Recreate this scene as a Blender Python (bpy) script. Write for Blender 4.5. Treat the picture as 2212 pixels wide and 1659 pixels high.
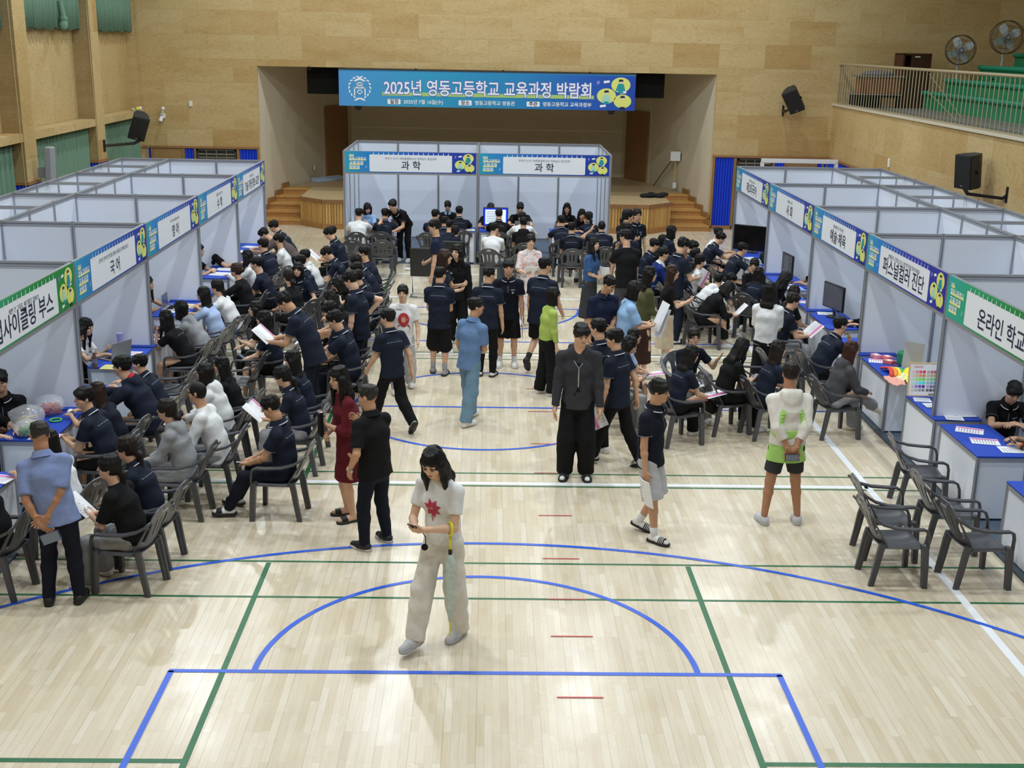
import bpy, bmesh, math, random
import numpy as np
from mathutils import Vector, Matrix
for o in list(bpy.data.objects): bpy.data.objects.remove(o)
SC = bpy.context.scene
COL = SC.collection
PI = math.pi
# ------------------------------------------------------------------ camera, world, exposure, lamps
FPX = 2571.1
def cam_axes(p, y, r):
    f0 = Vector((math.sin(y), math.cos(y), 0)); r0 = Vector((math.cos(y), -math.sin(y), 0)); u0 = Vector((0, 0, 1))
    f = f0*math.cos(p) - u0*math.sin(p); u = u0*math.cos(p) + f0*math.sin(p)
    return r0*math.cos(r) + u*math.sin(r), u*math.cos(r) - r0*math.sin(r), f
R_, U_, F_ = cam_axes(0.28071, 0.023429, 0.019473)
CAMPOS = Vector((0.0353, -8.5028, 4.861))
cam = bpy.data.cameras.new('camera'); camo = bpy.data.objects.new('camera', cam); COL.objects.link(camo)
M = Matrix(((R_.x, U_.x, -F_.x, CAMPOS.x), (R_.y, U_.y, -F_.y, CAMPOS.y), (R_.z, U_.z, -F_.z, CAMPOS.z), (0, 0, 0, 1)))
camo.matrix_world = M
cam.sensor_fit = 'HORIZONTAL'; cam.sensor_width = 36; cam.lens = FPX/2212*36; cam.clip_end = 200
SC.camera = camo
SC.view_settings.view_transform = 'Standard'; SC.view_settings.look = 'None'
SC.view_settings.gamma = 1; SC.view_settings.use_curve_mapping = False
SC.view_settings.exposure = 0.0
W = bpy.data.worlds.new('hall_air'); SC.world = W; W.use_nodes = True
W.node_tree.nodes['Background'].inputs[0].default_value = (.8, .88, 1, 1)
W.node_tree.nodes['Background'].inputs[1].default_value = .3
SC.cycles.max_bounces = 5; SC.cycles.diffuse_bounces = 3; SC.cycles.glossy_bounces = 2
SC.cycles.transmission_bounces = 4; SC.cycles.transparent_max_bounces = 8
SC.cycles.sample_clamp_indirect = 4
SC.cycles.caustics_reflective = False; SC.cycles.caustics_refractive = False
LAMP_X = (-6.2, -2.0, 2.2, 6.4); LAMP_Y = (-5, 2, 8.5, 15, 21.5); LAMP_Z = 9.4
for ly in LAMP_Y:
    for lx in LAMP_X:
        ld = bpy.data.lights.new('ceiling_lamp', 'AREA'); ld.shape = 'DISK'; ld.size = .4; ld.energy = {-5: 120, 2: 165}.get(ly, 190) if ly < 20 else 140
        ld.color = (.87, .95, 1.0)
        lo = bpy.data.objects.new('ceiling_lamp', ld); lo.location = (lx, ly, LAMP_Z); COL.objects.link(lo)

# ------------------------------------------------------------------ helpers
def srgb(c):
    return tuple(((x/255)/12.92 if x/255 <= .04045 else (((x/255)+.055)/1.055)**2.4) for x in c)
MATS = {}
def mat(name, col, rough=.6, metal=0., spec=.5, var=0., vscale=20., bump=0., bscale=60., coat=0., alpha=1., trans=0., emit=None, estr=1.):
    """procedural principled material; col is sRGB 0-255; var modulates value by noise"""
    if name in MATS: return MATS[name]
    m = bpy.data.materials.new(name); m.use_nodes = True; nt = m.node_tree; b = nt.nodes['Principled BSDF']
    c = srgb(col)
    b.inputs['Base Color'].default_value = (*c, 1); b.inputs['Roughness'].default_value = rough
    b.inputs['Metallic'].default_value = metal; b.inputs['Specular IOR Level'].default_value = spec
    b.inputs['Coat Weight'].default_value = coat; b.inputs['Alpha'].default_value = alpha
    b.inputs['Transmission Weight'].default_value = trans
    if emit: b.inputs['Emission Color'].default_value = (*srgb(emit), 1); b.inputs['Emission Strength'].default_value = estr
    if var or bump:
        tc = nt.nodes.new('ShaderNodeTexCoord'); nz = nt.nodes.new('ShaderNodeTexNoise')
        nz.inputs['Scale'].default_value = vscale; nz.inputs['Detail'].default_value = 3
        nt.links.new(tc.outputs['Object'], nz.inputs['Vector'])
        if var:
            mr = nt.nodes.new('ShaderNodeMapRange'); mr.inputs[1].default_value = .3; mr.inputs[2].default_value = .7
            mr.inputs[3].default_value = 1-var; mr.inputs[4].default_value = 1+var
            mx = nt.nodes.new('ShaderNodeVectorMath'); mx.operation = 'SCALE'; mx.inputs[0].default_value = c
            nt.links.new(nz.outputs['Fac'], mr.inputs[0]); nt.links.new(mr.outputs[0], mx.inputs['Scale']); nt.links.new(mx.outputs[0], b.inputs['Base Color'])
        if bump:
            nb = nt.nodes.new('ShaderNodeTexNoise'); nb.inputs['Scale'].default_value = bscale; nt.links.new(tc.outputs['Object'], nb.inputs['Vector'])
            bp = nt.nodes.new('ShaderNodeBump'); bp.inputs['Strength'].default_value = bump; bp.inputs['Distance'].default_value = .01
            nt.links.new(nb.outputs['Fac'], bp.inputs['Height']); nt.links.new(bp.outputs[0], b.inputs['Normal'])
    MATS[name] = m; return m
def nodes_mat(name):
    m = bpy.data.materials.new(name); m.use_nodes = True; MATS[name] = m
    return m, m.node_tree, m.node_tree.nodes['Principled BSDF']
def N(nt, t, **kw):
    n = nt.nodes.new(t)
    for k, v in kw.items():
        if k.startswith('i_'):
            key = k[2:]; n.inputs[int(key) if key.isdigit() else key].default_value = v
        else: setattr(n, k, v)
    return n
def ramp(nt, stops):
    r = nt.nodes.new('ShaderNodeValToRGB'); e = r.color_ramp.elements
    e[0].position = stops[0][0]; e[0].color = (*stops[0][1], 1); e[1].position = stops[-1][0]; e[1].color = (*stops[-1][1], 1)
    for p, c in stops[1:-1]:
        x = e.new(p); x.color = (*c, 1)
    return r
class MB:
    def __init__(s): s.v = []; s.f = []; s.mi = []; s.cur = 0
    def add(s, vs, fs):
        o = len(s.v); s.v.extend([tuple(map(float, p)) for p in vs]); s.f.extend([tuple(i+o for i in f) for f in fs]); s.mi.extend([s.cur]*len(fs)); return s
    def box(s, c, d, rz=0., R=None, bev=0.):
        x, y, z = d[0]/2, d[1]/2, d[2]/2
        if bev:
            b = min(bev, x*.45, y*.45, z*.45); vs = []; 
            for sx in (-1, 1):
                for sy in (-1, 1):
                    for sz in (-1, 1):
                        vs += [(sx*(x-b), sy*(y-b), sz*z), (sx*(x-b), sy*y, sz*(z-b)), (sx*x, sy*(y-b), sz*(z-b))]
            bm = bmesh.new(); bv = [bm.verts.new(p) for p in vs]
            r = bmesh.ops.convex_hull(bm, input=bv); bm.verts.index_update()
            bmesh.ops.dissolve_limit(bm, angle_limit=.02, verts=bm.verts, edges=bm.edges); bm.verts.index_update()
            vs = [tuple(q.co) for q in bm.verts]; fs = [tuple(q.index for q in f.verts) for f in bm.faces]; bm.free()
        else:
            vs = [(sx*x, sy*y, sz*z) for sx in (-1, 1) for sy in (-1, 1) for sz in (-1, 1)]
            fs = [(0, 1, 3, 2), (4, 6, 7, 5), (0, 4, 5, 1), (2, 3, 7, 6), (0, 2, 6, 4), (1, 5, 7, 3)]
        if R is None: R = Matrix.Rotation(rz, 3, 'Z')
        c = Vector(c); return s.add([R @ Vector(p) + c for p in vs], fs)
    def bar(s, a, b, w, h, up=(0, 0, 1)):
        a = Vector(a); b = Vector(b); d = (b-a).normalized(); u = Vector(up); sd = d.cross(u)
        if sd.length < 1e-4: sd = d.cross(Vector((1, 0, 0)))
        sd.normalize(); u = sd.cross(d); vs = []
        for p in (a, b):
            for i, j in ((-1, -1), (1, -1), (1, 1), (-1, 1)): vs.append(p + sd*(i*w/2) + u*(j*h/2))
        return s.add(vs, [(0, 1, 2, 3), (7, 6, 5, 4), (0, 4, 5, 1), (1, 5, 6, 2), (2, 6, 7, 3), (3, 7, 4, 0)])
    def loft(s, rings, cap=True, closed=True):
        n = len(rings[0]); vs = [p for r in rings for p in r]; fs = []
        for i in range(len(rings)-1):
            for j in range(n if closed else n-1):
                k = (j+1) % n; fs.append((i*n+j, i*n+k, (i+1)*n+k, (i+1)*n+j))
        if cap and closed: fs.append(tuple(range(n))[::-1]); fs.append(tuple((len(rings)-1)*n+j for j in range(n)))
        return s.add(vs, fs)
    def tube(s, pts, r, n=8, cap=True, flat=1., up=(0, 0, 1)):
        pts = [Vector(p) for p in pts]; rs = r if isinstance(r, (list, tuple)) else [r]*len(pts); rings = []
        for i, p in enumerate(pts):
            d = (pts[min(i+1, len(pts)-1)]-pts[max(i-1, 0)]).normalized(); sd = d.cross(Vector(up))
            if sd.length < 1e-3: sd = d.cross(Vector((1, 0, 0)))
            sd.normalize(); u = sd.cross(d)
            rings.append([p + sd*(math.cos(2*PI*k/n)*rs[i]) + u*(math.sin(2*PI*k/n)*rs[i]*flat) for k in range(n)])
        return s.loft(rings, cap)
    def cyl(s, a, b, r, n=12, r2=None): return s.tube([a, b], [r, r if r2 is None else r2], n)
    def ball(s, c, r, n=12, m=8):
        r = r if isinstance(r, (tuple, list)) else (r, r, r); vs = []; fs = []
        for i in range(m+1):
            t = PI*i/m
            for j in range(n): vs.append((c[0]+r[0]*math.sin(t)*math.cos(2*PI*j/n), c[1]+r[1]*math.sin(t)*math.sin(2*PI*j/n), c[2]-r[2]*math.cos(t)))
        for i in range(m):
            for j in range(n): fs.append((i*n+j, i*n+(j+1) % n, (i+1)*n+(j+1) % n, (i+1)*n+j))
        return s.add(vs, fs)
    def torus(s, c, R, r, n=24, m=6, ax=None, sq=(1, 1)):
        ax = ax or (Vector((1, 0, 0)), Vector((0, 1, 0)), Vector((0, 0, 1))); c = Vector(c); rings = []
        for i in range(n):
            a = 2*PI*i/n; d = ax[0]*(math.cos(a)*sq[0])+ax[1]*(math.sin(a)*sq[1])
            rings.append([c + d*(R+r*math.cos(2*PI*j/m)) + ax[2]*(r*math.sin(2*PI*j/m)) for j in range(m)])
        return s.loft(rings+[rings[0]], cap=False)
    def poly(s, pts): return s.add(pts, [tuple(range(len(pts)))])
    def quad(s, a, b, c, d): return s.poly([a, b, c, d])
    def prism(s, pts, off):
        n = len(pts); o = Vector(off); p2 = [Vector(p)+o for p in pts]
        return s.add(list(pts)+p2, [tuple(range(n))[::-1], tuple(range(n, 2*n))]+[(i, (i+1) % n, n+(i+1) % n, n+i) for i in range(n)])
    def mesh(s, name, mats, smooth=False):
        me = bpy.data.meshes.new(name); me.from_pydata(s.v, [], s.f)
        for m in (mats if isinstance(mats, (list, tuple)) else [mats]): me.materials.append(m)
        if any(s.mi): me.polygons.foreach_set('material_index', s.mi)
        if smooth: me.polygons.foreach_set('use_smooth', [True]*len(me.polygons)); 
        bm = bmesh.new(); bm.from_mesh(me); bmesh.ops.recalc_face_normals(bm, faces=bm.faces)
        if smooth == 'auto':
            for e in bm.edges:
                if len(e.link_faces) == 2 and e.calc_face_angle(0) > .6: e.smooth = False
        bm.to_mesh(me); bm.free(); return me
    def build(s, name, mats, parent=None, smooth=False, loc=None):
        return link(name, s.mesh(name, mats, smooth), parent, loc)
def link(name, me, parent=None, loc=None):
    o = bpy.data.objects.new(name, me); COL.objects.link(o)
    if parent is not None: o.parent = parent
    if loc is not None: o.location = loc
    return o
def tag(o, label=None, cat=None, group=None, kind=None):
    if label: o['label'] = label
    if cat: o['category'] = cat
    if group: o['group'] = group
    if kind: o['kind'] = kind
    return o
def thing(name, label, cat, loc=(0, 0, 0), rz=0., group=None):
    o = bpy.data.objects.new(name, None); COL.objects.link(o); o.location = loc; o.rotation_euler = (0, 0, rz); o.empty_display_size = .1
    return tag(o, label, cat, group)
def struct(o): o['kind'] = 'structure'; return o
def kids(o): return [c for c in bpy.data.objects if c.parent == o]
def dup(root, loc, rz, label=None, group=None, tree=None):
    r = root.copy(); COL.objects.link(r); r.location = loc; r.rotation_euler = (0, 0, rz)
    if label: r['label'] = label
    if group: r['group'] = group
    for ch, sub in tree:
        c = ch.copy(); COL.objects.link(c); c.parent = r
        for g in sub: d = g.copy(); COL.objects.link(d); d.parent = c
    return r
def tree_of(root): 
    return [(c, list(c.children)) for c in root.children]
# ------------------------------------------------------------------ surfaces of the hall
def plywood(name, ax, stretch=(.9, 5.5), tint=1.0, pw=1.22, ph=.61, contrast=1.0):
    m, nt, b = nodes_mat(name); L = nt.links.new
    g = N(nt, 'ShaderNodeNewGeometry'); sp = N(nt, 'ShaderNodeSeparateXYZ'); L(g.outputs['Position'], sp.inputs[0])
    u = sp.outputs[ax[0]]; v = sp.outputs[ax[1]]
    cb = N(nt, 'ShaderNodeCombineXYZ'); L(u, cb.inputs[0]); L(v, cb.inputs[1])
    br = N(nt, 'ShaderNodeTexBrick', offset=.5, i_Scale=1.0); br.inputs['Brick Width'].default_value = pw; br.inputs['Row Height'].default_value = ph
    br.inputs['Mortar Size'].default_value = .003; br.inputs['Mortar Smooth'].default_value = .3; br.inputs['Color1'].default_value = (0, 0, 0, 1); br.inputs['Color2'].default_value = (1, 1, 1, 1); br.inputs['Mortar'].default_value = (.5, .5, .5, 1)
    L(cb.outputs[0], br.inputs['Vector'])
    t = N(nt, 'ShaderNodeSeparateColor'); L(br.outputs['Color'], t.inputs[0])
    mu = N(nt, 'ShaderNodeMath', operation='MULTIPLY', i_1=stretch[0]); L(u, mu.inputs[0])
    mv = N(nt, 'ShaderNodeMath', operation='MULTIPLY', i_1=stretch[1]); L(v, mv.inputs[0])
    ma = N(nt, 'ShaderNodeMath', operation='MULTIPLY_ADD', i_1=31.0); L(t.outputs[0], ma.inputs[0]); L(mu.outputs[0], ma.inputs[2])
    c2 = N(nt, 'ShaderNodeCombineXYZ'); L(ma.outputs[0], c2.inputs[0]); L(mv.outputs[0], c2.inputs[1]); L(ma.outputs[0], c2.inputs[2])
    nz = N(nt, 'ShaderNodeTexNoise', i_Scale=1.1, i_Detail=3.0, i_Roughness=.45, i_Distortion=.9); L(c2.outputs[0], nz.inputs['Vector'])
    m1 = N(nt, 'ShaderNodeMath', operation='MULTIPLY', i_1=70.0); L(nz.outputs['Fac'], m1.inputs[0])
    sn = N(nt, 'ShaderNodeMath', operation='SINE'); L(m1.outputs[0], sn.inputs[0])
    mr = N(nt, 'ShaderNodeMapRange', i_1=-1.0, i_2=1.0); L(sn.outputs[0], mr.inputs[0])
    pw_ = N(nt, 'ShaderNodeMath', operation='POWER', i_1=4.0); L(mr.outputs[0], pw_.inputs[0])
    n2 = N(nt, 'ShaderNodeTexNoise', i_Scale=.5, i_Detail=2.0); L(c2.outputs[0], n2.inputs['Vector'])
    n3 = N(nt, 'ShaderNodeTexNoise', i_Scale=9.0, i_Detail=2.0); L(c2.outputs[0], n3.inputs['Vector'])
    # per-panel tone
    r0 = ramp(nt, [(0, srgb((201*tint, 178*tint, 132*tint))), (.45, srgb((197*tint, 173*tint, 126*tint))), (.8, srgb((193*tint, 168*tint, 119*tint))), (1, srgb((184*tint, 152*tint, 101*tint)))]); L(t.outputs[0], r0.inputs[0])
    mxa = N(nt, 'ShaderNodeMixRGB', blend_type='MULTIPLY'); mxa.inputs[2].default_value = (.76, .66, .49, 1)
    k1 = N(nt, 'ShaderNodeMath', operation='MULTIPLY', i_1=.42*contrast); L(pw_.outputs[0], k1.inputs[0]); L(k1.outputs[0], mxa.inputs[0]); L(r0.outputs[0], mxa.inputs[1])
    mxb = N(nt, 'ShaderNodeMixRGB', blend_type='MULTIPLY'); mxb.inputs[2].default_value = (.84, .75, .60, 1)
    k2 = N(nt, 'ShaderNodeMapRange', i_1=.45, i_2=.8, i_3=0.0, i_4=.8*contrast); L(n2.outputs['Fac'], k2.inputs[0]); L(k2.outputs[0], mxb.inputs[0]); L(mxa.outputs[0], mxb.inputs[1])
    mxd = N(nt, 'ShaderNodeMixRGB', blend_type='MULTIPLY'); mxd.inputs[2].default_value = (.9, .86, .8, 1); k4 = N(nt, 'ShaderNodeMapRange', i_1=.5, i_2=.7); L(n3.outputs['Fac'], k4.inputs[0]); L(k4.outputs[0], mxd.inputs[0]); L(mxb.outputs[0], mxd.inputs[1])
    mxc = N(nt, 'ShaderNodeMixRGB', blend_type='MULTIPLY'); mxc.inputs[2].default_value = (.62, .52, .42, 1); k3 = N(nt, 'ShaderNodeMath', operation='MULTIPLY', i_1=.6); L(br.outputs['Fac'], k3.inputs[0]); L(k3.outputs[0], mxc.inputs[0]); L(mxd.outputs[0], mxc.inputs[1])
    L(mxc.outputs[0], b.inputs['Base Color']); b.inputs['Roughness'].default_value = .55; b.inputs['Specular IOR Level'].default_value = .25
    return m
PLY_FAR = plywood('plywood_far', (0, 2)); PLY_SIDE = plywood('plywood_side', (1, 2), (1.2, 1.9), 1.0, 1.22, 2.44)
PLY_LEFT = plywood('plywood_left', (1, 2), (1.3, 2.0), .99, 1.22, 2.44); PLY_PIER = plywood('plywood_pier', (0, 2), (.9, 5.), .84)
def floor_mat():
    m, nt, b = nodes_mat('maple_strip_floor'); L = nt.links.new
    g = N(nt, 'ShaderNodeNewGeometry'); sp = N(nt, 'ShaderNodeSeparateXYZ'); L(g.outputs['Position'], sp.inputs[0])
    cb = N(nt, 'ShaderNodeCombineXYZ'); L(sp.outputs[1], cb.inputs[0]); L(sp.outputs[0], cb.inputs[1])
    def brick(bw, rh, off, fr, mort=0.0):
        br = N(nt, 'ShaderNodeTexBrick', offset=off, offset_frequency=fr, squash=.7, squash_frequency=3, i_Scale=1.0)
        br.inputs['Brick Width'].default_value = bw; br.inputs['Row Height'].default_value = rh; br.inputs['Mortar Size'].default_value = mort
        br.inputs['Color1'].default_value = (0, 0, 0, 1); br.inputs['Color2'].default_value = (1, 1, 1, 1); br.inputs['Mortar'].default_value = (.4, .4, .4, 1)
        L(cb.outputs[0], br.inputs['Vector']); return br
    b1 = brick(.62, .06, .37, 2, .0012)
    nz = N(nt, 'ShaderNodeTexNoise', i_Scale=1.0, i_Detail=4.0)
    st = N(nt, 'ShaderNodeVectorMath', operation='MULTIPLY'); st.inputs[1].default_value = (3, 60, 1); L(cb.outputs[0], st.inputs[0]); L(st.outputs[0], nz.inputs['Vector'])
    r0 = ramp(nt, [(0, srgb((208, 192, 165))), (.15, srgb((214, 200, 174))), (.55, srgb((218, 205, 181))), (.85, srgb((222, 210, 188))), (1, srgb((226, 216, 197)))]); L(b1.outputs['Color'], r0.inputs[0])
    mx = N(nt, 'ShaderNodeMixRGB', blend_type='MULTIPLY'); mx.inputs[2].default_value = (.93, .90, .85, 1); k = N(nt, 'ShaderNodeMapRange', i_1=.45, i_2=.75); L(nz.outputs['Fac'], k.inputs[0]); L(k.outputs[0], mx.inputs[0]); L(r0.outputs[0], mx.inputs[1])
    # dark joint between strips
    md = N(nt, 'ShaderNodeMath', operation='PINGPONG', i_1=.12); L(sp.outputs[0], md.inputs[0])
    lt = N(nt, 'ShaderNodeMapRange', i_1=.0, i_2=.0042, i_3=.5, i_4=0.0); L(md.outputs[0], lt.inputs[0])
    mj = N(nt, 'ShaderNodeMath', operation='MAXIMUM'); L(lt.outputs[0], mj.inputs[0]); k2 = N(nt, 'ShaderNodeMath', operation='MULTIPLY', i_1=.35); L(b1.outputs['Fac'], k2.inputs[0]); L(k2.outputs[0], mj.inputs[1])
    m2 = N(nt, 'ShaderNodeMixRGB', blend_type='MULTIPLY'); m2.inputs[2].default_value = (.36, .30, .24, 1); L(mj.outputs[0], m2.inputs[0]); L(mx.outputs[0], m2.inputs[1])
    L(m2.outputs[0], b.inputs['Base Color'])
    n2 = N(nt, 'ShaderNodeTexNoise', i_Scale=2.5, i_Detail=3.0); L(g.outputs['Position'], n2.inputs['Vector'])
    rr = N(nt, 'ShaderNodeMapRange', i_1=.3, i_2=.7, i_3=.2, i_4=.3); L(n2.outputs['Fac'], rr.inputs[0]); L(rr.outputs[0], b.inputs['Roughness'])
    b.inputs['Specular IOR Level'].default_value = .55
    return m
FLOOR = floor_mat()
WHITE = mat('white_paint', (226, 227, 228), .6); CREAM = mat('stage_cream_wall', (214, 202, 178), .7, var=.03)
DKWOOD = mat('dark_wood', (92, 60, 38), .45, var=.12, vscale=8); MIDWOOD = mat('brown_trim_wood', (148, 108, 66), .5, var=.08, vscale=12)
STEPW = mat('stair_wood', (186, 140, 78), .45, var=.1, vscale=10); STEPR = mat('stair_riser', (172, 122, 68), .5, var=.1, vscale=10)
STAGEF = mat('stage_floor_wood', (196, 172, 132), .4, var=.08, vscale=6)
BLUEPAD = mat('blue_foam_pad', (24, 62, 205), .6, spec=.3)
GREY_D = mat('dark_metal', (52, 50, 48), .5); BLACK = mat('black_plastic', (20, 20, 22), .45); BLACKM = mat('black_matte', (16, 16, 17), .8, spec=.2)
CHROME = mat('chrome', (200, 200, 205), .18, metal=1.0); ALU = mat('aluminium', (172, 174, 180), .38, metal=.55)
PANEL = mat('booth_panel', (228, 234, 246), .45, spec=.4, var=.015, vscale=2)
HX = 9.25; FY = 24.0; RY = 30.0; CZ = 10.0
# floor
mb = MB(); mb.box((0, 7, -.05), (26, 46, .1)); FLOOR_O = struct(mb.build('floor', FLOOR))
# far wall around the stage mouth and over the balcony
OX, OZ = 6.07, 4.1
mb = MB()
mb.box((-(HX+OX)/2-.25, FY+.15, CZ/2), (HX-OX+.5, .3, CZ)); mb.box(((HX+OX)/2+2.75, FY+.15, CZ/2), (HX-OX+5.5, .3, CZ)); mb.box((0, FY+.15, (OZ+CZ)/2), (2*OX, .3, CZ-OZ))
struct(mb.build('wall_far', PLY_FAR))
# stage box
mb = MB()
for s in (-1, 1):
    mb.prism([(s*OX, FY+.04, 0), (s*OX, FY+.04, OZ+.05), (s*4.95, 28, OZ+.05), (s*4.95, 28, 0)], (s*.2, 0, 0))
    mb.prism([(s*4.95, 28, 0), (s*4.95, 28, OZ+.05), (s*4.25, 29.6, OZ+.05), (s*4.25, 29.6, 0)], (s*.2, 0, 0))
mb.box((0, 29.7, OZ/2), (9, .2, OZ+.1)); mb.box((0, 27, OZ+.1), (12.6, 5.7, .1))
struct(mb.build('wall_stage', CREAM))
for i, s in enumerate((-1, 1)):
    mb = MB(); a = Vector((s*4.88, 28.1, .77)); b_ = Vector((s*4.36, 29.3, .77)); n = Vector((-s*.9, -.4, 0)).normalized()*.04
    mb.prism([a, b_, b_+Vector((0, 0, 2.1)), a+Vector((0, 0, 2.1))], n)
    struct(mb.build('door_%d' % (i+1), MIDWOOD))
# stage platform with slatted front
ST = .77; PLAN = [(-4.95, 24.0), (-4.95, 23.5), (-4.3, 22.88), (4.3, 22.88), (4.95, 23.5), (4.95, 24.0)]
mb = MB(); mb.prism([(x, y, ST-.09) for x, y in PLAN] + [(4.95, 25.55, ST-.09), (5.6, 25.55, ST-.09), (4.95, 28, ST-.09), (4.25, 29.6, ST-.09), (-4.25, 29.6, ST-.09), (-4.95, 28, ST-.09), (-5.6, 25.55, ST-.09), (-4.95, 25.55, ST-.09)], (0, 0, .09))
stage = struct(mb.build('stage_platform', STAGEF))
mb = MB(); mb2 = MB(); mb3 = MB(); rnd = random.Random(3)
SL = [mat('slat_wood_%d' % i, c, .5, var=.06) for i, c in enumerate([(204, 160, 92), (214, 172, 104), (190, 144, 78)])]
for (x0, y0), (x1, y1) in zip(PLAN[:-1], PLAN[1:]):
    a = Vector((x0, y0, 0)); b_ = Vector((x1, y1, 0)); d = b_-a; n = max(1, int(d.length/.075)); nn = Vector((d.y, -d.x, 0)).normalized()
    mb2.prism([a, b_, b_+Vector((0, 0, .14)), a+Vector((0, 0, .14))], nn*.03)
    mb3.prism([a+Vector((0, 0, ST-.1)), b_+Vector((0, 0, ST-.1)), b_+Vector((0, 0, ST+.001)), a+Vector((0, 0, ST+.001))], nn*.035)
    for i in range(n):
        mb.cur = rnd.randrange(3); p = a+d*((i+.08)/n); q_ = a+d*((i+.92)/n)
        mb.prism([p, q_, q_+Vector((0, 0, ST-.1)), p+Vector((0, 0, ST-.1))], nn*(.012+.008*rnd.random()))
o = mb.build('slat_front', SL, stage); mb2.build('plinth', STEPR, stage); mb3.build('edge_board', MIDWOOD, stage)
# steps on both sides
for s in (-1, 1):
    mb = MB()
    for k in range(5):
        y0 = 23.45+.43*k; h = ST*(k+1)/5; y1 = 25.6; wx = lambda y: 6.07-max(0, y-24)*.28-.005
        mb.cur = 0; mb.prism([(s*4.955, y0, h-.04), (s*wx(y0), y0, h-.04), (s*wx(24), max(y0, 24.0), h-.04), (s*wx(y1), y1, h-.04), (s*4.955, y1, h-.04)], (0, 0, .04)); mb.cur = 1; mb.prism([(s*4.96, y0+.02, 0), (s*(wx(y0)-.01), y0+.02, 0), (s*(wx(24)-.01), max(y0+.02, 24.0), 0), (s*(wx(y1)-.01), y1, 0), (s*4.96, y1, 0)], (0, 0, h-.04))
        mb.cur = 2; mb.prism([(s*(wx(max(y0, 24.0))-.03), y0, 0), (s*(wx(max(y0, 24.0))+.0), y0, 0), (s*wx(y1), y1, 0), (s*(wx(y1)-.03), y1, 0)], (0, 0, h+.14))
    struct(mb.build('stage_steps', [STEPW, STEPR, MIDWOOD]))
# side walls
mb = MB()
for y0, y1 in ((-14, 24.1),): mb.box((-HX-.35, (y0+y1)/2, CZ/2), (.3, y1-y0, CZ))
struct(mb.build('wall_left', PLY_LEFT))
mb = MB(); mb.cur = 0
PIERS = [(-12.0, -11.4), (-7.5, -6.9), (-3.0, -2.4), (1.5, 2.1), (6.0, 6.6), (10.75, 11.35), (15.35, 15.98), (19.85, 20.42)]
for y0, y1 in PIERS:
    mb.cur = 0; mb.box((-HX+.0, (y0+y1)/2, CZ/2), (.42, y1-y0, CZ)); mb.cur = 1; mb.box((-HX, y0-.006, CZ/2+1), (.42, .012, CZ-2))
struct(mb.build('trim_1', [PLY_LEFT, PLY_PIER]))
mb = MB(); ys = [p[1] for p in PIERS]; ye = [p[0] for p in PIERS[1:]]+[24.0]
for a, b_ in zip(ys, ye): mb.box((-HX+.02, (a+b_)/2, 2.86), (.36, b_-a, .16))
struct(mb.build('trim_2', PLY_LEFT))
mb = MB(); mb.box((HX+.15, 5, 1.69), (.3, 38.2, 3.38)); struct(mb.build('wall_right', PLY_SIDE))
mb = MB(); mb.box((14.6, 5, 5), (.3, 38, 10)); struct(mb.build('wall_balcony', PLY_LEFT))
mb = MB(); mb.box((12, 5, 3.28), (5.4, 38, .2)); struct(mb.build('floor_balcony', mat('balcony_floor', (120, 122, 118), .6)))
mb = MB(); mb.box((3, -14.1, 5), (26, .2, 10)); struct(mb.build('wall_near', PLY_FAR))
mb = MB(); mb.box((3, 5, CZ+.05), (26, 39, .1)); struct(mb.build('ceiling', WHITE))
mb = MB(); mb.box((HX+.08, 5.0, 3.385), (.24, 38, .05)); struct(mb.build('trim_3', mat('balcony_cap', (206, 196, 176), .5)))
# lower band: ribbed blue padding, doors, grilles
def pad(x0, y0, x1, y1, z0=.08, z1=1.93, name='trim_4', pitch=.075):
    a = Vector((x0, y0, 0)); d = Vector((x1-x0, y1-y0, 0)); n = max(2, int(round(d.length/pitch))); nn = Vector((d.y, -d.x, 0)).normalized(); prof = []
    for i in range(n):
        for t, h in ((0, .006), (.18, .03), (.5, .04), (.82, .03)): prof.append(a+d*((i+t)/n)+nn*h)
    prof.append(a+d+nn*.006); m_ = MB(); nn_ = len(prof)
    m_.add([(p.x, p.y, z) for z in (z0, z1) for p in prof], [(i, i+1, nn_+i+1, nn_+i) for i in range(nn_-1)])
    m_.poly([(p.x, p.y, z1) for p in prof]+[(x1, y1, z1), (x0, y0, z1)])
    return struct(m_.build(name, BLUEPAD))
def frame(m_, x0, x1, z1=1.96, w=.05, y=FY-.05):
    for x in (x0, x1): m_.box((x, y+.02, z1/2), (w, .06, z1))
    m_.box(((x0+x1)/2, y+.02, z1), (x1-x0+w, .06, w))
m_ = MB()
for x0, x1 in ((-8.95, -8.12), (-7.8, -6.66), (6.72, 7.76), (8.1, 8.92)): frame(m_, x0, x1)
for x in (-6.12, 6.14, 9.1): m_.box((x, FY-.03, 1.0), (.05, .06, 2.0))
m_.box((-7.65, FY-.03, 1.97), (3.1, .07, .05)); m_.box((7.65, FY-.03, 1.97), (3.1, .07, .05)); m_.box((6.42, FY-.03, .05), (.6, .06, .1))
struct(m_.build('trim_5', MIDWOOD))
for x0, x1 in ((-9.05, -8.97), (-8.08, -7.84), (-6.62, -6.15), (6.18, 6.68), (7.8, 8.06), (8.96, 9.2)): pad(x0, FY, x1, FY)
pad(HX, 24, HX, -8, pitch=.16); 
for y0, y1 in PIERS[3:]: pad(-HX-.2, y0-.01, -HX+.22, y0-.01); pad(-HX+.22, y0, -HX+.22, y1)
m_ = MB()
for a, b_ in zip(ys, ye): m_.box((-9.36, (a+b_)/2, 1.98), (.08, b_-a, .06))
for y0, y1 in PIERS: m_.box((-HX, (y0+y1)/2-.02, 1.97), (.5, y1-y0+.1, .06))
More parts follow.
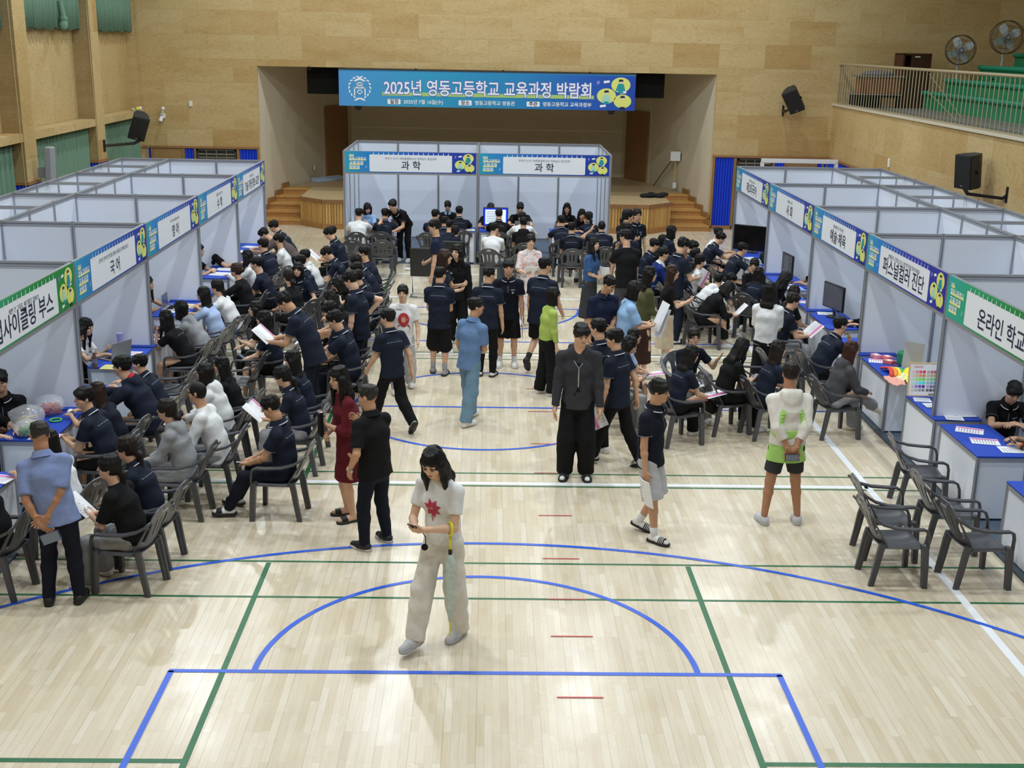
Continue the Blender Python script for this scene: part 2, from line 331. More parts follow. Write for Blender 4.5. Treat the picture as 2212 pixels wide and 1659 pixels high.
m_.box((HX-.02, 8, 1.97), (.1, 32, .05)); struct(m_.build('trim_6', MIDWOOD))
for i, (x0, x1) in enumerate(((-8.92, -8.15), (8.13, 8.89))):
    m_ = MB(); m_.box(((x0+x1)/2, FY-.02, .97), (x1-x0, .05, 1.9)); d = struct(m_.build('door_%d' % (i+3), mat('door_wood', (150, 118, 74), .5, var=.06, vscale=5)))
    m_ = MB(); m_.cyl((x1-.1, FY-.06, 1.0), (x1-.1, FY-.12, 1.0), .03); m_.build('door_handle', CHROME, d)
def grille(x0, x1, lab):
    t = thing('vent_grille', lab, 'vent', ((x0+x1)/2, FY-.02, 0)); w = x1-x0
    m_ = MB(); m_.box((0, 0, 1.0), (w, .03, 1.88)); m_.build('backing', mat('vent_dark', (34, 33, 32), .7), t)
    m_ = MB(); 
    for x in (-w/2+.03, w/2-.03): m_.box((x, -.03, 1.0), (.05, .05, 1.88))
    for z in (.1, 1.9): m_.box((0, -.03, z), (w, .05, .05))
    m_.build('frame', GREY_D, t); m_ = MB()
    for k in range(20): m_.box((0, -.035, .18+k*.085), (w-.1, .05, .028), R=Matrix.Rotation(.5, 3, 'X'))
    for k in range(1, 4): m_.box((-w/2+w*k/4, -.05, 1.0), (.02, .02, 1.8))
    m_.build('louvre', mat('vent_slat', (118, 112, 100), .5), t)
grille(-7.76, -6.7, 'dark louvred vent grille beside the stage, left of the stage mouth'); grille(6.76, 7.72, 'dark louvred vent grille behind the white goal frame')
# curtains on the left wall
CURT = mat('green_curtain', (108, 138, 118), .85, spec=.2, var=.06, vscale=30)
def curtain(y0, y1, z0, z1, lab, seed):
    r = random.Random(seed); n = int((y1-y0)/.02); m_ = MB(); vs = []; rows = 7; ph = r.random()*6
    for k in range(rows):
        t = k/(rows-1); z = z0+(z1-z0)*t
        for i in range(n+1):
            y = y0+(y1-y0)*i/n; w = .045*math.sin(y*31+ph+math.sin(y*5+ph)*1.4)*(1-.25*t)+.018*math.sin(y*73+t*2)
            zz = z + (.02*math.sin(y*9+ph)+.012*math.sin(y*31+ph) if k == 0 else 0)
            vs.append((-9.27+w, y, zz))
    m_.add(vs, [(k*(n+1)+i, k*(n+1)+i+1, (k+1)*(n+1)+i+1, (k+1)*(n+1)+i) for k in range(rows-1) for i in range(n)])
    o = m_.build('curtain', CURT, None, True); sd = o.modifiers.new('s', 'SOLIDIFY'); sd.thickness = .006
    return tag(o, lab, 'curtain')
curtain(16.02, 19.82, 4.92, 8.5, 'green upper curtain with a knotted tail over the ledge', 1); curtain(20.46, 23.9, 4.9, 8.5, 'green upper curtain in the corner next to the stage wall', 2)
curtain(16.02, 19.82, .1, 2.77, 'green lower curtain under the ledge beside the grey column speaker', 3); curtain(20.46, 23.9, .1, 2.77, 'green lower curtain behind the tilted black wall speaker', 4)
curtain(11.4, 15.3, .1, 2.75, 'green lower curtain at the left edge behind the booths', 5); curtain(11.4, 15.3, 4.9, 8.5, 'green upper curtain at the top left edge', 6)
m_ = MB(); m_.tube([(-9.2, 18.5, 5.5), (-9.16, 18.5, 5.22), (-9.15, 18.48, 5.1)], [.05, .06, .09]); m_.ball((-9.15, 18.5, 5.12), (.09, .1, .1)); m_.tube([(-9.15, 18.5, 5.08), (-9.14, 18.42, 4.98), (-9.14, 18.36, 4.92)], [.08, .1, .05])
tag(m_.build('curtain_knot', CURT, None, True), 'knotted tail of green cloth hanging on the upper curtain', 'curtain knot')
for i, y in enumerate((15.15, 19.72, 23.86)):
    m_ = MB(); m_.tube([(-9.05, y, 8), (-9.04, y+.02, 4.5), (-9.02, y+.05, .2)], .006, 5)
    tag(m_.build('pull_cord', mat('cord', (196, 176, 130), .7)), ['thin pale curtain cord at the left edge by the nearest wall pier', 'thin pale curtain cord beside the middle wall pier', 'thin pale curtain cord in the corner by the stage wall'][i], 'cord')
# painted court lines, children of the floor
LB = mat('court_blue', (36, 92, 214), .35, var=.05); LG = mat('court_green', (28, 104, 62), .4, var=.14, vscale=9); LW = mat('court_white', (240, 242, 246), .35); LR = mat('court_red', (206, 84, 84), .4)
ZL = [.0008]
def line(name, m_, segs, w):
    ZL[0] += .0004; b = MB()
    for (x0, y0), (x1, y1) in segs:
        a = Vector((x0, y0, ZL[0])); c = Vector((x1, y1, ZL[0])); d = (c-a).normalized(); n = Vector((-d.y, d.x, 0))*w/2
        b.quad(a-n, c-n, c+n, a+n)
    struct(b.build(name, m_, FLOOR_O))
def arc(name, m_, c, r, a0, a1, w, n=96):
    ZL[0] += .0004; b = MB(); vs = []
    for i in range(n+1):
        a = a0+(a1-a0)*i/n
        for q_ in (r-w/2, r+w/2): vs.append((c[0]+q_*math.cos(a), c[1]+q_*math.sin(a), ZL[0]))
    b.add(vs, [(2*i, 2*i+1, 2*i+3, 2*i+2) for i in range(n)]); struct(b.build(name, m_, FLOOR_O))
line('court_line', LG, [((-2.02, 22), (-2.02, 4.17)), ((-2.02, 2.05), (-2.02, -6)), ((2.02, 22), (2.02, 10.1)), ((2.02, 2.05), (2.02, -6))], .05)
line('court_line', LG, [((-8, 4.57), (9, 4.57)), ((-8, 2.08), (9, 2.08)), ((-8, 1.32), (9, 1.32)), ((-8, 4.16), (9, 4.16)), ((-8, 9.75), (9, 9.75)), ((-8, 12.9), (9, 12.9)), ((-8, 10.15), (9, 10.15))], .035)
line('court_line', LG, [((-8, -1.23), (-2.02, -1.23)), ((2.02, -1.23), (8, -1.23))], .05)
line('court_line', LW, [((-5.5, 4.24), (4.45, 4.24)), ((4.45, 20), (4.45, -6)), ((-8, 10.03), (8, 10.03)), ((-6, 14.4), (6, 14.4)), ((-6, 16.8), (6, 16.8))], .08)
line('court_line', LB, [((-2.45, 0), (2.45, 0)), ((-2.43, 0), (-2.43, -6)), ((2.43, 0), (2.43, -6)), ((-2.72, -1.4), (-2.45, -1.4)), ((2.45, -1.4), (2.72, -1.4)), ((-8, 7.17), (8, 7.17)), ((-7, 13.5), (7, 13.5)), ((-7, 10.9), (7, 10.9))], .05)
arc('court_line', LB, (0, 0), 1.775, 0, PI, .05); arc('court_line', LB, (0.03, -4.2), 6.75, .2, PI-.2, .05); arc('court_line', LB, (.0, 7.17), 1.775, 0, 2*PI, .05); arc('court_line', LB, (0, 13.5), 1.775, PI, 2*PI, .05)
line('court_line', LR, [((.62, y), (.98, y)) for y in (-1.95, -.36, .62, 1.32, 2.2, 3.3, 4.6, 5.65, 7.0, 8.1)], .018)
# ------------------------------------------------------------------ lettering
TXC = {}
def text2d(s, size, bold=0.0):
    """flat lettering as (points, faces, width, height), baseline origin at left"""
    key = (s, bold)
    if key not in TXC:
        cu = bpy.data.curves.new('t', 'FONT'); cu.body = s; cu.size = 1.0; cu.offset = bold; cu.resolution_u = 3
        o = bpy.data.objects.new('t', cu); COL.objects.link(o); bpy.context.view_layer.update()
        me = bpy.data.meshes.new_from_object(o.evaluated_get(bpy.context.evaluated_depsgraph_get()))
        P = np.array([v.co[:2] for v in me.vertices]); F = [tuple(p.vertices) for p in me.polygons]
        bpy.data.objects.remove(o); bpy.data.curves.remove(cu); bpy.data.meshes.remove(me); TXC[key] = (P, F)
    P, F = TXC[key]
    return P*size, F, P[:, 0].max()*size, P[:, 1].max()*size
class Sheet:
    """a flat print: u to the right, v up, n out of the face"""
    def __init__(s, o, u, n): s.o = Vector(o); s.u = Vector(u).normalized(); s.n = Vector(n).normalized(); s.v = Vector((0, 0, 1)); s.h = 0.002
    def P(s, u, v, h): return s.o+s.u*u+s.v*v+s.n*h
    def text(s, mb, t, u, v, size, bold=0., h=.004, align='C', sx=1.):
        P, F, w, _ = text2d(t, size, bold); off = {'C': -w*sx/2, 'L': 0, 'R': -w*sx}[align]
        mb.add([s.P(u+off+p[0]*sx, v+p[1], h) for p in P], F)
    def rect(s, mb, u0, v0, u1, v1, h, r=0.):
        if r: 
            pts = []
            for cx, cy, a in ((u1-r, v1-r, 0), (u0+r, v1-r, PI/2), (u0+r, v0+r, PI), (u1-r, v0+r, 1.5*PI)):
                pts += [(cx+r*math.cos(a+PI/2*k/4), cy+r*math.sin(a+PI/2*k/4)) for k in range(5)]
            mb.poly([s.P(x, y, h) for x, y in pts])
        else: mb.quad(s.P(u0, v0, h), s.P(u1, v0, h), s.P(u1, v1, h), s.P(u0, v1, h))
    def disc(s, mb, u, v, ru, rv, h, n=20, rot=0.):
        c, q = math.cos(rot), math.sin(rot)
        mb.poly([s.P(u+ru*math.cos(2*PI*k/n)*c-rv*math.sin(2*PI*k/n)*q, v+ru*math.cos(2*PI*k/n)*q+rv*math.sin(2*PI*k/n)*c, h) for k in range(n)])
    def pol(s, mb, pts, h): mb.poly([s.P(x, y, h) for x, y in pts])
def grad_mat(name, axis, L0, L1, stops):
    m, nt, b = nodes_mat(name); g = N(nt, 'ShaderNodeNewGeometry'); sp = N(nt, 'ShaderNodeSeparateXYZ'); nt.links.new(g.outputs['Position'], sp.inputs[0])
    mr = N(nt, 'ShaderNodeMapRange', i_1=L0, i_2=L1); nt.links.new(sp.outputs[axis], mr.inputs[0])
    r = ramp(nt, [(p, srgb(c)) for p, c in stops]); nt.links.new(mr.outputs[0], r.inputs[0]); nt.links.new(r.outputs[0], b.inputs['Base Color'])
    b.inputs['Roughness'].default_value = .45; return m
INK = mat('ink_navy', (26, 34, 66), .6); INKG = mat('ink_grey', (70, 74, 84), .6); PAPER = mat('sign_paper', (232, 236, 243), .5)
YEL = mat('print_yellow', (240, 234, 110), .5); LIME = mat('print_lime', (226, 230, 122), .5); PWHITE = mat('print_white', (244, 246, 250), .5)
TEAL = mat('print_teal', (24, 150, 160), .5); PDARK = mat('print_dark', (24, 34, 60), .5); PSKIN = mat('print_skin', (246, 214, 190), .5); PLILAC = mat('print_lilac', (140, 130, 220), .5); PMINT = mat('print_mint', (168, 220, 200), .5)
def figures(S, u0, w, h, H, par):
    """three round pictures of pupils at the right end of a sign"""
    m = MB(); S.disc(m, u0+w*.68, H*.74, w*.26, H*.22, h); S.disc(m, u0+w*.30, H*.42, w*.26, H*.22, h); S.disc(m, u0+w*.74, H*.27, w*.24, H*.2, h); m.build('picture_disc', LIME, par)
    m = MB(); m.cur = 0
    for cx, cy, top in ((.68, .74, 0), (.30, .42, 1), (.74, .27, 2)):
        x = u0+w*cx; y = H*cy
        m.cur = (0, 3, 5)[top]; S.pol(m, [(x-w*.14, y-H*.17), (x+w*.13, y-H*.17), (x+w*.07, y+H*.04), (x-w*.07, y+H*.04)], h+.0015)
        m.cur = 1; S.disc(m, x, y+H*.09, w*.06, H*.055, h+.0025, 12); m.cur = 2; S.pol(m, [(x-w*.07, y+H*.09), (x+w*.07, y+H*.1), (x+w*.05, y+H*.16), (x-w*.05, y+H*.16)], h+.003)
        m.cur = 2 if top == 2 else 0; S.pol(m, [(x-w*.08, y-H*.24), (x+w*.08, y-H*.24), (x+w*.06, y-H*.16), (x-w*.06, y-H*.16)], h+.003)
    m.cur = 4
    for cx, cy in ((.30, .80), (.76, .50), (.22, .10)): S.pol(m, [(u0+w*(cx-.08), H*(cy-.02)), (u0+w*(cx+.08), H*(cy+.01)), (u0+w*(cx+.07), H*(cy+.07)), (u0+w*(cx-.09), H*(cy+.05))], h+.0015)
    m.cur = 6; S.pol(m, [(u0+w*.03, H*.74), (u0+w*.11, H*.76), (u0+w*.10, H*.86), (u0+w*.02, H*.84)], h+.0015)
    m.build('picture_figure', [TEAL, PSKIN, PDARK, PMINT, PWHITE, LIME, PLILAC], par)
def fascia(o, u, n, Lw, H, title, sub, label, style='blue', tsize=.2, tsp=1.0, tshift=0.):
    """printed booth sign"""
    t = thing('booth_sign', label, 'sign', (0, 0, 0), 0, 'printed signs over the booths'); o = Vector(o); u = Vector(u); S = Sheet(o, u, n)
    ax = 0 if abs(u.x) > .5 else 1; L0 = o[ax]; L1 = o[ax]+Lw*u[ax]
    st = {'blue': [(0, (38, 160, 186)), (.12, (36, 138, 200)), (.5, (30, 90, 190)), (.8, (24, 62, 168)), (1, (20, 52, 160))], 'green': [(0, (36, 172, 160)), (.25, (36, 164, 112)), (.6, (28, 140, 66)), (1, (28, 136, 60))],
          'purple': [(0, (38, 168, 196)), (.14, (36, 132, 206)), (.5, (40, 60, 186)), (1, (40, 40, 158))]}[style]
    gm = grad_mat('sign_print_%d' % len(MATS), ax, L0, L1, st)
    m = MB(); a = S.P(0, 0, -.006); m.prism([S.P(0, 0, -.008), S.P(Lw, 0, -.008), S.P(Lw, H, -.008), S.P(0, H, -.008)], S.n*.008); m.build('sign_board', gm, t)
    m = MB(); S.rect(m, Lw*.185, H*.04, Lw*.815, H*.86, .002, .02); m.build('title_sheet', PAPER, t)
    m = MB(); nr = 16
    for k in range(nr): x = Lw*(.215+.57*k/(nr-1)); S.pol(m, [(x-.012, H*.82), (x+.004, H*.82), (x+.014, H*.95), (x+.004, H*.97)], .004)
    m.build('binder_ring', PWHITE, t)
    m = MB(); S.text(m, title, Lw*(.5+tshift), H*.19, tsize, .012, .004, sx=tsp); m.build('title_lettering', INK, t)
    if sub: m = MB(); S.text(m, sub, Lw*.5, H*.63, .062, .0, .004, sx=.95); m.build('subtitle_lettering', INKG, t)
    m = MB(); m2 = MB()
    for k, (tx, sz, y) in enumerate((('2025', .055, .78), ('영동고등학교', .07, .60), ('교육과정', .088, .38), ('박람회', .088, .17))):
        P, F, w, _ = text2d(tx, sz, .02); S.rect(m2, Lw*.03, H*y-.014, Lw*.03+w, H*y+.012, .002); S.text(m, tx, Lw*.03, H*y, sz, .02, .004, 'L')
    S.pol(m, [(Lw*.155, H*.2), (Lw*.158, H*.2), (Lw*.166, H*.32), (Lw*.163, H*.32)], .004)
    m.build('event_lettering', PWHITE, t); m2.build('underline', YEL, t)
    figures(S, Lw*.83, Lw*.16, .003, H, t)
    return t
# ------------------------------------------------------------------ booths
GROOVE = mat('groove_grey', (112, 116, 124), .5, metal=.3); BZ = 2.43; FH = .46
def post(m_, x, y, z1=BZ, w=.045):
    m_.cur = 0; m_.box((x, y, z1/2), (w, w, z1)); m_.cur = 1
    m_.box((x, y, z1/2), (w+.002, .012, z1-.02)); m_.box((x, y, z1/2), (.012, w+.002, z1-.02)); m_.cur = 0
def partition(par, a, b, nm, first=True, last=True, z1=BZ):
    a = Vector((*a, 0)); b = Vector((*b, 0)); d = (b-a); u = d.normalized()
    for k in range(nm):
        p = a+d*(k/nm); q_ = a+d*((k+1)/nm); c = (p+q_)/2; w = (q_-p).length
        m_ = MB(); m_.bar(p+u*.02+Vector((0, 0, z1/2)), q_-u*.02+Vector((0, 0, z1/2)), .012, z1-.06); m_.build('panel', PANEL, par)
    for z in (z1-.03, .04):
        m_ = MB(); m_.cur = 0; m_.bar(a+Vector((0, 0, z)), b+Vector((0, 0, z)), .036, .06 if z > 1 else .04); m_.cur = 1; m_.bar(a+u*.03+Vector((0, 0, z)), b-u*.03+Vector((0, 0, z)), .0375, .014)
        m_.build('rail', [ALU, GROOVE], par)
    for k in range(0 if first else 1, nm+1 if last else nm):
        p = a+d*(k/nm); m_ = MB(); post(m_, p.x, p.y); m_.build('post', [ALU, GROOVE], par)
def booth_row(s, XF, XM, XB, YS, labels, signs):
    for k in range(len(YS)-1):
        y0, y1 = YS[k], YS[k+1]; t = thing('exhibition_booth', labels[k], 'booth', (0, 0, 0), 0, 'white shell scheme booths')
        partition(t, (XF, y1), (XM, y1), 2); partition(t, (XM, y1), (XB, y1), 1, first=False)
        partition(t, (XM, y0), (XM, y1), 3, first=(k == 0), last=False); partition(t, (XB, y0), (XB, y1), 3, first=(k == 0), last=False)
        if k == 0: partition(t, (XF, y0), (XM, y0), 2, last=False)
        m_ = MB()
        for z in (BZ-.03, BZ-FH-.03): m_.bar((XF, y0, z), (XF, y1, z), .036, .05)
        m_.build('front_rail', ALU, t); m_ = MB(); m_.bar((XM, (y0+y1)/2, BZ-.03), (XB, (y0+y1)/2, BZ-.03), .03, .05); m_.build('tie_bar', ALU, t)
        m_ = MB(); m_.box(((XF+XM)/2+s*.0, (y0+y1)/2, .006), (abs(XM-XF)-.02, y1-y0-.02, .012)); m_.build('carpet', mat('booth_carpet', (82, 96, 114), .9, var=.05, vscale=40), t)
        m_ = MB(); m_.bar((XF-s*.05, y0, .012), (XF-s*.05, y1, .012), .09, .024); m_.build('carpet_edge', mat('carpet_edge', (70, 80, 92), .6), t)
        g = signs[k]
        if s < 0: fascia((XF+.022, y0+.03, BZ-FH-.01), (0, 1, 0), (1, 0, 0), y1-y0-.06, FH, *g)
        else: fascia((XF-.022, y1-.03, BZ-FH-.01), (0, -1, 0), (-1, 0, 0), y1-y0-.06, FH, *g)
LY = [1.6, 4.58, 7.46, 10.42, 13.42, 16.15]; RYS = [1.65, 4.65, 7.6, 10.42, 13.55, 16.62]
booth_row(-1, -4.55, -6.45, -7.42, LY, ['white booth under the green sign at the near end of the left row', 'white booth under the sign reading 국어', 'white booth under the sign reading 영어', 'white booth under the sign reading 수학', 'white booth at the far end of the left row by the stage'],
  [('업사이클링 부스', '예쁜 건 그대로, 폐기물은 ZERO!', 'green booth sign reading 업사이클링 부스', 'green', .245, .95), ('국 어', '문학과 언어의 향기를 통해 국어를 공부해 봅시다', 'blue booth sign reading 국어', 'blue', .19), ('영 어', 'For Your Better Life', 'blue booth sign reading 영어', 'blue', .19),
   ('수 학', '세상을 바꾸는 수학', 'blue booth sign reading 수학', 'blue', .19), ('기술·가정·정보·교양', '미래를 여는 기술', 'blue booth sign reading 기술·가정·정보·교양', 'blue', .2, .85)])
booth_row(1, 5.27, 7.28, 8.3, RYS, ['white booth under the green sign at the near end of the right row', 'white booth with the colour chart under the purple sign', 'white booth under the sign reading 예술·체육', 'white booth under the sign reading 사회', 'white booth at the far end of the right row with a black screen'],
  [('온라인 학교', '', 'green booth sign reading 온라인 학교', 'green', .24), ('퍼스널컬러 진단', '선배들과 고민을 나누고 본인의 톤을 찾아보세요!', 'purple booth sign reading 퍼스널컬러 진단', 'purple', .24, .95), ('예술·체육', '예술체육으로 하나되기', 'blue booth sign reading 예술·체육', 'blue', .21),
   ('사 회', '함께하는 사회', 'blue booth sign reading 사회', 'blue', .21), ('제2외국어', '세계와 만나는 외국어', 'blue booth sign reading 제2외국어', 'blue', .22)])
CX = [-3.2, -.2, 2.8]; CY0, CY1 = 18.62, 21.5
for k in range(2):
    t = thing('exhibition_booth', ['left white booth of the pair in front of the stage', 'right white booth of the pair in front of the stage'][k], 'booth', (0, 0, 0), 0, 'white shell scheme booths')
    x0, x1 = CX[k], CX[k+1]; partition(t, (x0, CY1), (x1, CY1), 3, first=(k == 0)); partition(t, (x1, CY0), (x1, CY1), 3, last=False)
    if k == 0: partition(t, (x0, CY0), (x0, CY1), 3, last=False)
    m_ = MB()
    for z in (BZ-.03, BZ-FH-.03): m_.bar((x0, CY0, z), (x1, CY0, z), .036, .05)
    m_.build('front_rail', ALU, t); m_ = MB(); m_.box(((x0+x1)/2, (CY0+CY1)/2-.3, .006), (x1-x0-.02, CY1-CY0+.6, .012)); m_.build('carpet', MATS['booth_carpet'], t)
    fascia((x0+.03, CY0-.024, BZ-FH-.01), (1, 0, 0), (0, -1, 0), x1-x0-.06, FH, '과 학', '우리가 누구? 과학중점학교의 자부심!!! 최강과학', ['left of the two blue 과학 signs by the stage', 'right of the two blue 과학 signs by the stage'][k], 'blue', .21)
# counters: blue top on white boards
CT = mat('counter_blue_top', (22, 68, 182), .55, var=.03, vscale=30)
def counter(x, y, rz, label, w=1.0, d=.56, h=.75):
    """origin in the middle of the front edge; local -Y is the front"""
    t = thing('info_counter', label, 'counter', (x, y, 0), rz, 'blue topped booth counters')
    m_ = MB(); m_.box((0, d/2, h-.012), (w, d, .024), bev=.004); m_.build('counter_top', CT, t)
    m_ = MB(); m_.box((0, .02, (h-.07)/2+.03), (w-.05, .012, h-.09)); m_.build('front_panel', PANEL, t)
    for s in (-1, 1):
        m_ = MB(); m_.box((s*(w/2-.02), d/2, (h-.07)/2+.03), (.012, d-.06, h-.09)); m_.build('side_panel', PANEL, t)
        for yy in (.02, d-.02): m_ = MB(); post(m_, s*(w/2-.02), yy, h-.024, .035); m_.build('post', [ALU, GROOVE], t)
    m_ = MB(); m_.box((0, .02, h-.045), (w-.04, .03, .045)); m_.box((-w/2+.02, d/2, h-.045), (.03, d-.04, .045)); m_.box((w/2-.02, d/2, h-.045), (.03, d-.04, .045)); m_.build('rail', ALU, t)
    return t
bn = ['업사이클링', '국어', '영어', '수학', '기술·가정']
for k, (y0, y1) in enumerate(zip(LY[:-1], LY[1:])):
    counter(-4.5, y0+.42 if k else 1.95, PI/2, 'blue topped counter in the %s booth, nearer one' % bn[k]); counter(-4.5, y1-.68, PI/2, 'blue topped counter in the %s booth, farther one' % bn[k])
bn = ['온라인 학교', '퍼스널컬러', '예술·체육', '사회', '제2외국어']
for k, (y0, y1) in enumerate(zip(RYS[:-1], RYS[1:])):
    counter(5.23, y0+.36, -PI/2, 'blue topped counter in the %s booth, nearer one' % bn[k]); counter(5.23, y1-(.86 if k != 1 else .84), -PI/2, 'blue topped counter in the %s booth, farther one' % bn[k], 1.1)
for x, n_ in ((-2.6, 'at the left end'), (-.72, 'left of the middle post'), (.36, 'right of the middle post under the monitor'), (1.95, 'at the right end')): counter(x, 18.05, 0, 'blue topped counter in the 과학 booths %s' % n_)
# ------------------------------------------------------------------ stage banner
t = thing('stage_banner', 'long blue banner hanging across the stage mouth, 2025년 영동고등학교 교육과정 박람회', 'banner', (0, 0, 0)); S = Sheet((-3.92, 23.86, 3.13), (1, 0, 0), (0, -1, 0)); BW, BH = 7.83, .89
m_ = MB(); m_.prism([S.P(0, 0, -.01), S.P(BW, 0, -.01), S.P(BW, BH, -.01), S.P(0, BH, -.01)], S.n*.01)
m_.build('banner_cloth', grad_mat('banner_print', 0, -3.92, 3.91, [(0, (74, 150, 214)), (.3, (42, 156, 196)), (.6, (28, 134, 190)), (.82, (24, 92, 184)), (1, (20, 66, 172))]), t)
m_ = MB(); m_.box((0, 23.93, 4.07), (BW, .14, .03)); m_.build('batten', GREY_D, t)
m_ = MB(); m_.prism([S.P(0, BH, -.01), S.P(BW, BH, -.01), S.P(BW, BH+.06, -.01), S.P(0, BH+.06, -.01)], S.n*.004); m_.build('hem', mat('banner_hem', (40, 130, 180), .6), t)
m_ = MB(); S.rect(m_, BW*.145, BH*.315, BW*.86, BH*.42, .002); m_.build('underline', mat('print_yellowgreen', (176, 208, 112), .5), t)
P_, F__, tw, _ = text2d('2025년 영동고등학교 교육과정 박람회', .44, .022); sx = BW*.70/tw
mo = MB()
for k in range(8): S.text(mo, '2025년 영동고등학교 교육과정 박람회', BW*.5+.017*math.cos(k*PI/4), BH*.37+.017*math.sin(k*PI/4), .44, .014, .0025+.0001*k, sx=sx)
mo.build('title_outline', mat('print_violet', (92, 104, 190), .5), t)
m_ = MB(); S.text(m_, '2025년 영동고등학교 교육과정 박람회', BW*.5, BH*.37, .44, .014, .005, sx=sx); m_.build('title_lettering', PWHITE, t)
m_ = MB(); m2 = MB(); m3 = MB()
for x, k, v in ((.185, '일정', '2025년 7월 16일(수)'), (.425, '장소', '영동고등학교 영동관'), (.655, '주관', '영동고등학교 교육과정부')):
    S.rect(m_, BW*(x-.022), BH*.07, BW*(x+.022), BH*.215, .003, .02); S.text(m2, k, BW*x, BH*.095, .125, .02, .005); S.text(m3, v, BW*(x+.032), BH*.095, .125, .015, .004, 'L')
m_.build('tab', PWHITE, t); m2.build('tab_lettering', INK, t); m3.build('detail_lettering', PWHITE, t)
m_ = MB(); cx, cy = BW*.07, BH*.53
S.pol(m_, [(cx-.17, cy+.16), (cx, cy+.27), (cx+.17, cy+.16), (cx+.1, cy+.16), (cx, cy+.2), (cx-.1, cy+.16)], .004)
for y0, w in ((.12, .09), (.05, .09), (-.01, .16)): S.rect(m_, cx-w, cy+y0-.012, cx+w, cy+y0+.016, .004)
for x in (-.08, .055): S.rect(m_, cx+x, cy-.0, cx+x+.025, cy+.14, .004)
for x in (-.15, .125): S.rect(m_, cx+x, cy-.2, cx+x+.03, cy-.0, .004)
for a, b_, c, d in ((-.07, -.08, .07, -.055), (-.07, -.17, .07, -.145), (-.07, -.17, -.045, -.06), (.045, -.17, .07, -.06)): S.rect(m_, cx+a, cy+b_, cx+c, cy+d, .004)
for sg in (-1, 1):
    for k in range(8):
        a = math.radians(-60+k*20); x = cx+sg*.28*math.cos(a); y = cy+.28*math.sin(a); S.disc(m_, x, y, .018, .045, .004, 8, sg*(a+.5))
S.pol(m_, [(cx-.16, cy-.33), (cx-.05, cy-.26), (cx+.05, cy-.26), (cx+.16, cy-.33), (cx+.1, cy-.34), (cx+.03, cy-.3), (cx-.03, cy-.3), (cx-.1, cy-.34)], .004)
m_.build('school_emblem', PWHITE, t)
figures(S, BW*.865, BW*.125, .003, BH, t)
m_ = MB(); m_.box((-4.35, 24.6, 3.75), (1.0, .12, .72)); tag(m_.build('stage_screen', BLACKM), 'black panel hanging behind the banner at the left end', 'stage panel')
m_ = MB(); m_.box((4.32, 24.6, 3.8), (.9, .12, .72)); tag(m_.build('stage_screen', BLACKM), 'black panel hanging behind the banner at the right end', 'stage panel')
for x, lb in ((-3.47, 'left'), (3.34, 'right')):
    t = thing('stage_lamp', 'small black lamp peeking under the %s end of the stage banner' % lb, 'stage lamp', (x, 24.35, 3.0)); m_ = MB(); m_.loft([[(sx_*w, sy*w, z) for sx_, sy in ((-1, -1), (1, -1), (1, 1), (-1, 1))] for z, w in ((0, .06), (.12, .11), (.3, .13))]); m_.build('lamp_body', BLACK, t)
    m_ = MB(); m_.bar((0, 0, .3), (0, 0, 1.1), .03, .03); m_.build('bracket', GREY_D, t)
for i, x in enumerate((-4.7, -1.9, .4, 2.7)):
    m_ = MB(); m_.torus((x, 23.97, 4.07), .035, .012, 12, 6, (Vector((1, 0, 0)), Vector((0, 0, 1)), Vector((0, 1, 0)))); m_.box((x, 24.03, 4.1), (.02, .1, .02)); tag(m_.build('banner_hook', BLACK), '%s of four small black hooks over the banner, counting from the left' % ('first', 'second', 'third', 'fourth')[i], 'hook')
# ------------------------------------------------------------------ balcony
GREEN = mat('green_bleacher', (32, 128, 84), .55, var=.04, vscale=6); GREEN2 = mat('green_bleacher_edge', (28, 138, 108), .5)
BRASS = mat('pale_rail_metal', (186, 174, 146), .35, metal=.5)
t = thing('balcony_railing', 'pale metal railing with thin upright bars along the balcony edge', 'railing', (HX+.08, 0, 3.4))
m_ = MB(); m_.tube([(0, y, 1.03) for y in (24, 18, 10, 0)], .032, 8); m_.build('top_rail', BRASS, t); m_ = MB(); m_.box((0, 12, .03), (.05, 24, .03)); m_.build('bottom_rail', BRASS, t)
for k in range(95):
    y = 23.95-.21*k; m_ = MB(); m_.cyl((0, y, 0), (0, y, 1.02), .011, 6); m_.cyl((0, y, .0), (0, y, .025), .03, 8); m_.build('baluster', BRASS, t)
m_ = MB()
for y in (23.9, 17.3): m_.bar((0, y, .95), (.5, y-.9, .05), .012, .012); m_.bar((0, y, .6), (.35, y-.9, .05), .012, .012)
m_.build('brace', BRASS, t)
TIER = [(11.25, 3.80), (11.75, 4.12), (12.55, 4.46), (13.35, 4.78)]
t = thing('bleacher', 'green stepped spectator benches on the balcony', 'bleachers', (0, 0, 0))
for i, (x, z) in enumerate(TIER):
    x1 = 14.38; y1 = 22.9-.12*i; m_ = MB(); m_.box(((x+x1)/2, (y1-6)/2, (3.38+z)/2), (x1-x, y1+6, z-3.38)); m_.build('step', GREEN, t)
    m_ = MB(); m_.tube([(x-.02, y1, z-.03), (x-.02, -6, z-.03)], .06, 8); m_.build('nosing', GREEN2, t)
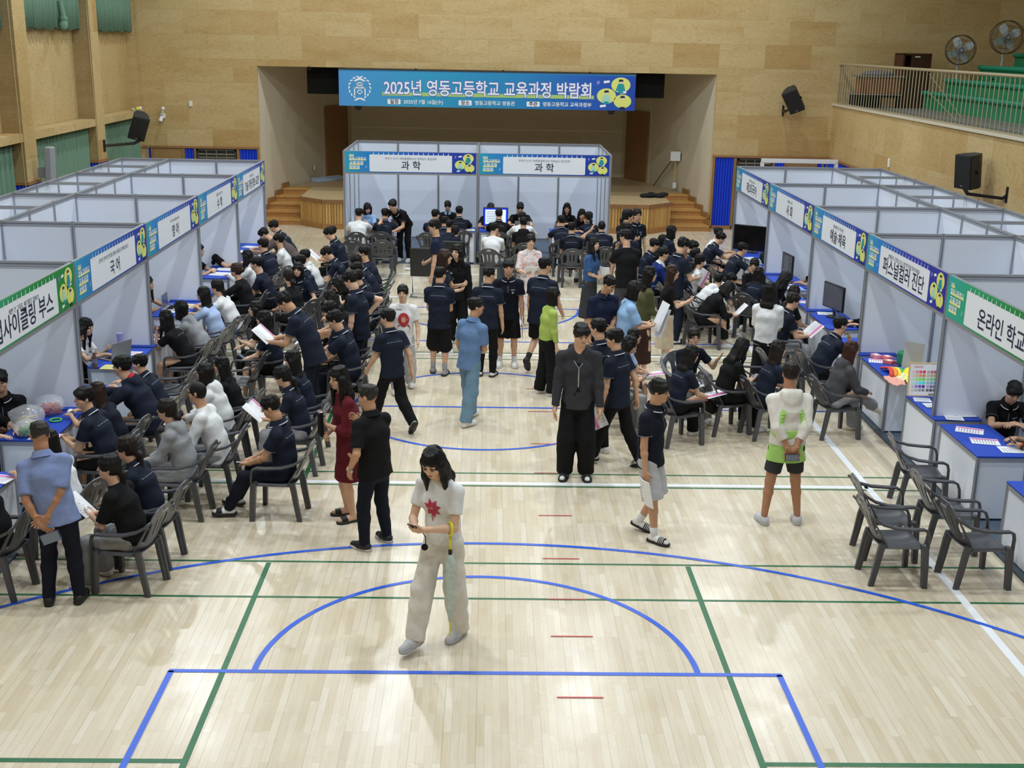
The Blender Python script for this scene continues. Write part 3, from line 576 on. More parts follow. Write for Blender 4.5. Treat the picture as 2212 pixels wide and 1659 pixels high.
def fan(x, y, z, rz, hp, lab, r=.36):
    t = thing('stand_fan', lab, 'fan', (x, y, z), rz, 'stand fans on the balcony'); m_ = MB(); m_.cyl((0, 0, 0), (0, 0, .04), .22, 20); m_.build('base', BLACK, t)
    FW = mat('fan_grey', (176, 178, 180), .4); m_ = MB(); m_.cyl((0, .08, .04), (0, .08, hp-.1), .022, 10); m_.cyl((0, .08, hp*.55), (0, .08, hp*.6), .035, 10); m_.build('pole', FW, t)
    m_ = MB(); m_.tube([(0, .18, hp), (0, .02, hp), (0, -.03, hp)], [.05, .085, .07], 14); m_.box((0, .08, hp-.1), (.06, .07, .14)); m_.build('motor', FW, t)
    m_ = MB(); ax = (Vector((1, 0, 0)), Vector((0, 0, 1)), Vector((0, 1, 0)))
    for yy, k in ((-.13, 1.0), (.03, 1.0)): m_.torus((0, yy, hp), r*k, .009, 36, 6, ax)
    for yy, k in ((-.17, .35), (-.16, .7), (.06, .7)): m_.torus((0, yy, hp), r*k, .004, 28, 5, ax)
    for k in range(40):
        a = 2*PI*k/40; c, s = math.cos(a), math.sin(a)
        m_.tube([(0+.04*c, -.175, hp+.04*s), (r*.6*c, -.17, hp+r*.6*s), (r*c, -.13, hp+r*s), (r*1.0*c, .03, hp+r*s), (r*.5*c, .07, hp+r*.5*s)], .0028, 4)
    m_.build('guard', GREY_D, t); m_ = MB(); m_.cyl((0, -.06, hp), (0, -.12, hp), .055, 14); m_.build('hub', FW, t)
    for k in range(4):
        a = 2*PI*k/4+.5; m_ = MB(); rings = []
        for q_, w in ((.05, .05), (.14, .085), (.24, .1), (.31, .07), (.33, .02)):
            d = Vector((math.cos(a), 0, math.sin(a))); sd = Vector((-math.sin(a), .35, math.cos(a))).normalized(); c = Vector((0, -.07, hp))+d*q_
            rings.append([c-sd*w, c-sd*w+Vector((0, .006, 0)), c+sd*w+Vector((0, .006, 0)), c+sd*w])
        m_.loft(rings); m_.build('blade', mat('fan_blade', (206, 210, 212), .3), t)
fan(11.95, 22.6, 3.85, -.15, 1.0, 'stand fan nearest the dark cabinet on the balcony'); fan(12.75, 21.8, 4.15, -.1, 1.02, 'taller stand fan on the green steps, between the other two', .39); fan(13.25, 20.9, 4.5, -1.35, 1.1, 'stand fan turned sideways at the right edge of the picture', .4)
t = thing('cabinet', 'tall dark brown wooden cabinet with open shelf on the balcony', 'cabinet', (10.95, 23.1, 3.38), .12); m_ = MB()
for sx in (-.36, .36): m_.box((sx, 0, .68), (.05, .5, 1.36))
m_.box((0, .23, .68), (.72, .04, 1.36)); m_.box((0, 0, 1.34), (.77, .5, .05)); m_.box((0, 0, 1.02), (.7, .46, .04)); m_.box((.1, -.2, 1.19), (.5, .05, .3)); m_.build('body', mat('cabinet_wood', (70, 38, 26), .4, var=.15, vscale=6), t)
m_ = MB(); m_.box((0, -.24, .5), (.68, .03, .98)); m_.build('door', MATS['cabinet_wood'], t); m_ = MB(); m_.box((.0, -.255, 1.28), (.14, .004, .03)); m_.build('label_plate', WHITE, t)
t = thing('lectern', 'low brown box under a grey cushion behind the balcony railing', 'box', (10.05, 23.0, 3.38)); m_ = MB(); m_.box((0, 0, .55), (1.0, .5, .4)); m_.box((.28, -.255, .55), (.5, .012, .36)); m_.build('body', mat('orange_brown_wood', (134, 82, 50), .45, var=.12, vscale=6), t)
m_ = MB(); m_.box((0, -.02, .78), (1.2, .6, .04)); m_.build('lid', mat('grey_board', (118, 112, 106), .6), t); m_ = MB(); m_.ball((0, 0, .83), (.42, .26, .1), 20, 8); m_.build('cushion', mat('grey_cushion', (92, 94, 106), .8, bump=.3), t)
t = thing('crate', 'black crate with an open brown side under the low brown box', 'crate', (10.0, 23.0, 3.38)); m_ = MB(); m_.box((0, .0, .15), (1.1, .55, .3)); m_.build('body', BLACKM, t); m_ = MB(); m_.box((.3, -.28, .13), (.36, .012, .24)); m_.build('panel', mat('brown_panel', (120, 92, 66), .6), t); m_ = MB(); m_.box((-.02, -.03, .33), (1.2, .62, .03)); m_.build('lid', MATS['grey_board'], t)
# ------------------------------------------------------------------ things on the walls
def wall_speaker(loc, R, lab, arm):
    t = thing('wall_speaker', lab, 'speaker', loc); t.rotation_euler = R.to_euler(); w, d, h = .2, .36, .62
    prof = [(-w, -.0), (-w*.86, d*.62), (-w*.45, d), (w*.45, d), (w*.86, d*.62), (w, 0)]
    m_ = MB(); m_.prism([(x, y, -h/2) for x, y in prof], (0, 0, h)); m_.build('cabinet', mat('speaker_black', (40, 40, 42), .6), t)
    m_ = MB(); m_.box((0, -.012, 0), (2*w-.02, .03, h-.02), bev=.01); m_.build('grille', mat('speaker_grille', (22, 22, 23), .7, bump=.4, bscale=200), t)
    m_ = MB(); m_.box((0, -.03, -h/2+.06), (.05, .006, .02)); m_.build('badge', mat('badge_grey', (120, 120, 122), .4), t); m_ = MB(); m_.cyl((w*.95, d*.35, .0), (w*.99, d*.4, .0), .03, 10); m_.build('handle_cup', BLACKM, t)
    inv = R.transposed(); m_ = MB(); P = [inv @ (Vector(p)-Vector(loc)) for p in arm]
    for a, b_ in zip(P[:-1], P[1:]): m_.bar(a, b_, .05, .05)
    m_.bar(P[-1]+inv @ Vector((0, 0, -.14)), P[-1]+inv @ Vector((0, 0, .14)), .06, .03); m_.build('bracket', BLACK, t)
def rot(az, tilt, roll): return Matrix.Rotation(az, 3, 'Z') @ Matrix.Rotation(tilt, 3, 'X') @ Matrix.Rotation(roll, 3, 'Y')
wall_speaker((-8.5, 21.3, 2.62), rot(.3, .42, .28), 'black loudspeaker tilted down over the far left booths', [(-8.5, 21.4, 2.35), (-8.55, 21.0, 2.3), (-9.02, 20.2, 2.3)])
wall_speaker((8.0, 23.35, 3.45), rot(-.35, .42, -.42), 'black loudspeaker tilted down on the wall right of the stage', [(8.0, 23.4, 3.3), (7.9, 23.7, 3.2), (7.9, 24.0, 3.2)])
wall_speaker((8.75, 13.4, 2.7), rot(-1.15, .1, .0), 'black boxy loudspeaker on an arm on the right wall', [(8.78, 13.4, 2.45), (8.8, 13.2, 2.33), (9.2, 12.6, 2.33), (9.25, 12.55, 2.4)])
t = thing('column_heater', 'grey slim column speaker on the left wall pier', 'column speaker', (-8.72, 15.75, 2.3)); m_ = MB(); m_.box((0, 0, 0), (.14, .26, .72), bev=.02, R=Matrix.Rotation(.05, 3, 'Y')); m_.build('body', mat('grey_case', (150, 152, 158), .5), t); m_ = MB(); m_.box((-.14, -.03, -.15), (.18, .1, .2)); m_.build('bracket', mat('grey_bracket', (126, 128, 132), .5), t)
def plate(p, n_, w, h, lab, name='wall_plate', cat='switch plate', col=(226, 226, 224)):
    m_ = MB(); x, y, z = p; m_.box(p, (w if n_ == 'y' else .03, .03 if n_ == 'y' else w, h), bev=.006); return tag(m_.build(name, mat('plate_%d' % col[0], col, .5)), lab, cat)
plate((-7.86, 23.985, 3.1), 'y', .09, .14, 'small white plate on the far wall left of the stage')
m_ = MB(); m_.box((-8.6, 23.96, 2.78), (.12, .06, .12)); m_.cyl((-8.6, 23.9, 2.82), (-8.57, 23.85, 2.95), .03); m_.ball((-8.56, 23.84, 2.97), .05); m_.cyl((-8.62, 23.9, 2.75), (-8.65, 23.84, 2.64), .05); tag(m_.build('wall_camera', WHITE), 'white twin spotlight fixture low on the far wall, left', 'wall fixture')
plate((9.235, 19.0, 2.33), 'x', .1, .2, 'small white plate on the right wall over the booths', col=(230, 230, 230))
t = thing('junction_box', 'white electric box with conduit on the right stage wall', 'electric box', (5.5, 26.0, 0)); m_ = MB(); m_.box((-.12, -.1, 1.78), (.28, .12, .26)); m_.build('box', WHITE, t); m_ = MB(); m_.box((.12, -.1, 1.76), (.16, .1, .2)); m_.build('dark_box', mat('grey_box', (92, 92, 94), .5), t)
m_ = MB(); m_.cyl((-.1, -.06, 1.65), (-.1, -.06, 1.02), .016, 6); m_.build('conduit', mat('conduit_yellow', (206, 178, 112), .5), t); m_ = MB(); m_.box((-.1, -.09, .95), (.1, .06, .16)); m_.build('socket', WHITE, t)
m_ = MB(); m_.tube([(-.2, -.06, 1.66), (-.4, .2, 1.3), (-.6, .6, .85)], .012, 5); m_.build('cable', BLACK, t)
plate((-5.1, 27.2, 1.15), 'x', .09, .16, 'white socket on the left stage wall near the door', col=(228, 228, 226))
m_ = MB(); m_.cyl((-5.15, 27.0, .82), (-4.45, 27.9, .82), .05, 10); m_.cyl((-5.1, 26.75, .81), (-4.3, 27.75, .81), .045, 10); m_.cyl((-5.0, 26.6, .8), (-4.35, 27.45, .8), .035, 10); tag(m_.build('rolled_posters', mat('rolled_print', (176, 190, 214), .5, var=.12, vscale=9)), 'rolled up pale blue posters lying on the stage floor', 'posters')
m_ = MB(); r = random.Random(4)
for k in range(9): m_.ball((4.35+.09*k*.8, 24.5+r.uniform(-.08, .08), .82+r.uniform(0, .04)), (.12, .12, .06), 10, 6)
tag(m_.build('folded_clothes', mat('black_cloth', (26, 26, 32), .9)), 'black clothes left on the right front corner of the stage', 'clothes')
t = thing('goal_frame', 'white goal frame standing behind the right booths', 'goal', (8.0, 22.2, 0)); m_ = MB(); m_.box((0, 0, 2.04), (1.95, .1, .1)); m_.build('crossbar', WHITE, t)
for x in (-.95, .95): m_ = MB(); m_.box((x, 0, 1.0), (.08, .1, 2.0)); m_.build('upright', WHITE, t)
# little balls on the left ledge
for (y, c, lb) in ((23.4, (206, 226, 80), 'yellow green ball on the window ledge'), (23.65, (232, 232, 230), 'white shuttlecock on the window ledge by the corner'), (23.0, (190, 176, 150), 'crumpled beige scrap on the window ledge')):
    m_ = MB(); m_.ball((-9.1, y, 2.98), .05, 12, 8); tag(m_.build('ball' if c[0] == 206 else 'scrap', mat('ball_%d' % c[0], c, .6)), lb, 'ball' if c[0] == 206 else 'scrap')
# ------------------------------------------------------------------ plastic armchair
PLAST = mat('grey_plastic', (74, 75, 80), .34, spec=.5, var=.03, vscale=5); PL_MARK = mat('chair_mark', (176, 176, 178), .5)
def chair_meshes():
    G = {}
    def shell(P, n, th): # grid of points to solid
        bmx = bmesh.new(); return bmx
    # backrest with openings: u -1..1, v 0..1
    holes = [(0, .905, .17, .022, 4), (-.17, .50, .05, .19, 4), (.17, .50, .05, .19, 4), (-.66, .50, .17, .27, 2.2), (.66, .50, .17, .27, 2.2)]
    def hf(u, v): return min(((abs((u-cu)/ru)**p+abs((v-cv)/rv)**p)**(1/p)-1)*min(ru, rv) for cu, cv, ru, rv, p in holes)
    nu, nv = 56, 40; uv = {}
    def snap(u, v):
        for _ in range(3):
            f = hf(u, v)
            if abs(f) > .03: break
            e = 1e-3; gu = (hf(u+e, v)-f)/e; gv = (hf(u, v+e)-f)/e; g = gu*gu+gv*gv+1e-9; u -= f*gu/g; v -= f*gv/g
        return u, v
    def S(u, v):
        w = .208+.03*v-.02*max(0, v-.75)/.25; zt = .825-.12*abs(u)**2.6; z = .405+(zt-.405)*v; y = -.20-.175*v+.055*(u*u)*(1-.25*v)
        return Vector((u*w, y, z))
    cells = [(i, j) for i in range(nu) for j in range(nv) if hf(-1+2*(i+.5)/nu, (j+.5)/nv) > 0]
    use = {}
    for i, j in cells:
        for a in ((i, j), (i+1, j), (i+1, j+1), (i, j+1)): use[a] = use.get(a, 0)+1
    idx = {}; vs = []
    for (i, j), c in use.items():
        u, v = -1+2*i/nu, j/nv
        if c < 4 and 0 < i < nu and 0 < j < nv: u, v = snap(u, v)
        idx[(i, j)] = len(vs); vs.append(S(u, v))
    fs = [(idx[(i, j)], idx[(i+1, j)], idx[(i+1, j+1)], idx[(i, j+1)]) for i, j in cells]
    def solid(vs, fs, th, name):
        bmx = bmesh.new(); bv = [bmx.verts.new(p) for p in vs]
        for f in fs: bmx.faces.new([bv[k] for k in f])
        bmesh.ops.recalc_face_normals(bmx, faces=bmx.faces); bmesh.ops.solidify(bmx, geom=bmx.faces[:], thickness=th)
        for f in bmx.faces: f.smooth = True
        for e in bmx.edges:
            if len(e.link_faces) == 2 and e.calc_face_angle(0) > .7: e.smooth = False
        me = bpy.data.meshes.new(name); bmx.to_mesh(me); bmx.free(); me.materials.append(PLAST); return me
    G['backrest'] = solid(vs, fs, .012, 'chair_backrest')
    n = 20; vs = []; 
    for j in range(n+1):
        for i in range(n+1):
            u = -1+2*i/n; v = j/n; w = .20+.02*v; z = .402+.012*abs(u)**3-.018*(1-u*u)*math.sin(PI*min(1, v*1.1)) + (.02*(1-v*6)**2 if v < 1/6 else 0) - (.05*((v-.88)/.12)**2 if v > .88 else 0) - (.03*((abs(u)-.9)/.1)**2 if abs(u) > .9 else 0)
            vs.append(Vector((u*w, -.215+.46*v, z)))
    fs = [(j*(n+1)+i, j*(n+1)+i+1, (j+1)*(n+1)+i+1, (j+1)*(n+1)+i) for j in range(n) for i in range(n)]
    G['seat'] = solid(vs, fs, .012, 'chair_seat')
    for s, nm in ((-1, 'armL'), (1, 'armR')):
        m_ = MB(); path = [(.232, -.345, .735), (.242, -.30, .69), (.254, -.22, .645), (.264, -.10, .612), (.268, .05, .60), (.264, .16, .597), (.258, .205, .575), (.247, .225, .52), (.234, .232, .40)]
        pts = [Vector((s*x, y, z)) for x, y, z in path]; rings = []
        for i, p in enumerate(pts):
            d = (pts[min(i+1, 8)]-pts[max(i-1, 0)]).normalized(); sd = Vector((1, 0, 0)); sd = (sd-d*sd.dot(d)).normalized(); u = sd.cross(d); w = .02+.012*math.sin(PI*min(1, i/6.5)); h = .013
            rings.append([p+sd*(w*math.copysign(abs(math.cos(a))**.6, math.cos(a)))+u*(h*math.copysign(abs(math.sin(a))**.6, math.sin(a))) for a in [2*PI*k/12 for k in range(12)]])
        m_.loft(rings); G[nm] = m_.mesh('chair_armrest', PLAST, True)
    for s in (-1, 1):
        for f in (-1, 1):
            m_ = MB(); a = [(.218, .208, .425), (.222, .215, .36), (.23, .226, .2), (.237, .236, 0)] if f > 0 else [(.18, -.18, .43), (.182, -.20, .35), (.182, -.225, .18), (.182, -.255, 0)]
            rings = []
            for i, (x, y, z) in enumerate(a):
                w = .034-.008*i/3; dd = .032-.006*i/3; y2 = y
                prof = [(-w, -dd*f), (w*.85, -dd*f), (w, -dd*f*.7), (w, dd*f*.8), (w*.8, dd*f), (-w*.2, dd*f), (-w*.35, dd*f*.3), (-w, dd*f*.1)]
                rings.append([Vector((s*(x+px), y2+py, z)) for px, py in prof])
            m_.loft(rings); G['leg%d%d' % (s, f)] = m_.mesh('chair_leg', PLAST, 'auto')
    m_ = MB()
    for k, w in enumerate((.016, .012, .02, .014)): m_.box((-.04+.027*k, -.377, .772), (w, .004, .016))
    G['mark'] = m_.mesh('chair_mark', PL_MARK)
    return G
CG = chair_meshes()
def make_chair():
    t = thing('plastic_armchair', 'x', 'chair', (0, 0, 0)); link('seat', CG['seat'], t); b = link('backrest', CG['backrest'], t); link('print_mark', CG['mark'], b)
    for k in ('armL', 'armR'): link('armrest', CG[k], t)
    for s in (-1, 1):
        for f in (-1, 1): link('leg', CG['leg%d%d' % (s, f)], t)
    return t
CH0 = make_chair(); CHT = tree_of(CH0); CH_USED = [False]
def chair(x, y, rz, label, group='grey plastic armchairs', z=0.):
    if not CH_USED[0]:
        CH_USED[0] = True; CH0.location = (x, y, z); CH0.rotation_euler = (0, 0, rz); CH0['label'] = label; CH0['group'] = group; return CH0
    return dup(CH0, (x, y, z), rz, label, group, CHT)
def office_chair(x, y, rz, label):
    t = thing('visitor_chair', label, 'chair', (x, y, 0), rz, 'black visitor chairs'); LE = mat('black_leather', (34, 34, 35), .5, bump=.1)
    m_ = MB(); m_.box((0, 0, .45), (.48, .46, .07), bev=.025); m_.build('seat', LE, t, 'auto'); m_ = MB(); m_.box((0, -.27, .72), (.47, .05, .56), bev=.02, R=Matrix.Rotation(.16, 3, 'X')); m_.build('backrest', LE, t, 'auto')
    m_ = MB()
    for s in (-1, 1): m_.tube([(s*.24, -.3, .66), (s*.25, -.2, .64), (s*.26, .2, .63), (s*.26, .25, .58), (s*.25, .25, .03), (s*.25, .22, .014), (s*.25, -.24, .014)], .014, 8)
    m_.tube([(-.25, -.24, .014), (.25, -.24, .014)], .014, 8); m_.tube([(-.25, .2, .42), (.25, .2, .42)], .012, 8); m_.build('frame', CHROME, t, True)
    for s in (-1, 1): m_ = MB(); m_.box((s*.255, .02, .65), (.045, .3, .025), bev=.008); m_.build('armrest', BLACK, t)
    return t
# ------------------------------------------------------------------ people: skeleton
def V3(*a): return np.array(a, float)
def nrm(v): v = np.asarray(v, float); return v/(np.linalg.norm(v)+1e-9)
def rotv(v, ax, a):
    ax = nrm(ax); c, s = math.cos(a), math.sin(a); v = np.asarray(v, float)
    return v*c+np.cross(ax, v)*s+ax*np.dot(ax, v)*(1-c)
def ik(a, b, l1, l2, pole):
    d = b-a; L = np.linalg.norm(d); mx = (l1+l2)*.998
    if L > mx: b = a+d/L*mx; d = b-a; L = mx
    L = max(L, abs(l1-l2)+1e-3); x = (l1*l1-l2*l2+L*L)/(2*L); h = math.sqrt(max(l1*l1-x*x, 0)); u = d/L
    p = np.asarray(pole, float); p = p-u*np.dot(p, u); p = nrm(p)
    return a+u*x+p*h, b
ARM = {  # wrist relative to shoulder joint (out, forward, up) in units of height, elbow pole (out, fwd, up), palm normal (in=-out, fwd, up), finger dir or None, curl
    'down': ((.035, .03, -.325), (.3, -1, 0), (-1, .1, 0), None, .35),
    'relax': ((.045, .07, -.30), (.4, -1, 0), (-1, .0, 0), None, .45),
    'swingf': ((.03, .14, -.28), (.3, -1, -.2), (-1, 0, 0), None, .4),
    'swingb': ((.045, -.09, -.30), (.3, -1, 0), (-1, .3, 0), None, .4),
    'pocket': ((.05, .03, -.27), (.6, -1, 0), (-1, 0, 0), (-.2, .35, -1), .2),
    'phone': ((-.075, .17, -.15), (.7, -.4, -1), (-.6, -.2, .9), None, .75),
    'phone1': ((-.02, .19, -.11), (.5, -.2, -1), (-.8, -.3, .5), None, .8),
    'read': ((-.035, .19, -.17), (.6, -.3, -1), (-.5, .1, .9), None, .7),
    'clasp': ((-.098, .13, -.225), (.8, -.7, -.5), (0, -1, .2), (-.9, .3, .1), .6),
    'fold': ((-.10, .12, -.15), (.7, -.3, -1), (0, -1, 0), (-1, .25, .05), .5),
    'behind': ((-.085, -.125, -.275), (.9, -.6, 0), (0, -1, .1), (-.8, .0, -.5), .55),
    'lap': ((-.055, .20, -.235), (.6, -.7, -.3), (0, .0, -1), (-.5, .9, -.1), .45),
    'knee': ((-.01, .25, -.23), (.6, -.6, -.4), (0, .1, -1), (-.1, .9, -.35), .35),
    'arm': ((.06, .14, -.20), (.5, -1, -.2), (0, 0, -1), (0, 1, -.1), .3),
    'table': ((-.03, .25, -.16), (.9, -.4, -.5), (0, 0, -1), (-.35, 1, 0), .3),
    'tablex': ((-.10, .20, -.16), (1, -.2, -.5), (0, 0, -1), (-.9, .5, 0), .35),
    'chin': ((-.055, .13, .035), (.2, .4, -1), (-.3, -1, .1), (-.2, -.2, 1), 1.1),
    'point': ((-.02, .20, -.06), (.4, -.1, -1), (-.6, -.1, .2), None, .6),
    'wave': ((.09, .14, -.03), (.5, -.5, -1), (0, .2, 1), (.35, .6, .75), .25),
    'reach': ((-.01, .27, -.09), (.8, -.2, -.6), (0, 0, -1), (-.15, 1, -.1), .25),
    'head': ((.02, .07, .10), (.7, .2, -1), (-1, .1, 0), (-.3, -.1, 1), .4),
    'back': ((.05, -.05, -.16), (.6, -1, .3), (-1, 0, 0), (-.6, .5, .1), .4),
}
def skeleton(D):
    """joints in the person's own space: x right, y forward, z up, feet on z=0"""
    H = D.get('H', 1.68); sit = D.get('sit', 0); fem = D.get('f', 0); J = {'H': H}
    lean = math.radians(D.get('lean', 6 if sit else 2)); tw = math.radians(D.get('tw', 0)); side = math.radians(D.get('side', 0))
    hz = D.get('seat', .455) if sit else .515*H-D.get('drop', .0)
    hip = V3(0, 0, hz)
    u = V3(math.sin(side), math.sin(lean)*math.cos(side), math.cos(lean)*math.cos(side)); f = nrm(V3(0, 1, 0)-u*u[1]); f = rotv(f, u, tw); r = np.cross(f, u)
    J.update(hip=hip, u=u, f=f, r=r); sw = (.096 if fem else .105)*H
    uc = nrm(u+f*(-.03)); J['waist'] = hip+u*.11*H; cu = rotv(u, r, -math.radians(D.get('hunch', 14 if sit else 4))); J['chest'] = J['waist']+cu*.115*H
    J['neck'] = J['chest']+cu*.105*H; J['cu'] = cu; cf = np.cross(cu, r); J['cf'] = cf
    for s, k in ((-1, 'L'), (1, 'R')): J['sh'+k] = J['neck']+r*s*sw-cu*.043*H-cf*.0*H
    hy, hp, hr = (math.radians(D.get(k, 0)) for k in ('hy', 'hp', 'hr'))
    base = rotv(f, V3(0, 0, 1), 0); hf = nrm(V3(f[0], f[1], 0)); hf = rotv(hf, V3(0, 0, 1), hy); hr_ = np.cross(hf, V3(0, 0, 1)); hf = rotv(hf, hr_, -hp); hu = np.cross(hr_, hf)
    if hr: hr_ = rotv(hr_, hf, hr); hu = rotv(hu, hf, hr)
    hs = H/1.68*.98 if H < 1.72 else 1.0; J['hs'] = hs
    nd = nrm(cu*.55+hu*.45+nrm(V3(f[0], f[1], 0))*.18); J['headb'] = J['neck']+nd*.058*H; J['head'] = J['headb']+hu*.098*hs+hf*.022*hs; J['hu'] = hu; J['hf'] = hf; J['hr'] = hr_
    J['top'] = J['head']+hu*.118*hs
    # legs
    l1, l2, ah = .239*H, .236*H, .045*H; hw = (.052 if fem else .05)*H
    for s, k in ((-1, 'L'), (1, 'R')):
        h = hip+r*s*hw if not sit else hip+V3(s*hw, 0, 0); J['h'+k] = h
        fo = D.get('foot'+k)
        if sit:
            sp = D.get('spread', .09); kn = h+V3(s*sp*.6, l1*.985, .0); kn[2] = hz-.02+D.get('kneez', 0.0)
            if fo is None: fo = (s*(hw+sp*.75), l1*.985+D.get('ff', .03), 0)
            if D.get('cross') == k: kn = h+V3(-s*.07, l1*.96, .09); fo = (-s*.10, l1*.96+.30, .26)
            an = V3(fo[0], fo[1], fo[2]+ah); d = nrm(an-kn); an = kn+d*min(np.linalg.norm(an-kn), l2*1.0)
            if not D.get('cross') == k: an[2] = max(an[2], ah)
            J['kn'+k], J['an'+k] = kn, an; J['ft'+k] = math.radians(D.get('toe'+k, 8))*-s; J['fp'+k] = -.35 if D.get('cross') == k else 0.
        else:
            st = D.get('step', 0.)*(1 if k == 'R' else -1)
            if fo is None: fo = (s*(hw+.012*H+D.get('wide', 0)), st, 0)
            lift = D.get('lift'+k, fo[2]); an = V3(fo[0], fo[1], ah+lift)
            kn, an = ik(h, an, l1, l2, V3(s*.1, 1, 0)); J['kn'+k], J['an'+k] = kn, an; J['ft'+k] = math.radians(D.get('toe'+k, 8))*-s; J['fp'+k] = -D.get('pitch'+k, (lift*6 if st <= 0 else 0))
    # arms
    a1, a2 = .172*H, .150*H; yw = nrm(V3(f[0], f[1], 0)); xw = np.cross(yw, V3(0, 0, 1))
    for s, k in ((-1, 'L'), (1, 'R')):
        ps = D.get('arm'+k, 'lap' if sit else 'down'); ov = None
        if isinstance(ps, tuple): ps, ov = ps
        (o, fw, up), pl, pn, fd, cl = ARM[ps]; conv = lambda q: xw*(q[0]*s)+yw*q[1]+V3(0, 0, q[2])
        sh = J['sh'+k]; w = sh+conv((o, fw, up))*H
        if ov is not None: w = V3(*ov)
        if ps in ('table', 'tablex') and ov is None: w[2] = .80
        if ps in ('lap', 'knee') and sit and ov is None: w[2] = max(w[2], hz+.078*H/1.68+.035)
        el, w = ik(sh, w, a1, a2, conv(pl)); J['el'+k], J['wr'+k] = el, w
        d = nrm(conv(fd)) if fd else nrm(w-el); n = conv(pn); n = nrm(n-d*np.dot(n, d)); J['hd'+k], J['hn'+k], J['ht'+k] = d, n, np.cross(d, n)*s; J['cl'+k] = D.get('curl'+k, cl)
        J['grip'+k] = w+(d*.075+n*.03)*H/1.68
    return J
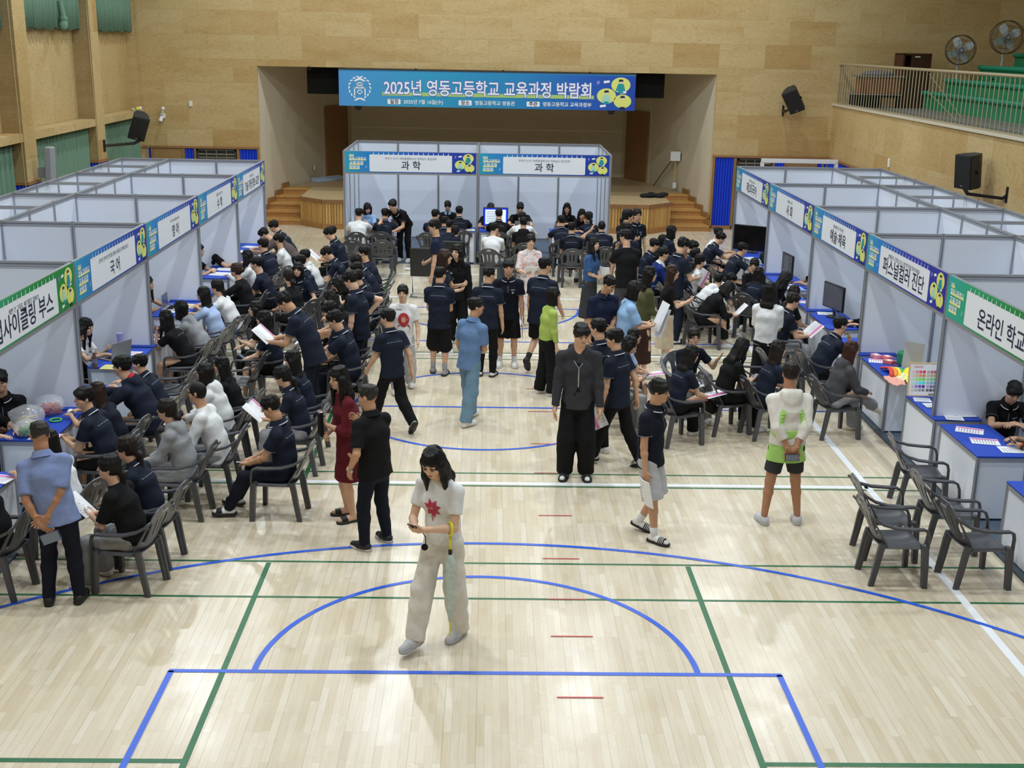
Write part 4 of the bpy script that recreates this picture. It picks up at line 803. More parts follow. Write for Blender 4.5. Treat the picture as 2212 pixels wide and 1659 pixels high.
# ------------------------------------------------------------------ people: surfaces grown from implicit fields
class SDF:
    def __init__(s): s.p = []; s.cuts = []; s.subs = []; s.wr = 0.; s.seed = 0.
    def cone(s, a, b, ra, rb, k=.03, cap0=False, cap1=False): s.p.append(('c', np.asarray(a, float), np.asarray(b, float), ra, rb, k, cap0, cap1)); return s
    def econe(s, a, b, side, wa, wb, da, db, k=.03): s.p.append(('e', np.asarray(a, float), np.asarray(b, float), np.asarray(side, float), wa, wb, da, db, k)); return s
    def ell(s, c, r, R=None, k=.02, sub=False): (s.subs if sub else s.p).append(('l', np.asarray(c, float), np.asarray(r, float), None if R is None else np.asarray(R, float), k)); return s
    def cut(s, p, n): s.cuts.append((np.asarray(p, float), nrm(n))); return s
    def bb(s, q):
        if q[0] == 'c': r = max(q[3], q[4]); return np.minimum(q[1], q[2])-r, np.maximum(q[1], q[2])+r
        if q[0] == 'e': r = max(q[4], q[5], q[6], q[7]); return np.minimum(q[1], q[2])-r, np.maximum(q[1], q[2])+r
        r = max(q[2]); return q[1]-r, q[1]+r
    def d(s, q, X, Y, Z):
        if q[0] == 'c':
            _, a, b, ra, rb, k, c0, c1 = q; ba = b-a; l2 = float(ba@ba)+1e-12; px, py, pz = X-a[0], Y-a[1], Z-a[2]; tt = (px*ba[0]+py*ba[1]+pz*ba[2])/l2; t = np.clip(tt, 0, 1)
            r = np.sqrt((px-ba[0]*t)**2+(py-ba[1]*t)**2+(pz-ba[2]*t)**2)-(ra+(rb-ra)*t); L = math.sqrt(l2)
            if c1: r = np.maximum(r, (tt-1)*L)
            if c0: r = np.maximum(r, -tt*L)
            return r
        if q[0] == 'e':
            _, a, b, sd, wa, wb, da, db, k = q; ba = b-a; L = math.sqrt(float(ba@ba)); ax = ba/L; sd = nrm(sd-ax*(sd@ax)); dp = np.cross(ax, sd); px, py, pz = X-a[0], Y-a[1], Z-a[2]
            h = px*ax[0]+py*ax[1]+pz*ax[2]; t = np.clip(h/L, 0, 1); ho = h-t*L; w = wa+(wb-wa)*t; dd = da+(db-da)*t; m = np.minimum(w, dd)
            a1 = (px*sd[0]+py*sd[1]+pz*sd[2])/w; b1 = (px*dp[0]+py*dp[1]+pz*dp[2])/dd; c1 = ho/m; rho = np.sqrt(a1*a1+b1*b1+c1*c1)+1e-6; g = np.sqrt((a1/w)**2+(b1/dd)**2+(c1/m)**2)/rho+1e-6
            return np.maximum((rho-1)/g, -m)
        _, c, r, R, k = q; px, py, pz = X-c[0], Y-c[1], Z-c[2]
        if R is not None: px, py, pz = (px*R[0, i]+py*R[1, i]+pz*R[2, i] for i in range(3))
        k0 = np.sqrt((px/r[0])**2+(py/r[1])**2+(pz/r[2])**2)+1e-6; k1 = np.sqrt((px/r[0]**2)**2+(py/r[1]**2)**2+(pz/r[2]**2)**2)+1e-6
        return np.maximum(k0*(k0-1)/k1, -min(r))
    def field(s, X, Y, Z, F, sl=None):
        pass
    def val(s, P):
        X, Y, Z = P[:, 0], P[:, 1], P[:, 2]; F = np.full(len(P), 1.0)
        for q in s.p:
            k = q[5] if q[0] == 'c' else q[-1]; d = s.d(q, X, Y, Z); h = np.maximum(k-np.abs(F-d), 0)/k; F = np.minimum(F, d)-h*h*k*.25
        for q in s.subs: F = np.maximum(F, -s.d(q, X, Y, Z))
        for p, n in s.cuts: F = np.maximum(F, (P-p)@n)
        return F
    def mesh(s, cell):
        lo = np.min([s.bb(q)[0] for q in s.p], 0)-2.5*cell; hi = np.max([s.bb(q)[1] for q in s.p], 0)+2.5*cell; n = np.ceil((hi-lo)/cell).astype(int)+1
        F = np.full(n, .2, np.float32); ax = [lo[i]+cell*np.arange(n[i]) for i in range(3)]
        for q in s.p:
            k = q[5] if q[0] == 'c' else q[-1]; a, b = s.bb(q); m = k+2*cell; i0 = np.maximum(((a-m-lo)/cell).astype(int), 0); i1 = np.minimum(((b+m-lo)/cell).astype(int)+2, n)
            sl = tuple(slice(i0[i], i1[i]) for i in range(3)); X = ax[0][sl[0]][:, None, None]; Y = ax[1][sl[1]][None, :, None]; Z = ax[2][sl[2]][None, None, :]
            d = s.d(q, X, Y, Z); f = F[sl]; h = np.maximum(k-np.abs(f-d), 0)/k; F[sl] = np.minimum(f, d)-h*h*k*.25
        X, Y, Z = ax[0][:, None, None], ax[1][None, :, None], ax[2][None, None, :]
        if s.wr:
            ph = s.seed; F += s.wr*(np.sin(31*Z+9*X+ph)*np.sin(17*X+23*Y+ph*1.7)+.6*np.sin(47*Z-30*X+ph*2.3)*np.sin(29*Y+21*X+ph)).astype(np.float32)
        for q in s.subs: F = np.maximum(F, -s.d(q, X, Y, Z))
        for p, nn in s.cuts: F = np.maximum(F, (X-p[0])*nn[0]+(Y-p[1])*nn[1]+(Z-p[2])*nn[2])
        return nets(F, lo, cell)
def nets(F, lo, cell):
    I = F < 0; c = np.zeros(np.array(F.shape)-1, np.uint8)
    for dx in (0, 1):
        for dy in (0, 1):
            for dz in (0, 1): c += I[dx:F.shape[0]-1+dx, dy:F.shape[1]-1+dy, dz:F.shape[2]-1+dz]
    act = (c > 0) & (c < 8); ci = np.argwhere(act); idx = np.full(act.shape, -1, np.int32); idx[act] = np.arange(len(ci)); S = np.zeros((len(ci), 3)); cnt = np.zeros(len(ci))
    co = [(a, b, d) for a in (0, 1) for b in (0, 1) for d in (0, 1)]; vals = {o: F[ci[:, 0]+o[0], ci[:, 1]+o[1], ci[:, 2]+o[2]] for o in co}
    for o in co:
        for a in range(3):
            if o[a]: continue
            p = list(o); p[a] = 1; p = tuple(p); va, vb = vals[o], vals[p]; m = (va < 0) != (vb < 0); t = va[m]/(va[m]-vb[m]); q = np.tile(np.array(o, float), (m.sum(), 1)); q[:, a] = t; S[m] += q; cnt[m] += 1
    V = lo+cell*(ci+S/cnt[:, None]); Q = []
    for a in range(3):
        b, d = (a+1) % 3, (a+2) % 3; s0 = [slice(1, -1)]*3; s0[a] = slice(0, -1); s1 = list(s0); s1[a] = slice(1, None)
        A = I[tuple(s0)]; B = I[tuple(s1)]; e = np.argwhere(A != B); e[:, b] += 1; e[:, d] += 1
        if not len(e): continue
        fl = I[tuple(e.T)]; eb = np.zeros(3, int); eb[b] = 1; ed = np.zeros(3, int); ed[d] = 1
        q = np.stack([idx[tuple((e-eb-ed).T)], idx[tuple((e-ed).T)], idx[tuple(e.T)], idx[tuple((e-eb).T)]], 1); q[~fl] = q[~fl][:, ::-1]; Q.append(q)
    return V, np.concatenate(Q)
def np_mesh(name, V, Q, m, smooth=True):
    me = bpy.data.meshes.new(name); nv, nf = len(V), len(Q); me.vertices.add(nv); me.vertices.foreach_set('co', V.astype(np.float32).ravel()); me.loops.add(nf*4); me.loops.foreach_set('vertex_index', Q.astype(np.int32).ravel())
    me.polygons.add(nf); me.polygons.foreach_set('loop_start', np.arange(0, nf*4, 4, dtype=np.int32)); me.polygons.foreach_set('use_smooth', np.full(nf, smooth)); me.update(calc_edges=True)
    for x in (m if isinstance(m, (list, tuple)) else [m]): me.materials.append(x)
    return me
# head-space parts shared by everybody: x right, y out of the face, z up, origin mid head
def hair_mesh(style):
    S = SDF(); low = style in ('short', 'neat', 'bowl'); cap = (0, -.012, .034 if low else .018); R = {'buzz': (.0815, .1005, .1065), 'short': (.082, .101, .094), 'neat': (.0795, .0985, .090), 'bowl': (.086, .105, .097)}.get(style, (.084, .103, .109))
    S.ell(cap, R); z0 = {'buzz': -.02, 'short': -.03, 'neat': -.03, 'bowl': -.045}.get(style, -.06)
    if style in ('bowl', 'short'): S.ell((0, .042, .068), (.074, .058, .044), k=.02)
    if style == 'bowl': S.ell((.03, .05, .058), (.054, .05, .04), k=.02); S.ell((-.035, .048, .06), (.05, .05, .038), k=.02)
    if style in ('long', 'longf', 'wavy'):
        S.econe((0, -.055, .03), (0, -.10, -.22), (1, 0, 0), .092, .10, .055, .04, .03); S.econe((0, -.10, -.2), (0, -.115, -.36), (1, 0, 0), .10, .07, .04, .022, .04)
        for s in (-1, 1): S.cone((s*.078, -.01, .0), (s*.088, -.035, -.16), .032, .03, .03)
        if style in ('longf', 'wavy'):
            for s in (-1, 1): S.cone((s*.075, .02, .01), (s*.085, .03, -.13), .026, .028, .03); S.cone((s*.085, .03, -.13), (s*.08, .055, -.30), .028, .018, .03)
        if style == 'wavy':
            for k in range(26):
                a = k*2.4; S.ell((.085*math.cos(a), -.06+.06*math.sin(a*1.3), -.02-.011*k), (.035, .035, .03), k=.015)
    if style == 'bob':
        S.econe((0, -.03, .03), (0, -.03, -.115), (1, 0, 0), .096, .10, .09, .082, .03)
        for s in (-1, 1): S.cone((s*.08, .01, .02), (s*.088, .022, -.12), .03, .034, .03)
    if style in ('pony', 'bun', 'lowpony'): S.ell((0, -.012, .018), (.084, .104, .110))
    if style == 'pony': S.cone((0, -.10, .05), (0, -.15, .03), .03, .036, .03); S.cone((0, -.15, .03), (0, -.155, -.14), .038, .032, .03); S.cone((0, -.155, -.14), (0, -.12, -.32), .032, .01, .03)
    if style == 'lowpony': S.cone((0, -.095, -.03), (0, -.125, -.08), .026, .03, .03); S.cone((0, -.125, -.08), (0, -.12, -.26), .032, .03, .03); S.cone((0, -.12, -.26), (0, -.1, -.40), .03, .008, .03)
    if style == 'bun': S.ell((0, -.118, .005), (.045, .04, .045), k=.02)
    if style in ('pony', 'bun', 'lowpony', 'bob'):
        if style != 'bun': S.ell((0, .055, .058), (.07, .045, .035), k=.02)
    if style != 'buzz':
        rr = random.Random(len(style)*7)
        for k in range(20):
            a = k*2.4+rr.uniform(-.2, .2); c, s = math.cos(a), math.sin(a); zt = .066 if style != 'neat' else .075; w = .0095; e = 1.0 if style in ('short', 'bowl') else .98
            S.cone((.012*s, -.035+.012*c, .122), (.055*s*e, -.015+.068*c*e, .112*.98), w, w, .018); S.cone((.055*s*e, -.015+.068*c*e, .110), (.083*s*e, -.014+.102*c*e, zt+rr.uniform(-.012, .008)), w, .008, .018)
    # open the face
    fy = {'buzz': .066, 'neat': .062, 'short': .054, 'bowl': .044}.get(style, .054)
    S.ell((0, .118, fy-.125), (.082 if style not in ('long', 'longf', 'wavy', 'bob') else .068, .092, .125), sub=True)
    if style in ('buzz', 'short', 'neat', 'bowl'):
        for s in (-1, 1): S.ell((s*.10, .05, -.055), (.055, .06, .05), sub=True)
        S.cut((0, -.02, z0-.025), (0, .35, -1))
    elif style in ('pony', 'bun', 'lowpony'):
        for s in (-1, 1): S.ell((s*.095, .035, -.06), (.04, .07, .055), sub=True)
        S.ell((0, -.01, -.11), (.075, .09, .06), sub=True)
    S.wr = .0022; S.seed = len(style); V, Q = S.mesh(.0062 if style != 'buzz' else .006)
    # strand relief
    a = np.arctan2(V[:, 0], V[:, 1]+.02); r = np.linalg.norm(V[:, :2]-[0, -.012], axis=1)[:, None]; n = V-np.array([0, -.012, 0]); n /= np.linalg.norm(n, axis=1)[:, None]
    V = V+n*(.0014*np.sin(a*38+V[:, 2]*20)+.0012*np.sin(a*23))[:, None]*(0 if style == 'buzz' else 1)
    return V, Q
HAIRCOL = {'k': (24, 22, 22), 'b': (58, 40, 32), 'd': (38, 29, 26), 'r': (66, 36, 30), 'g': (58, 55, 53)}
def hair_mat(c):
    nm = 'hair_'+c
    if nm in MATS: return MATS[nm]
    m, nt, b = nodes_mat(nm); tc = N(nt, 'ShaderNodeTexCoord'); mp = N(nt, 'ShaderNodeVectorMath', operation='MULTIPLY'); mp.inputs[1].default_value = (160, 160, 12); nt.links.new(tc.outputs['Object'], mp.inputs[0])
    nz = N(nt, 'ShaderNodeTexNoise', i_Scale=1.0, i_Detail=2.0); nt.links.new(mp.outputs[0], nz.inputs['Vector']); c0 = srgb(HAIRCOL[c]); r = ramp(nt, [(.3, tuple(x*.45 for x in c0)), (.7, tuple(x*1.15 for x in c0))]); nt.links.new(nz.outputs['Fac'], r.inputs[0]); nt.links.new(r.outputs[0], b.inputs['Base Color'])
    bp = N(nt, 'ShaderNodeBump', i_Strength=.5, i_Distance=.004); nt.links.new(nz.outputs['Fac'], bp.inputs['Height']); nt.links.new(bp.outputs[0], b.inputs['Normal']); b.inputs['Roughness'].default_value = .5; b.inputs['Specular IOR Level'].default_value = .25
    return m
HM = {}
def hair_data(style, col):
    if style not in HM: HM[style] = hair_mesh(style)
    k = (style, col)
    if k not in HM: V, Q = HM[style]; HM[k] = np_mesh('hair_'+style, V, Q, hair_mat(col))
    return HM[k]
EYE = mat('eye_dark', (26, 20, 18), .2); LIP = mat('lip', (176, 98, 92), .5); GLS = mat('glasses_frame', (60, 52, 48), .35); MASKM = mat('face_mask_white', (236, 236, 236), .8)
def face_parts():
    G = {}
    for s, k in ((-1, 'eyeL'), (1, 'eyeR')):
        m = MB(); m.ball((s*.031, .0845, .004), (.0135, .006, .0052), 10, 6); G[k] = m.mesh('eye', EYE, True)
    for s, k in ((-1, 'browL'), (1, 'browR')):
        m = MB(); m.tube([(s*.016, .0905, .0235), (s*.032, .0885, .0275), (s*.048, .078, .023)], [.0032, .0036, .002], 6); G[k] = m.mesh('eyebrow', hair_mat('d'), True)
    m = MB(); m.ball((0, .0895, -.060), (.0215, .007, .0068), 12, 6); G['mouth'] = m.mesh('mouth', LIP, True)
    m = MB(); ax = (Vector((1, 0, 0)), Vector((0, 0, 1)), Vector((0, 1, 0)))
    for s in (-1, 1): m.torus((s*.033, .098, .0), .0225, .0018, 18, 5, ax, (1.1, .95)); m.tube([(s*.057, .095, .004), (s*.076, .05, .008), (s*.082, -.01, .006)], .0018, 5)
    m.tube([(-.01, .1, .004), (0, .104, .006), (.01, .1, .004)], .0018, 5); G['glasses'] = m.mesh('glasses', GLS, True)
    m = MB(); m.ball((0, .068, -.052), (.058, .05, .046), 16, 10); G['mask'] = m.mesh('face_mask', MASKM, True); return G
FPARTS = face_parts()
SHOEC = {}
def shoe_data(kind):
    """footwear, ankle at origin, toe along +y, sole at z=-.075"""
    if kind in SHOEC: return SHOEC[kind]
    out = []; z = -.075
    def foot(S, g=0.): S.cone((0, -.035, z+.04), (0, .06, z+.035), .034+g, .037+g, .03).cone((0, .06, z+.035), (.004, .155, z+.026), .038+g, .027+g, .03).cone((0, -.005, 0), (0, -.01, z+.045), .035+g, .036+g, .03)
    def upper(col, lace=None):
        S = SDF(); foot(S, .008); S.cut((0, 0, z+.014), (0, 0, -1)); S.cut((0, -.0, .012), (0, -.15, 1)); V, Q = S.mesh(.0075); return V, Q
    def sole(hh, grow): 
        m = MB(); ol = [(-.035, -.07), (-.042, -.03), (-.04, .03), (-.05, .09), (-.043, .15), (-.02, .185), (.012, .19), (.036, .165), (.048, .11), (.042, .04), (.038, -.03), (.03, -.072), (0, -.082)]
        m.loft([[(x*grow, y*1.0, z) for x, y in ol], [(x*grow*1.06, y*1.02, z+hh*.5) for x, y in ol], [(x*grow, y, z+hh) for x, y in ol]]); return m
    K = {'white': ((232, 232, 230), (214, 214, 210)), 'grey': ((190, 188, 182), (226, 224, 218)), 'black': ((30, 30, 32), (196, 194, 190)), 'blackall': ((28, 28, 30), (24, 24, 26)), 'silver': ((196, 198, 202), (178, 180, 184)), 'cream': ((222, 214, 200), (206, 196, 180))}
    if kind in K:
        V, Q = upper(K[kind][0]); out.append(('shoe', np_mesh('shoe_'+kind, V, Q, mat('shoe_'+kind, K[kind][0], .6, var=.05, vscale=40)), [('sole', sole(.026, 1.02).mesh('sole_'+kind, mat('sole_'+kind, K[kind][1], .6), True))]))
    elif kind.startswith('slide'):
        sc = {'w': (228, 228, 228), 'k': (30, 30, 32), 'n': (206, 164, 136), 'g': (150, 150, 152)}[kind[5]]; S = SDF(); foot(S); S.cut((0, 0, z+.018), (0, 0, -1)); S.cut((0, 0, .02), (0, 0, 1)); V, Q = S.mesh(.0075)
        out.append(('sock', np_mesh('sock_'+kind, V, Q, mat('sock_'+kind[5], sc, .8)), []))
        S = SDF(); S.cone((0, .07, z+.035), (.002, .135, z+.03), .046, .040, .02, True, True); S.cut((0, 0, z+.01), (0, 0, -1)); V, Q = S.mesh(.0075)
        w = 'w' in kind[6:]; SM = mat('slide_white' if w else 'slide_black', (226, 226, 226) if w else (26, 26, 28), .55)
        m = MB()
        if not w:
            for k in range(3): m.tube([(-.05, .085+.018*k, z+.03), (-.03, .087+.018*k, z+.068), (0, .09+.018*k, z+.081), (.03, .089+.018*k, z+.068), (.05, .087+.018*k, z+.03)], .0042, 5)
        out.append(('slipper', sole(.026, 1.08).mesh('slide_sole', SM, True), [('strap', np_mesh('slide_strap', V, Q, SM), [])] + ([('stripe', m.mesh('slide_stripe', mat('slide_stripe', (228, 228, 228), .5), True))] if m.v and 's' in kind[6:] else [])))
    SHOEC[kind] = out; return out
SKIN = {k: mat('skin_'+k, c, .55, spec=.35, var=.04, vscale=14) for k, c in {'a': (222, 182, 154), 'b': (212, 168, 138), 'c': (198, 152, 120), 'd': (176, 128, 98)}.items()}
PAL = dict(navy=(28, 34, 50), black=(20, 20, 22), charcoal=(56, 57, 62), white=(226, 227, 228), cream=(222, 218, 210), grey=(150, 152, 156), lgrey=(184, 186, 190), dgrey=(74, 74, 78), blue=(104, 134, 176), sky=(150, 186, 226), denim=(58, 92, 140), jean=(112, 142, 164), maroon=(98, 30, 40), lime=(170, 192, 96), olive=(84, 84, 54), brown=(64, 44, 38), beige=(206, 192, 168), red=(190, 44, 56), khaki=(170, 160, 140), dnavy=(22, 26, 38), paleblue=(170, 190, 226), royal=(28, 50, 120), oldblue=(124, 140, 184), greybrown=(92, 82, 80), limegreen=(168, 214, 116), ink=(30, 36, 60))
def fab(c): return mat('cloth_'+c, PAL[c], .85, spec=.2, var=.07, vscale=14, bump=.55, bscale=16)
def floral():
    if 'cloth_floral' in MATS: return MATS['cloth_floral']
    m, nt, b = nodes_mat('cloth_floral'); tc = N(nt, 'ShaderNodeTexCoord'); nz = N(nt, 'ShaderNodeTexNoise', i_Scale=24.0, i_Detail=3.0); nt.links.new(tc.outputs['Object'], nz.inputs['Vector'])
    r = ramp(nt, [(.3, srgb((140, 150, 190))), (.42, srgb((226, 216, 214))), (.55, srgb((232, 222, 218))), (.64, srgb((222, 150, 130))), (.75, srgb((236, 226, 222)))]); nt.links.new(nz.outputs['Fac'], r.inputs[0]); nt.links.new(r.outputs[0], b.inputs['Base Color']); b.inputs['Roughness'].default_value = .8; return m
PIPE = mat('white_piping', (206, 208, 212), .7); STITCH = mat('grey_stitch', (128, 134, 150), .7)
def hand(S, w, d, n, t, sc, cl, cell):
    r0 = max(.0088*sc, .62*cell); R = np.stack([t, d, n], 1)
    S.ell(w+d*.047*sc, (.040*sc, .052*sc, max(.0165*sc, cell)), R, .012); S.cone(w-d*.02, w+d*.03*sc, .024*sc, .024*sc, .015)
    for i, (o, L) in enumerate(((.029, .072), (.0105, .080), (-.0085, .075), (-.027, .060))):
        b = w+d*(.084-.006*abs(i-1.2))*sc+t*o*sc; c1 = cl*(.75+.12*i); d1 = rotv(d, np.cross(d, n), c1); d1 = nrm(d1+t*(.10-.07*i)); m = b+d1*L*.52*sc; d2 = rotv(d1, np.cross(d, n), cl*1.15); S.cone(b, m, r0, r0*.95, .007); S.cone(m, m+d2*L*.45*sc, r0*.95, r0*.8, .004)
    b = w+d*.022*sc+t*.028*sc; d1 = nrm(d*.62+t*.72+n*.28); m = b+d1*.040*sc; d2 = nrm(d*.85+t*.25+n*(.3+.4*cl)); S.cone(b, m, r0*1.25, r0*1.1, .01); S.cone(m, m+d2*.032*sc, r0*1.1, r0*.9, .005)
def head_R(J): return np.stack([J['hr'], J['hf'], J['hu']], 1)
def body_sdf(J, D, cell):
    S = SDF(); H = J['H']; k = H/1.68; fem = D.get('f', 0); fat = D.get('fat', 1.0); u, r = J['u'], J['r']; cu, cf = J['cu'], J['cf']
    S.econe(J['hip']-u*.02, J['waist'], r, .150*k*fat, .122*k*fat, .105*k*fat, .088*k*fat, .05); S.econe(J['waist'], J['chest'], r, .122*k*fat, (.135 if fem else .15)*k*fat, .088*k*fat, .105*k*fat, .05)
    S.econe(J['chest'], J['neck']-cu*.06, r, (.132 if fem else .147)*k*fat, .08*k, .105*k*fat, .06*k, .05)
    hR = head_R(J); hs = J['hs']; hp = lambda x, y, z: J['head']+hR@np.array([x, y, z])*hs
    nr = (.050 if fem else .057)*k
    S.cone(J['neck']-cu*.03, J['headb'], nr*1.12, nr*.98, .04); S.cone(J['headb'], hp(0, -.015, -.05), nr*.98, nr*.95, .03)
    # head with jaw, nose, ears
    S.ell(hp(0, -.012, .026), np.array((.0745, .094, .089))*hs, hR, .02); S.ell(hp(0, .018, -.035), np.array((.063, .068, .072))*hs, hR, .03); S.ell(hp(0, .052, -.078), np.array((.036, .032, .030))*hs, hR, .03)
    for s in (-1, 1): S.ell(hp(s*.040, .052, -.028), np.array((.026, .026, .024))*hs, hR, .02); S.ell(hp(s*.077, -.008, -.004), np.array((.009, .018, .030))*hs, hR, .008); S.ell(hp(s*.034, .070, .026), np.array((.024, .016, .010))*hs, hR, .012)
    S.cone(hp(0, .084, .012), hp(0, .104, -.022), .0095*hs, .0125*hs, .012)
    for s, K in ((-1, 'L'), (1, 'R')):
        sh, el, wr = J['sh'+K], J['el'+K], J['wr'+K]; ar = (.88 if fem else 1.)*k*(.6+.4*fat)
        S.cone(J['neck']-cu*.03, sh, .050*k, .046*ar, .045); S.cone(sh, el, .049*ar, .037*ar, .03); md = el+(wr-el)*.3; S.cone(el, md, .036*ar, .036*ar, .02); S.cone(md, wr, .036*ar, .0245*ar, .02)
        if not D.get('nohand'+K): hand(S, wr, J['hd'+K], J['hn'+K], J['ht'+K], k*(.93 if fem else 1), J['cl'+K], cell)
        h, kn, an = J['h'+K], J['kn'+K], J['an'+K]; S.cone(h, kn, .078*k*fat, .053*k, .05); cf_ = kn+(an-kn)*.32; S.cone(kn, cf_, .051*k, .050*k, .02); S.cone(cf_, an, .050*k, .033*k, .02)
        fd = rotv(V3(0, 1, 0), (0, 0, 1), J['ft'+K]); fd = rotv(fd, np.cross(fd, V3(0, 0, 1)), J['fp'+K]); fu = np.cross(np.cross(fd, V3(0, 0, 1)), fd); S.cone(an-fu*.03, an+fd*.13-fu*.05, .03, .02, .02)
    return S
def shirt_sdf(J, D):
    S = SDF(); H = J['H']; k = H/1.68; fem = D.get('f', 0); fat = D.get('fat', 1.0); u, r = J['u'], J['r']; cu = J['cu']; lo = D.get('loose', 1.0); sit = D.get('sit', 0); e = .0125*lo; top = D['top']
    hem = D.get('hem', .02 if fem else .07)*k; q = .93 if fem else 1.
    S.econe(J['hip']-u*(hem+.06), J['waist'], r, ((.160 if sit or fem else .176)*k*fat+e*1.2), .137*q*k*fat+e, (.120 if sit or fem else .126)*k*fat+e, .100*k*fat+e, .06); S.econe(J['waist'], J['chest'], r, .135*q*k*fat+e, .152*q*k*fat+e, .098*k*fat+e, .108*k*fat+e, .06)
    S.econe(J['chest'], J['neck']-cu*.07, r, .150*q*k*fat+e, .085*k+e*.6, .108*k*fat+e, .066*k+e*.6, .06)
    sl = D.get('sleeve', .62)
    for s, K in ((-1, 'L'), (1, 'R')):
        sh, el, wr = J['sh'+K], J['el'+K], J['wr'+K]; ar = (.9 if fem else 1.)*k; e2 = e*.9
        S.cone(J['neck']-cu*.02+J['r']*s*.035*k, sh, .050*k+e*.3, .050*ar+e*.6, .045)
        if sl <= 1: S.cone(sh, sh+(el-sh)*sl, .052*ar+e2, .05*ar+e2*1.35, .03, False, True)
        else: S.cone(sh, el, .052*ar+e2, .042*ar+e2*1.1, .03); S.cone(el, el+(wr-el)*(sl-1), .042*ar+e2*1.1, .033*ar+e2*.9, .025, False, True)
    S.cone(J['neck']-cu*.075, J['neck']+cu*.01, .076*k+e*.4, .060*k+e*.4, .04)
    S.cut(J['hip']-u*hem, -u)
    S.cut(J['neck']+cu*(.042 if top in ('hoodie', 'cardigan') else .026), cu)
    if top in ('hoodie',):
        cf = J['cf']; nb = J['neck']; hp = D.get('hoodup', 0)
        S.cuts.pop(); R = np.stack([r, cf, cu], 1); S.ell(nb-cf*.085*k-cu*.015, (.105*k, .05*k, .075*k), R, .03); S.ell(nb-cf*.10*k-cu*.06, (.085*k, .035*k, .075*k), R, .03)
        for s in (-1, 1): S.cone(nb-cf*.05*k+r*s*.085*k+cu*.02, nb+cf*.055*k+r*s*.055*k-cu*.03, .034*k, .026*k, .03)
        S.cut(nb+cu*.075, cu)
    S.wr = .0024*D.get('wr', 1.0)*min(lo, 1.4); S.seed = D['seed']
    return S
def legs_sdf(J, D):
    S = SDF(); H = J['H']; k = H/1.68; b = D['bot']; fat = D.get('fat', 1.0); u, r = J['u'], J['r']; sit = D.get('sit', 0); w = D.get('wide_leg', 1.0)
    if b == 'skirt':
        L = D.get('skirt', .42); tp = J['hip']+u*.09*k
        if sit:
            for K in 'LR':
                h, kn, an = J['h'+K], J['kn'+K], J['an'+K]; S.cone(h, kn, .105*k, .082*k, .08); S.cone(kn, kn+(an-kn)*min(1, L), .085*k, .085*k, .06, False, True)
            m1 = (J['hL']+J['hR'])/2; m2 = (J['knL']+J['knR'])/2; S.cone(m1, m2, .1*k, .08*k, .08); S.cone(m2, m2+((J['anL']+J['anR'])/2-m2)*min(1, L), .08*k, .085*k, .06, False, True); S.econe(J['hip'], tp, r, .165*k*fat, .14*k*fat, .125*k*fat, .11*k*fat, .06)
        else:
            bt = V3(0, (J['anL'][1]+J['anR'][1])/2, J['hip'][2]*(1-L)); fl = D.get('flare', 1.15)
            S.econe(J['hip'], tp, r, .158*k*fat, .13*k*fat, .118*k*fat, .10*k*fat, .05); S.econe(J['hip'], bt, r, .162*k*fat, .18*k*fl, .125*k*fat, .165*k*fl, .05); S.cut(bt, (0, 0, -1))
        S.cut(tp, u)
    else:
        tp = J['hip']+u*.085*k; S.econe(J['hip']-V3(0, 0, .02), tp, r, .163*k*fat, .143*k*fat, .12*k*fat, .107*k*fat, .05); S.cut(tp, u)
        for K in 'LR':
            h, kn, an = J['h'+K], J['kn'+K], J['an'+K]
            if b == 'shorts':
                L = D.get('short', .92); ww = D.get('wide_leg', 1.2); 
                if L <= 1: S.cone(h, h+(kn-h)*L, .092*k*fat, .076*k*ww, .05, False, True)
                else: S.cone(h, kn, .092*k*fat, .076*k*ww, .05); S.cone(kn, kn+(an-kn)*(L-1), .074*k*ww, .074*k*ww, .03, False, True)
            else:
                e = D.get('hemz', .0); an2 = an+nrm(an-kn)*(.02-e); S.cone(h, kn, .088*k*fat, .068*k*w, .04); cf_ = kn+(an-kn)*.34; S.cone(kn, cf_, .068*k*w, .067*k*w, .03); S.cone(cf_, an2, .067*k*w, (.060*k*w if w > 1.05 else .054*k), .03, False, True)
    S.wr = .0026*D.get('wrb', 1.0); S.seed = D['seed']*1.3
    return S
def project(S, o, d, n=14):
    """march rays onto a surface"""
    P = np.array(o, float)
    for _ in range(n): P = P+d*np.maximum(S.val(P), -.02)[:, None]*.8
    return P
def patch(S, J, face, pts_fn, name, m, parent, off=.005):
    """a print on the front (face=1) or back (-1) of a top; pts_fn yields polygons of (x, z) in chest space"""
    mb = MB(); cf = J['cf']*face
    for poly in pts_fn:
        P = np.array([J['chest']+J['r']*x+J['cu']*z+cf*.3 for x, z in poly]); P = project(S, P, -cf)+cf*off; mb.poly([tuple(p) for p in P]) if len(poly) < 5 else mb.add([tuple(P.mean(0)+cf*.002)]+[tuple(p) for p in P], [(0, 1+i, 1+(i+1) % len(poly)) for i in range(len(poly))])
    return mb.build(name, m, parent, True)
def strip(S, J, face, xz, w, name, m, parent, dash=0):
    polys = []
    for (x0, z0), (x1, z1) in zip(xz[:-1], xz[1:]):
        L = math.hypot(x1-x0, z1-z0); n = max(1, int(L/.03)); nx, nz = -(z1-z0)/L*w/2, (x1-x0)/L*w/2
        for i in range(n):
            a, b = i/n, (i+(.72 if dash else 1.0))/n; p = (x0+(x1-x0)*a, z0+(z1-z0)*a); q = (x0+(x1-x0)*b, z0+(z1-z0)*b); polys.append([(p[0]-nx, p[1]-nz), (q[0]-nx, q[1]-nz), (q[0]+nx, q[1]+nz), (p[0]+nx, p[1]+nz)])
    return patch(S, J, face, polys, name, m, parent)
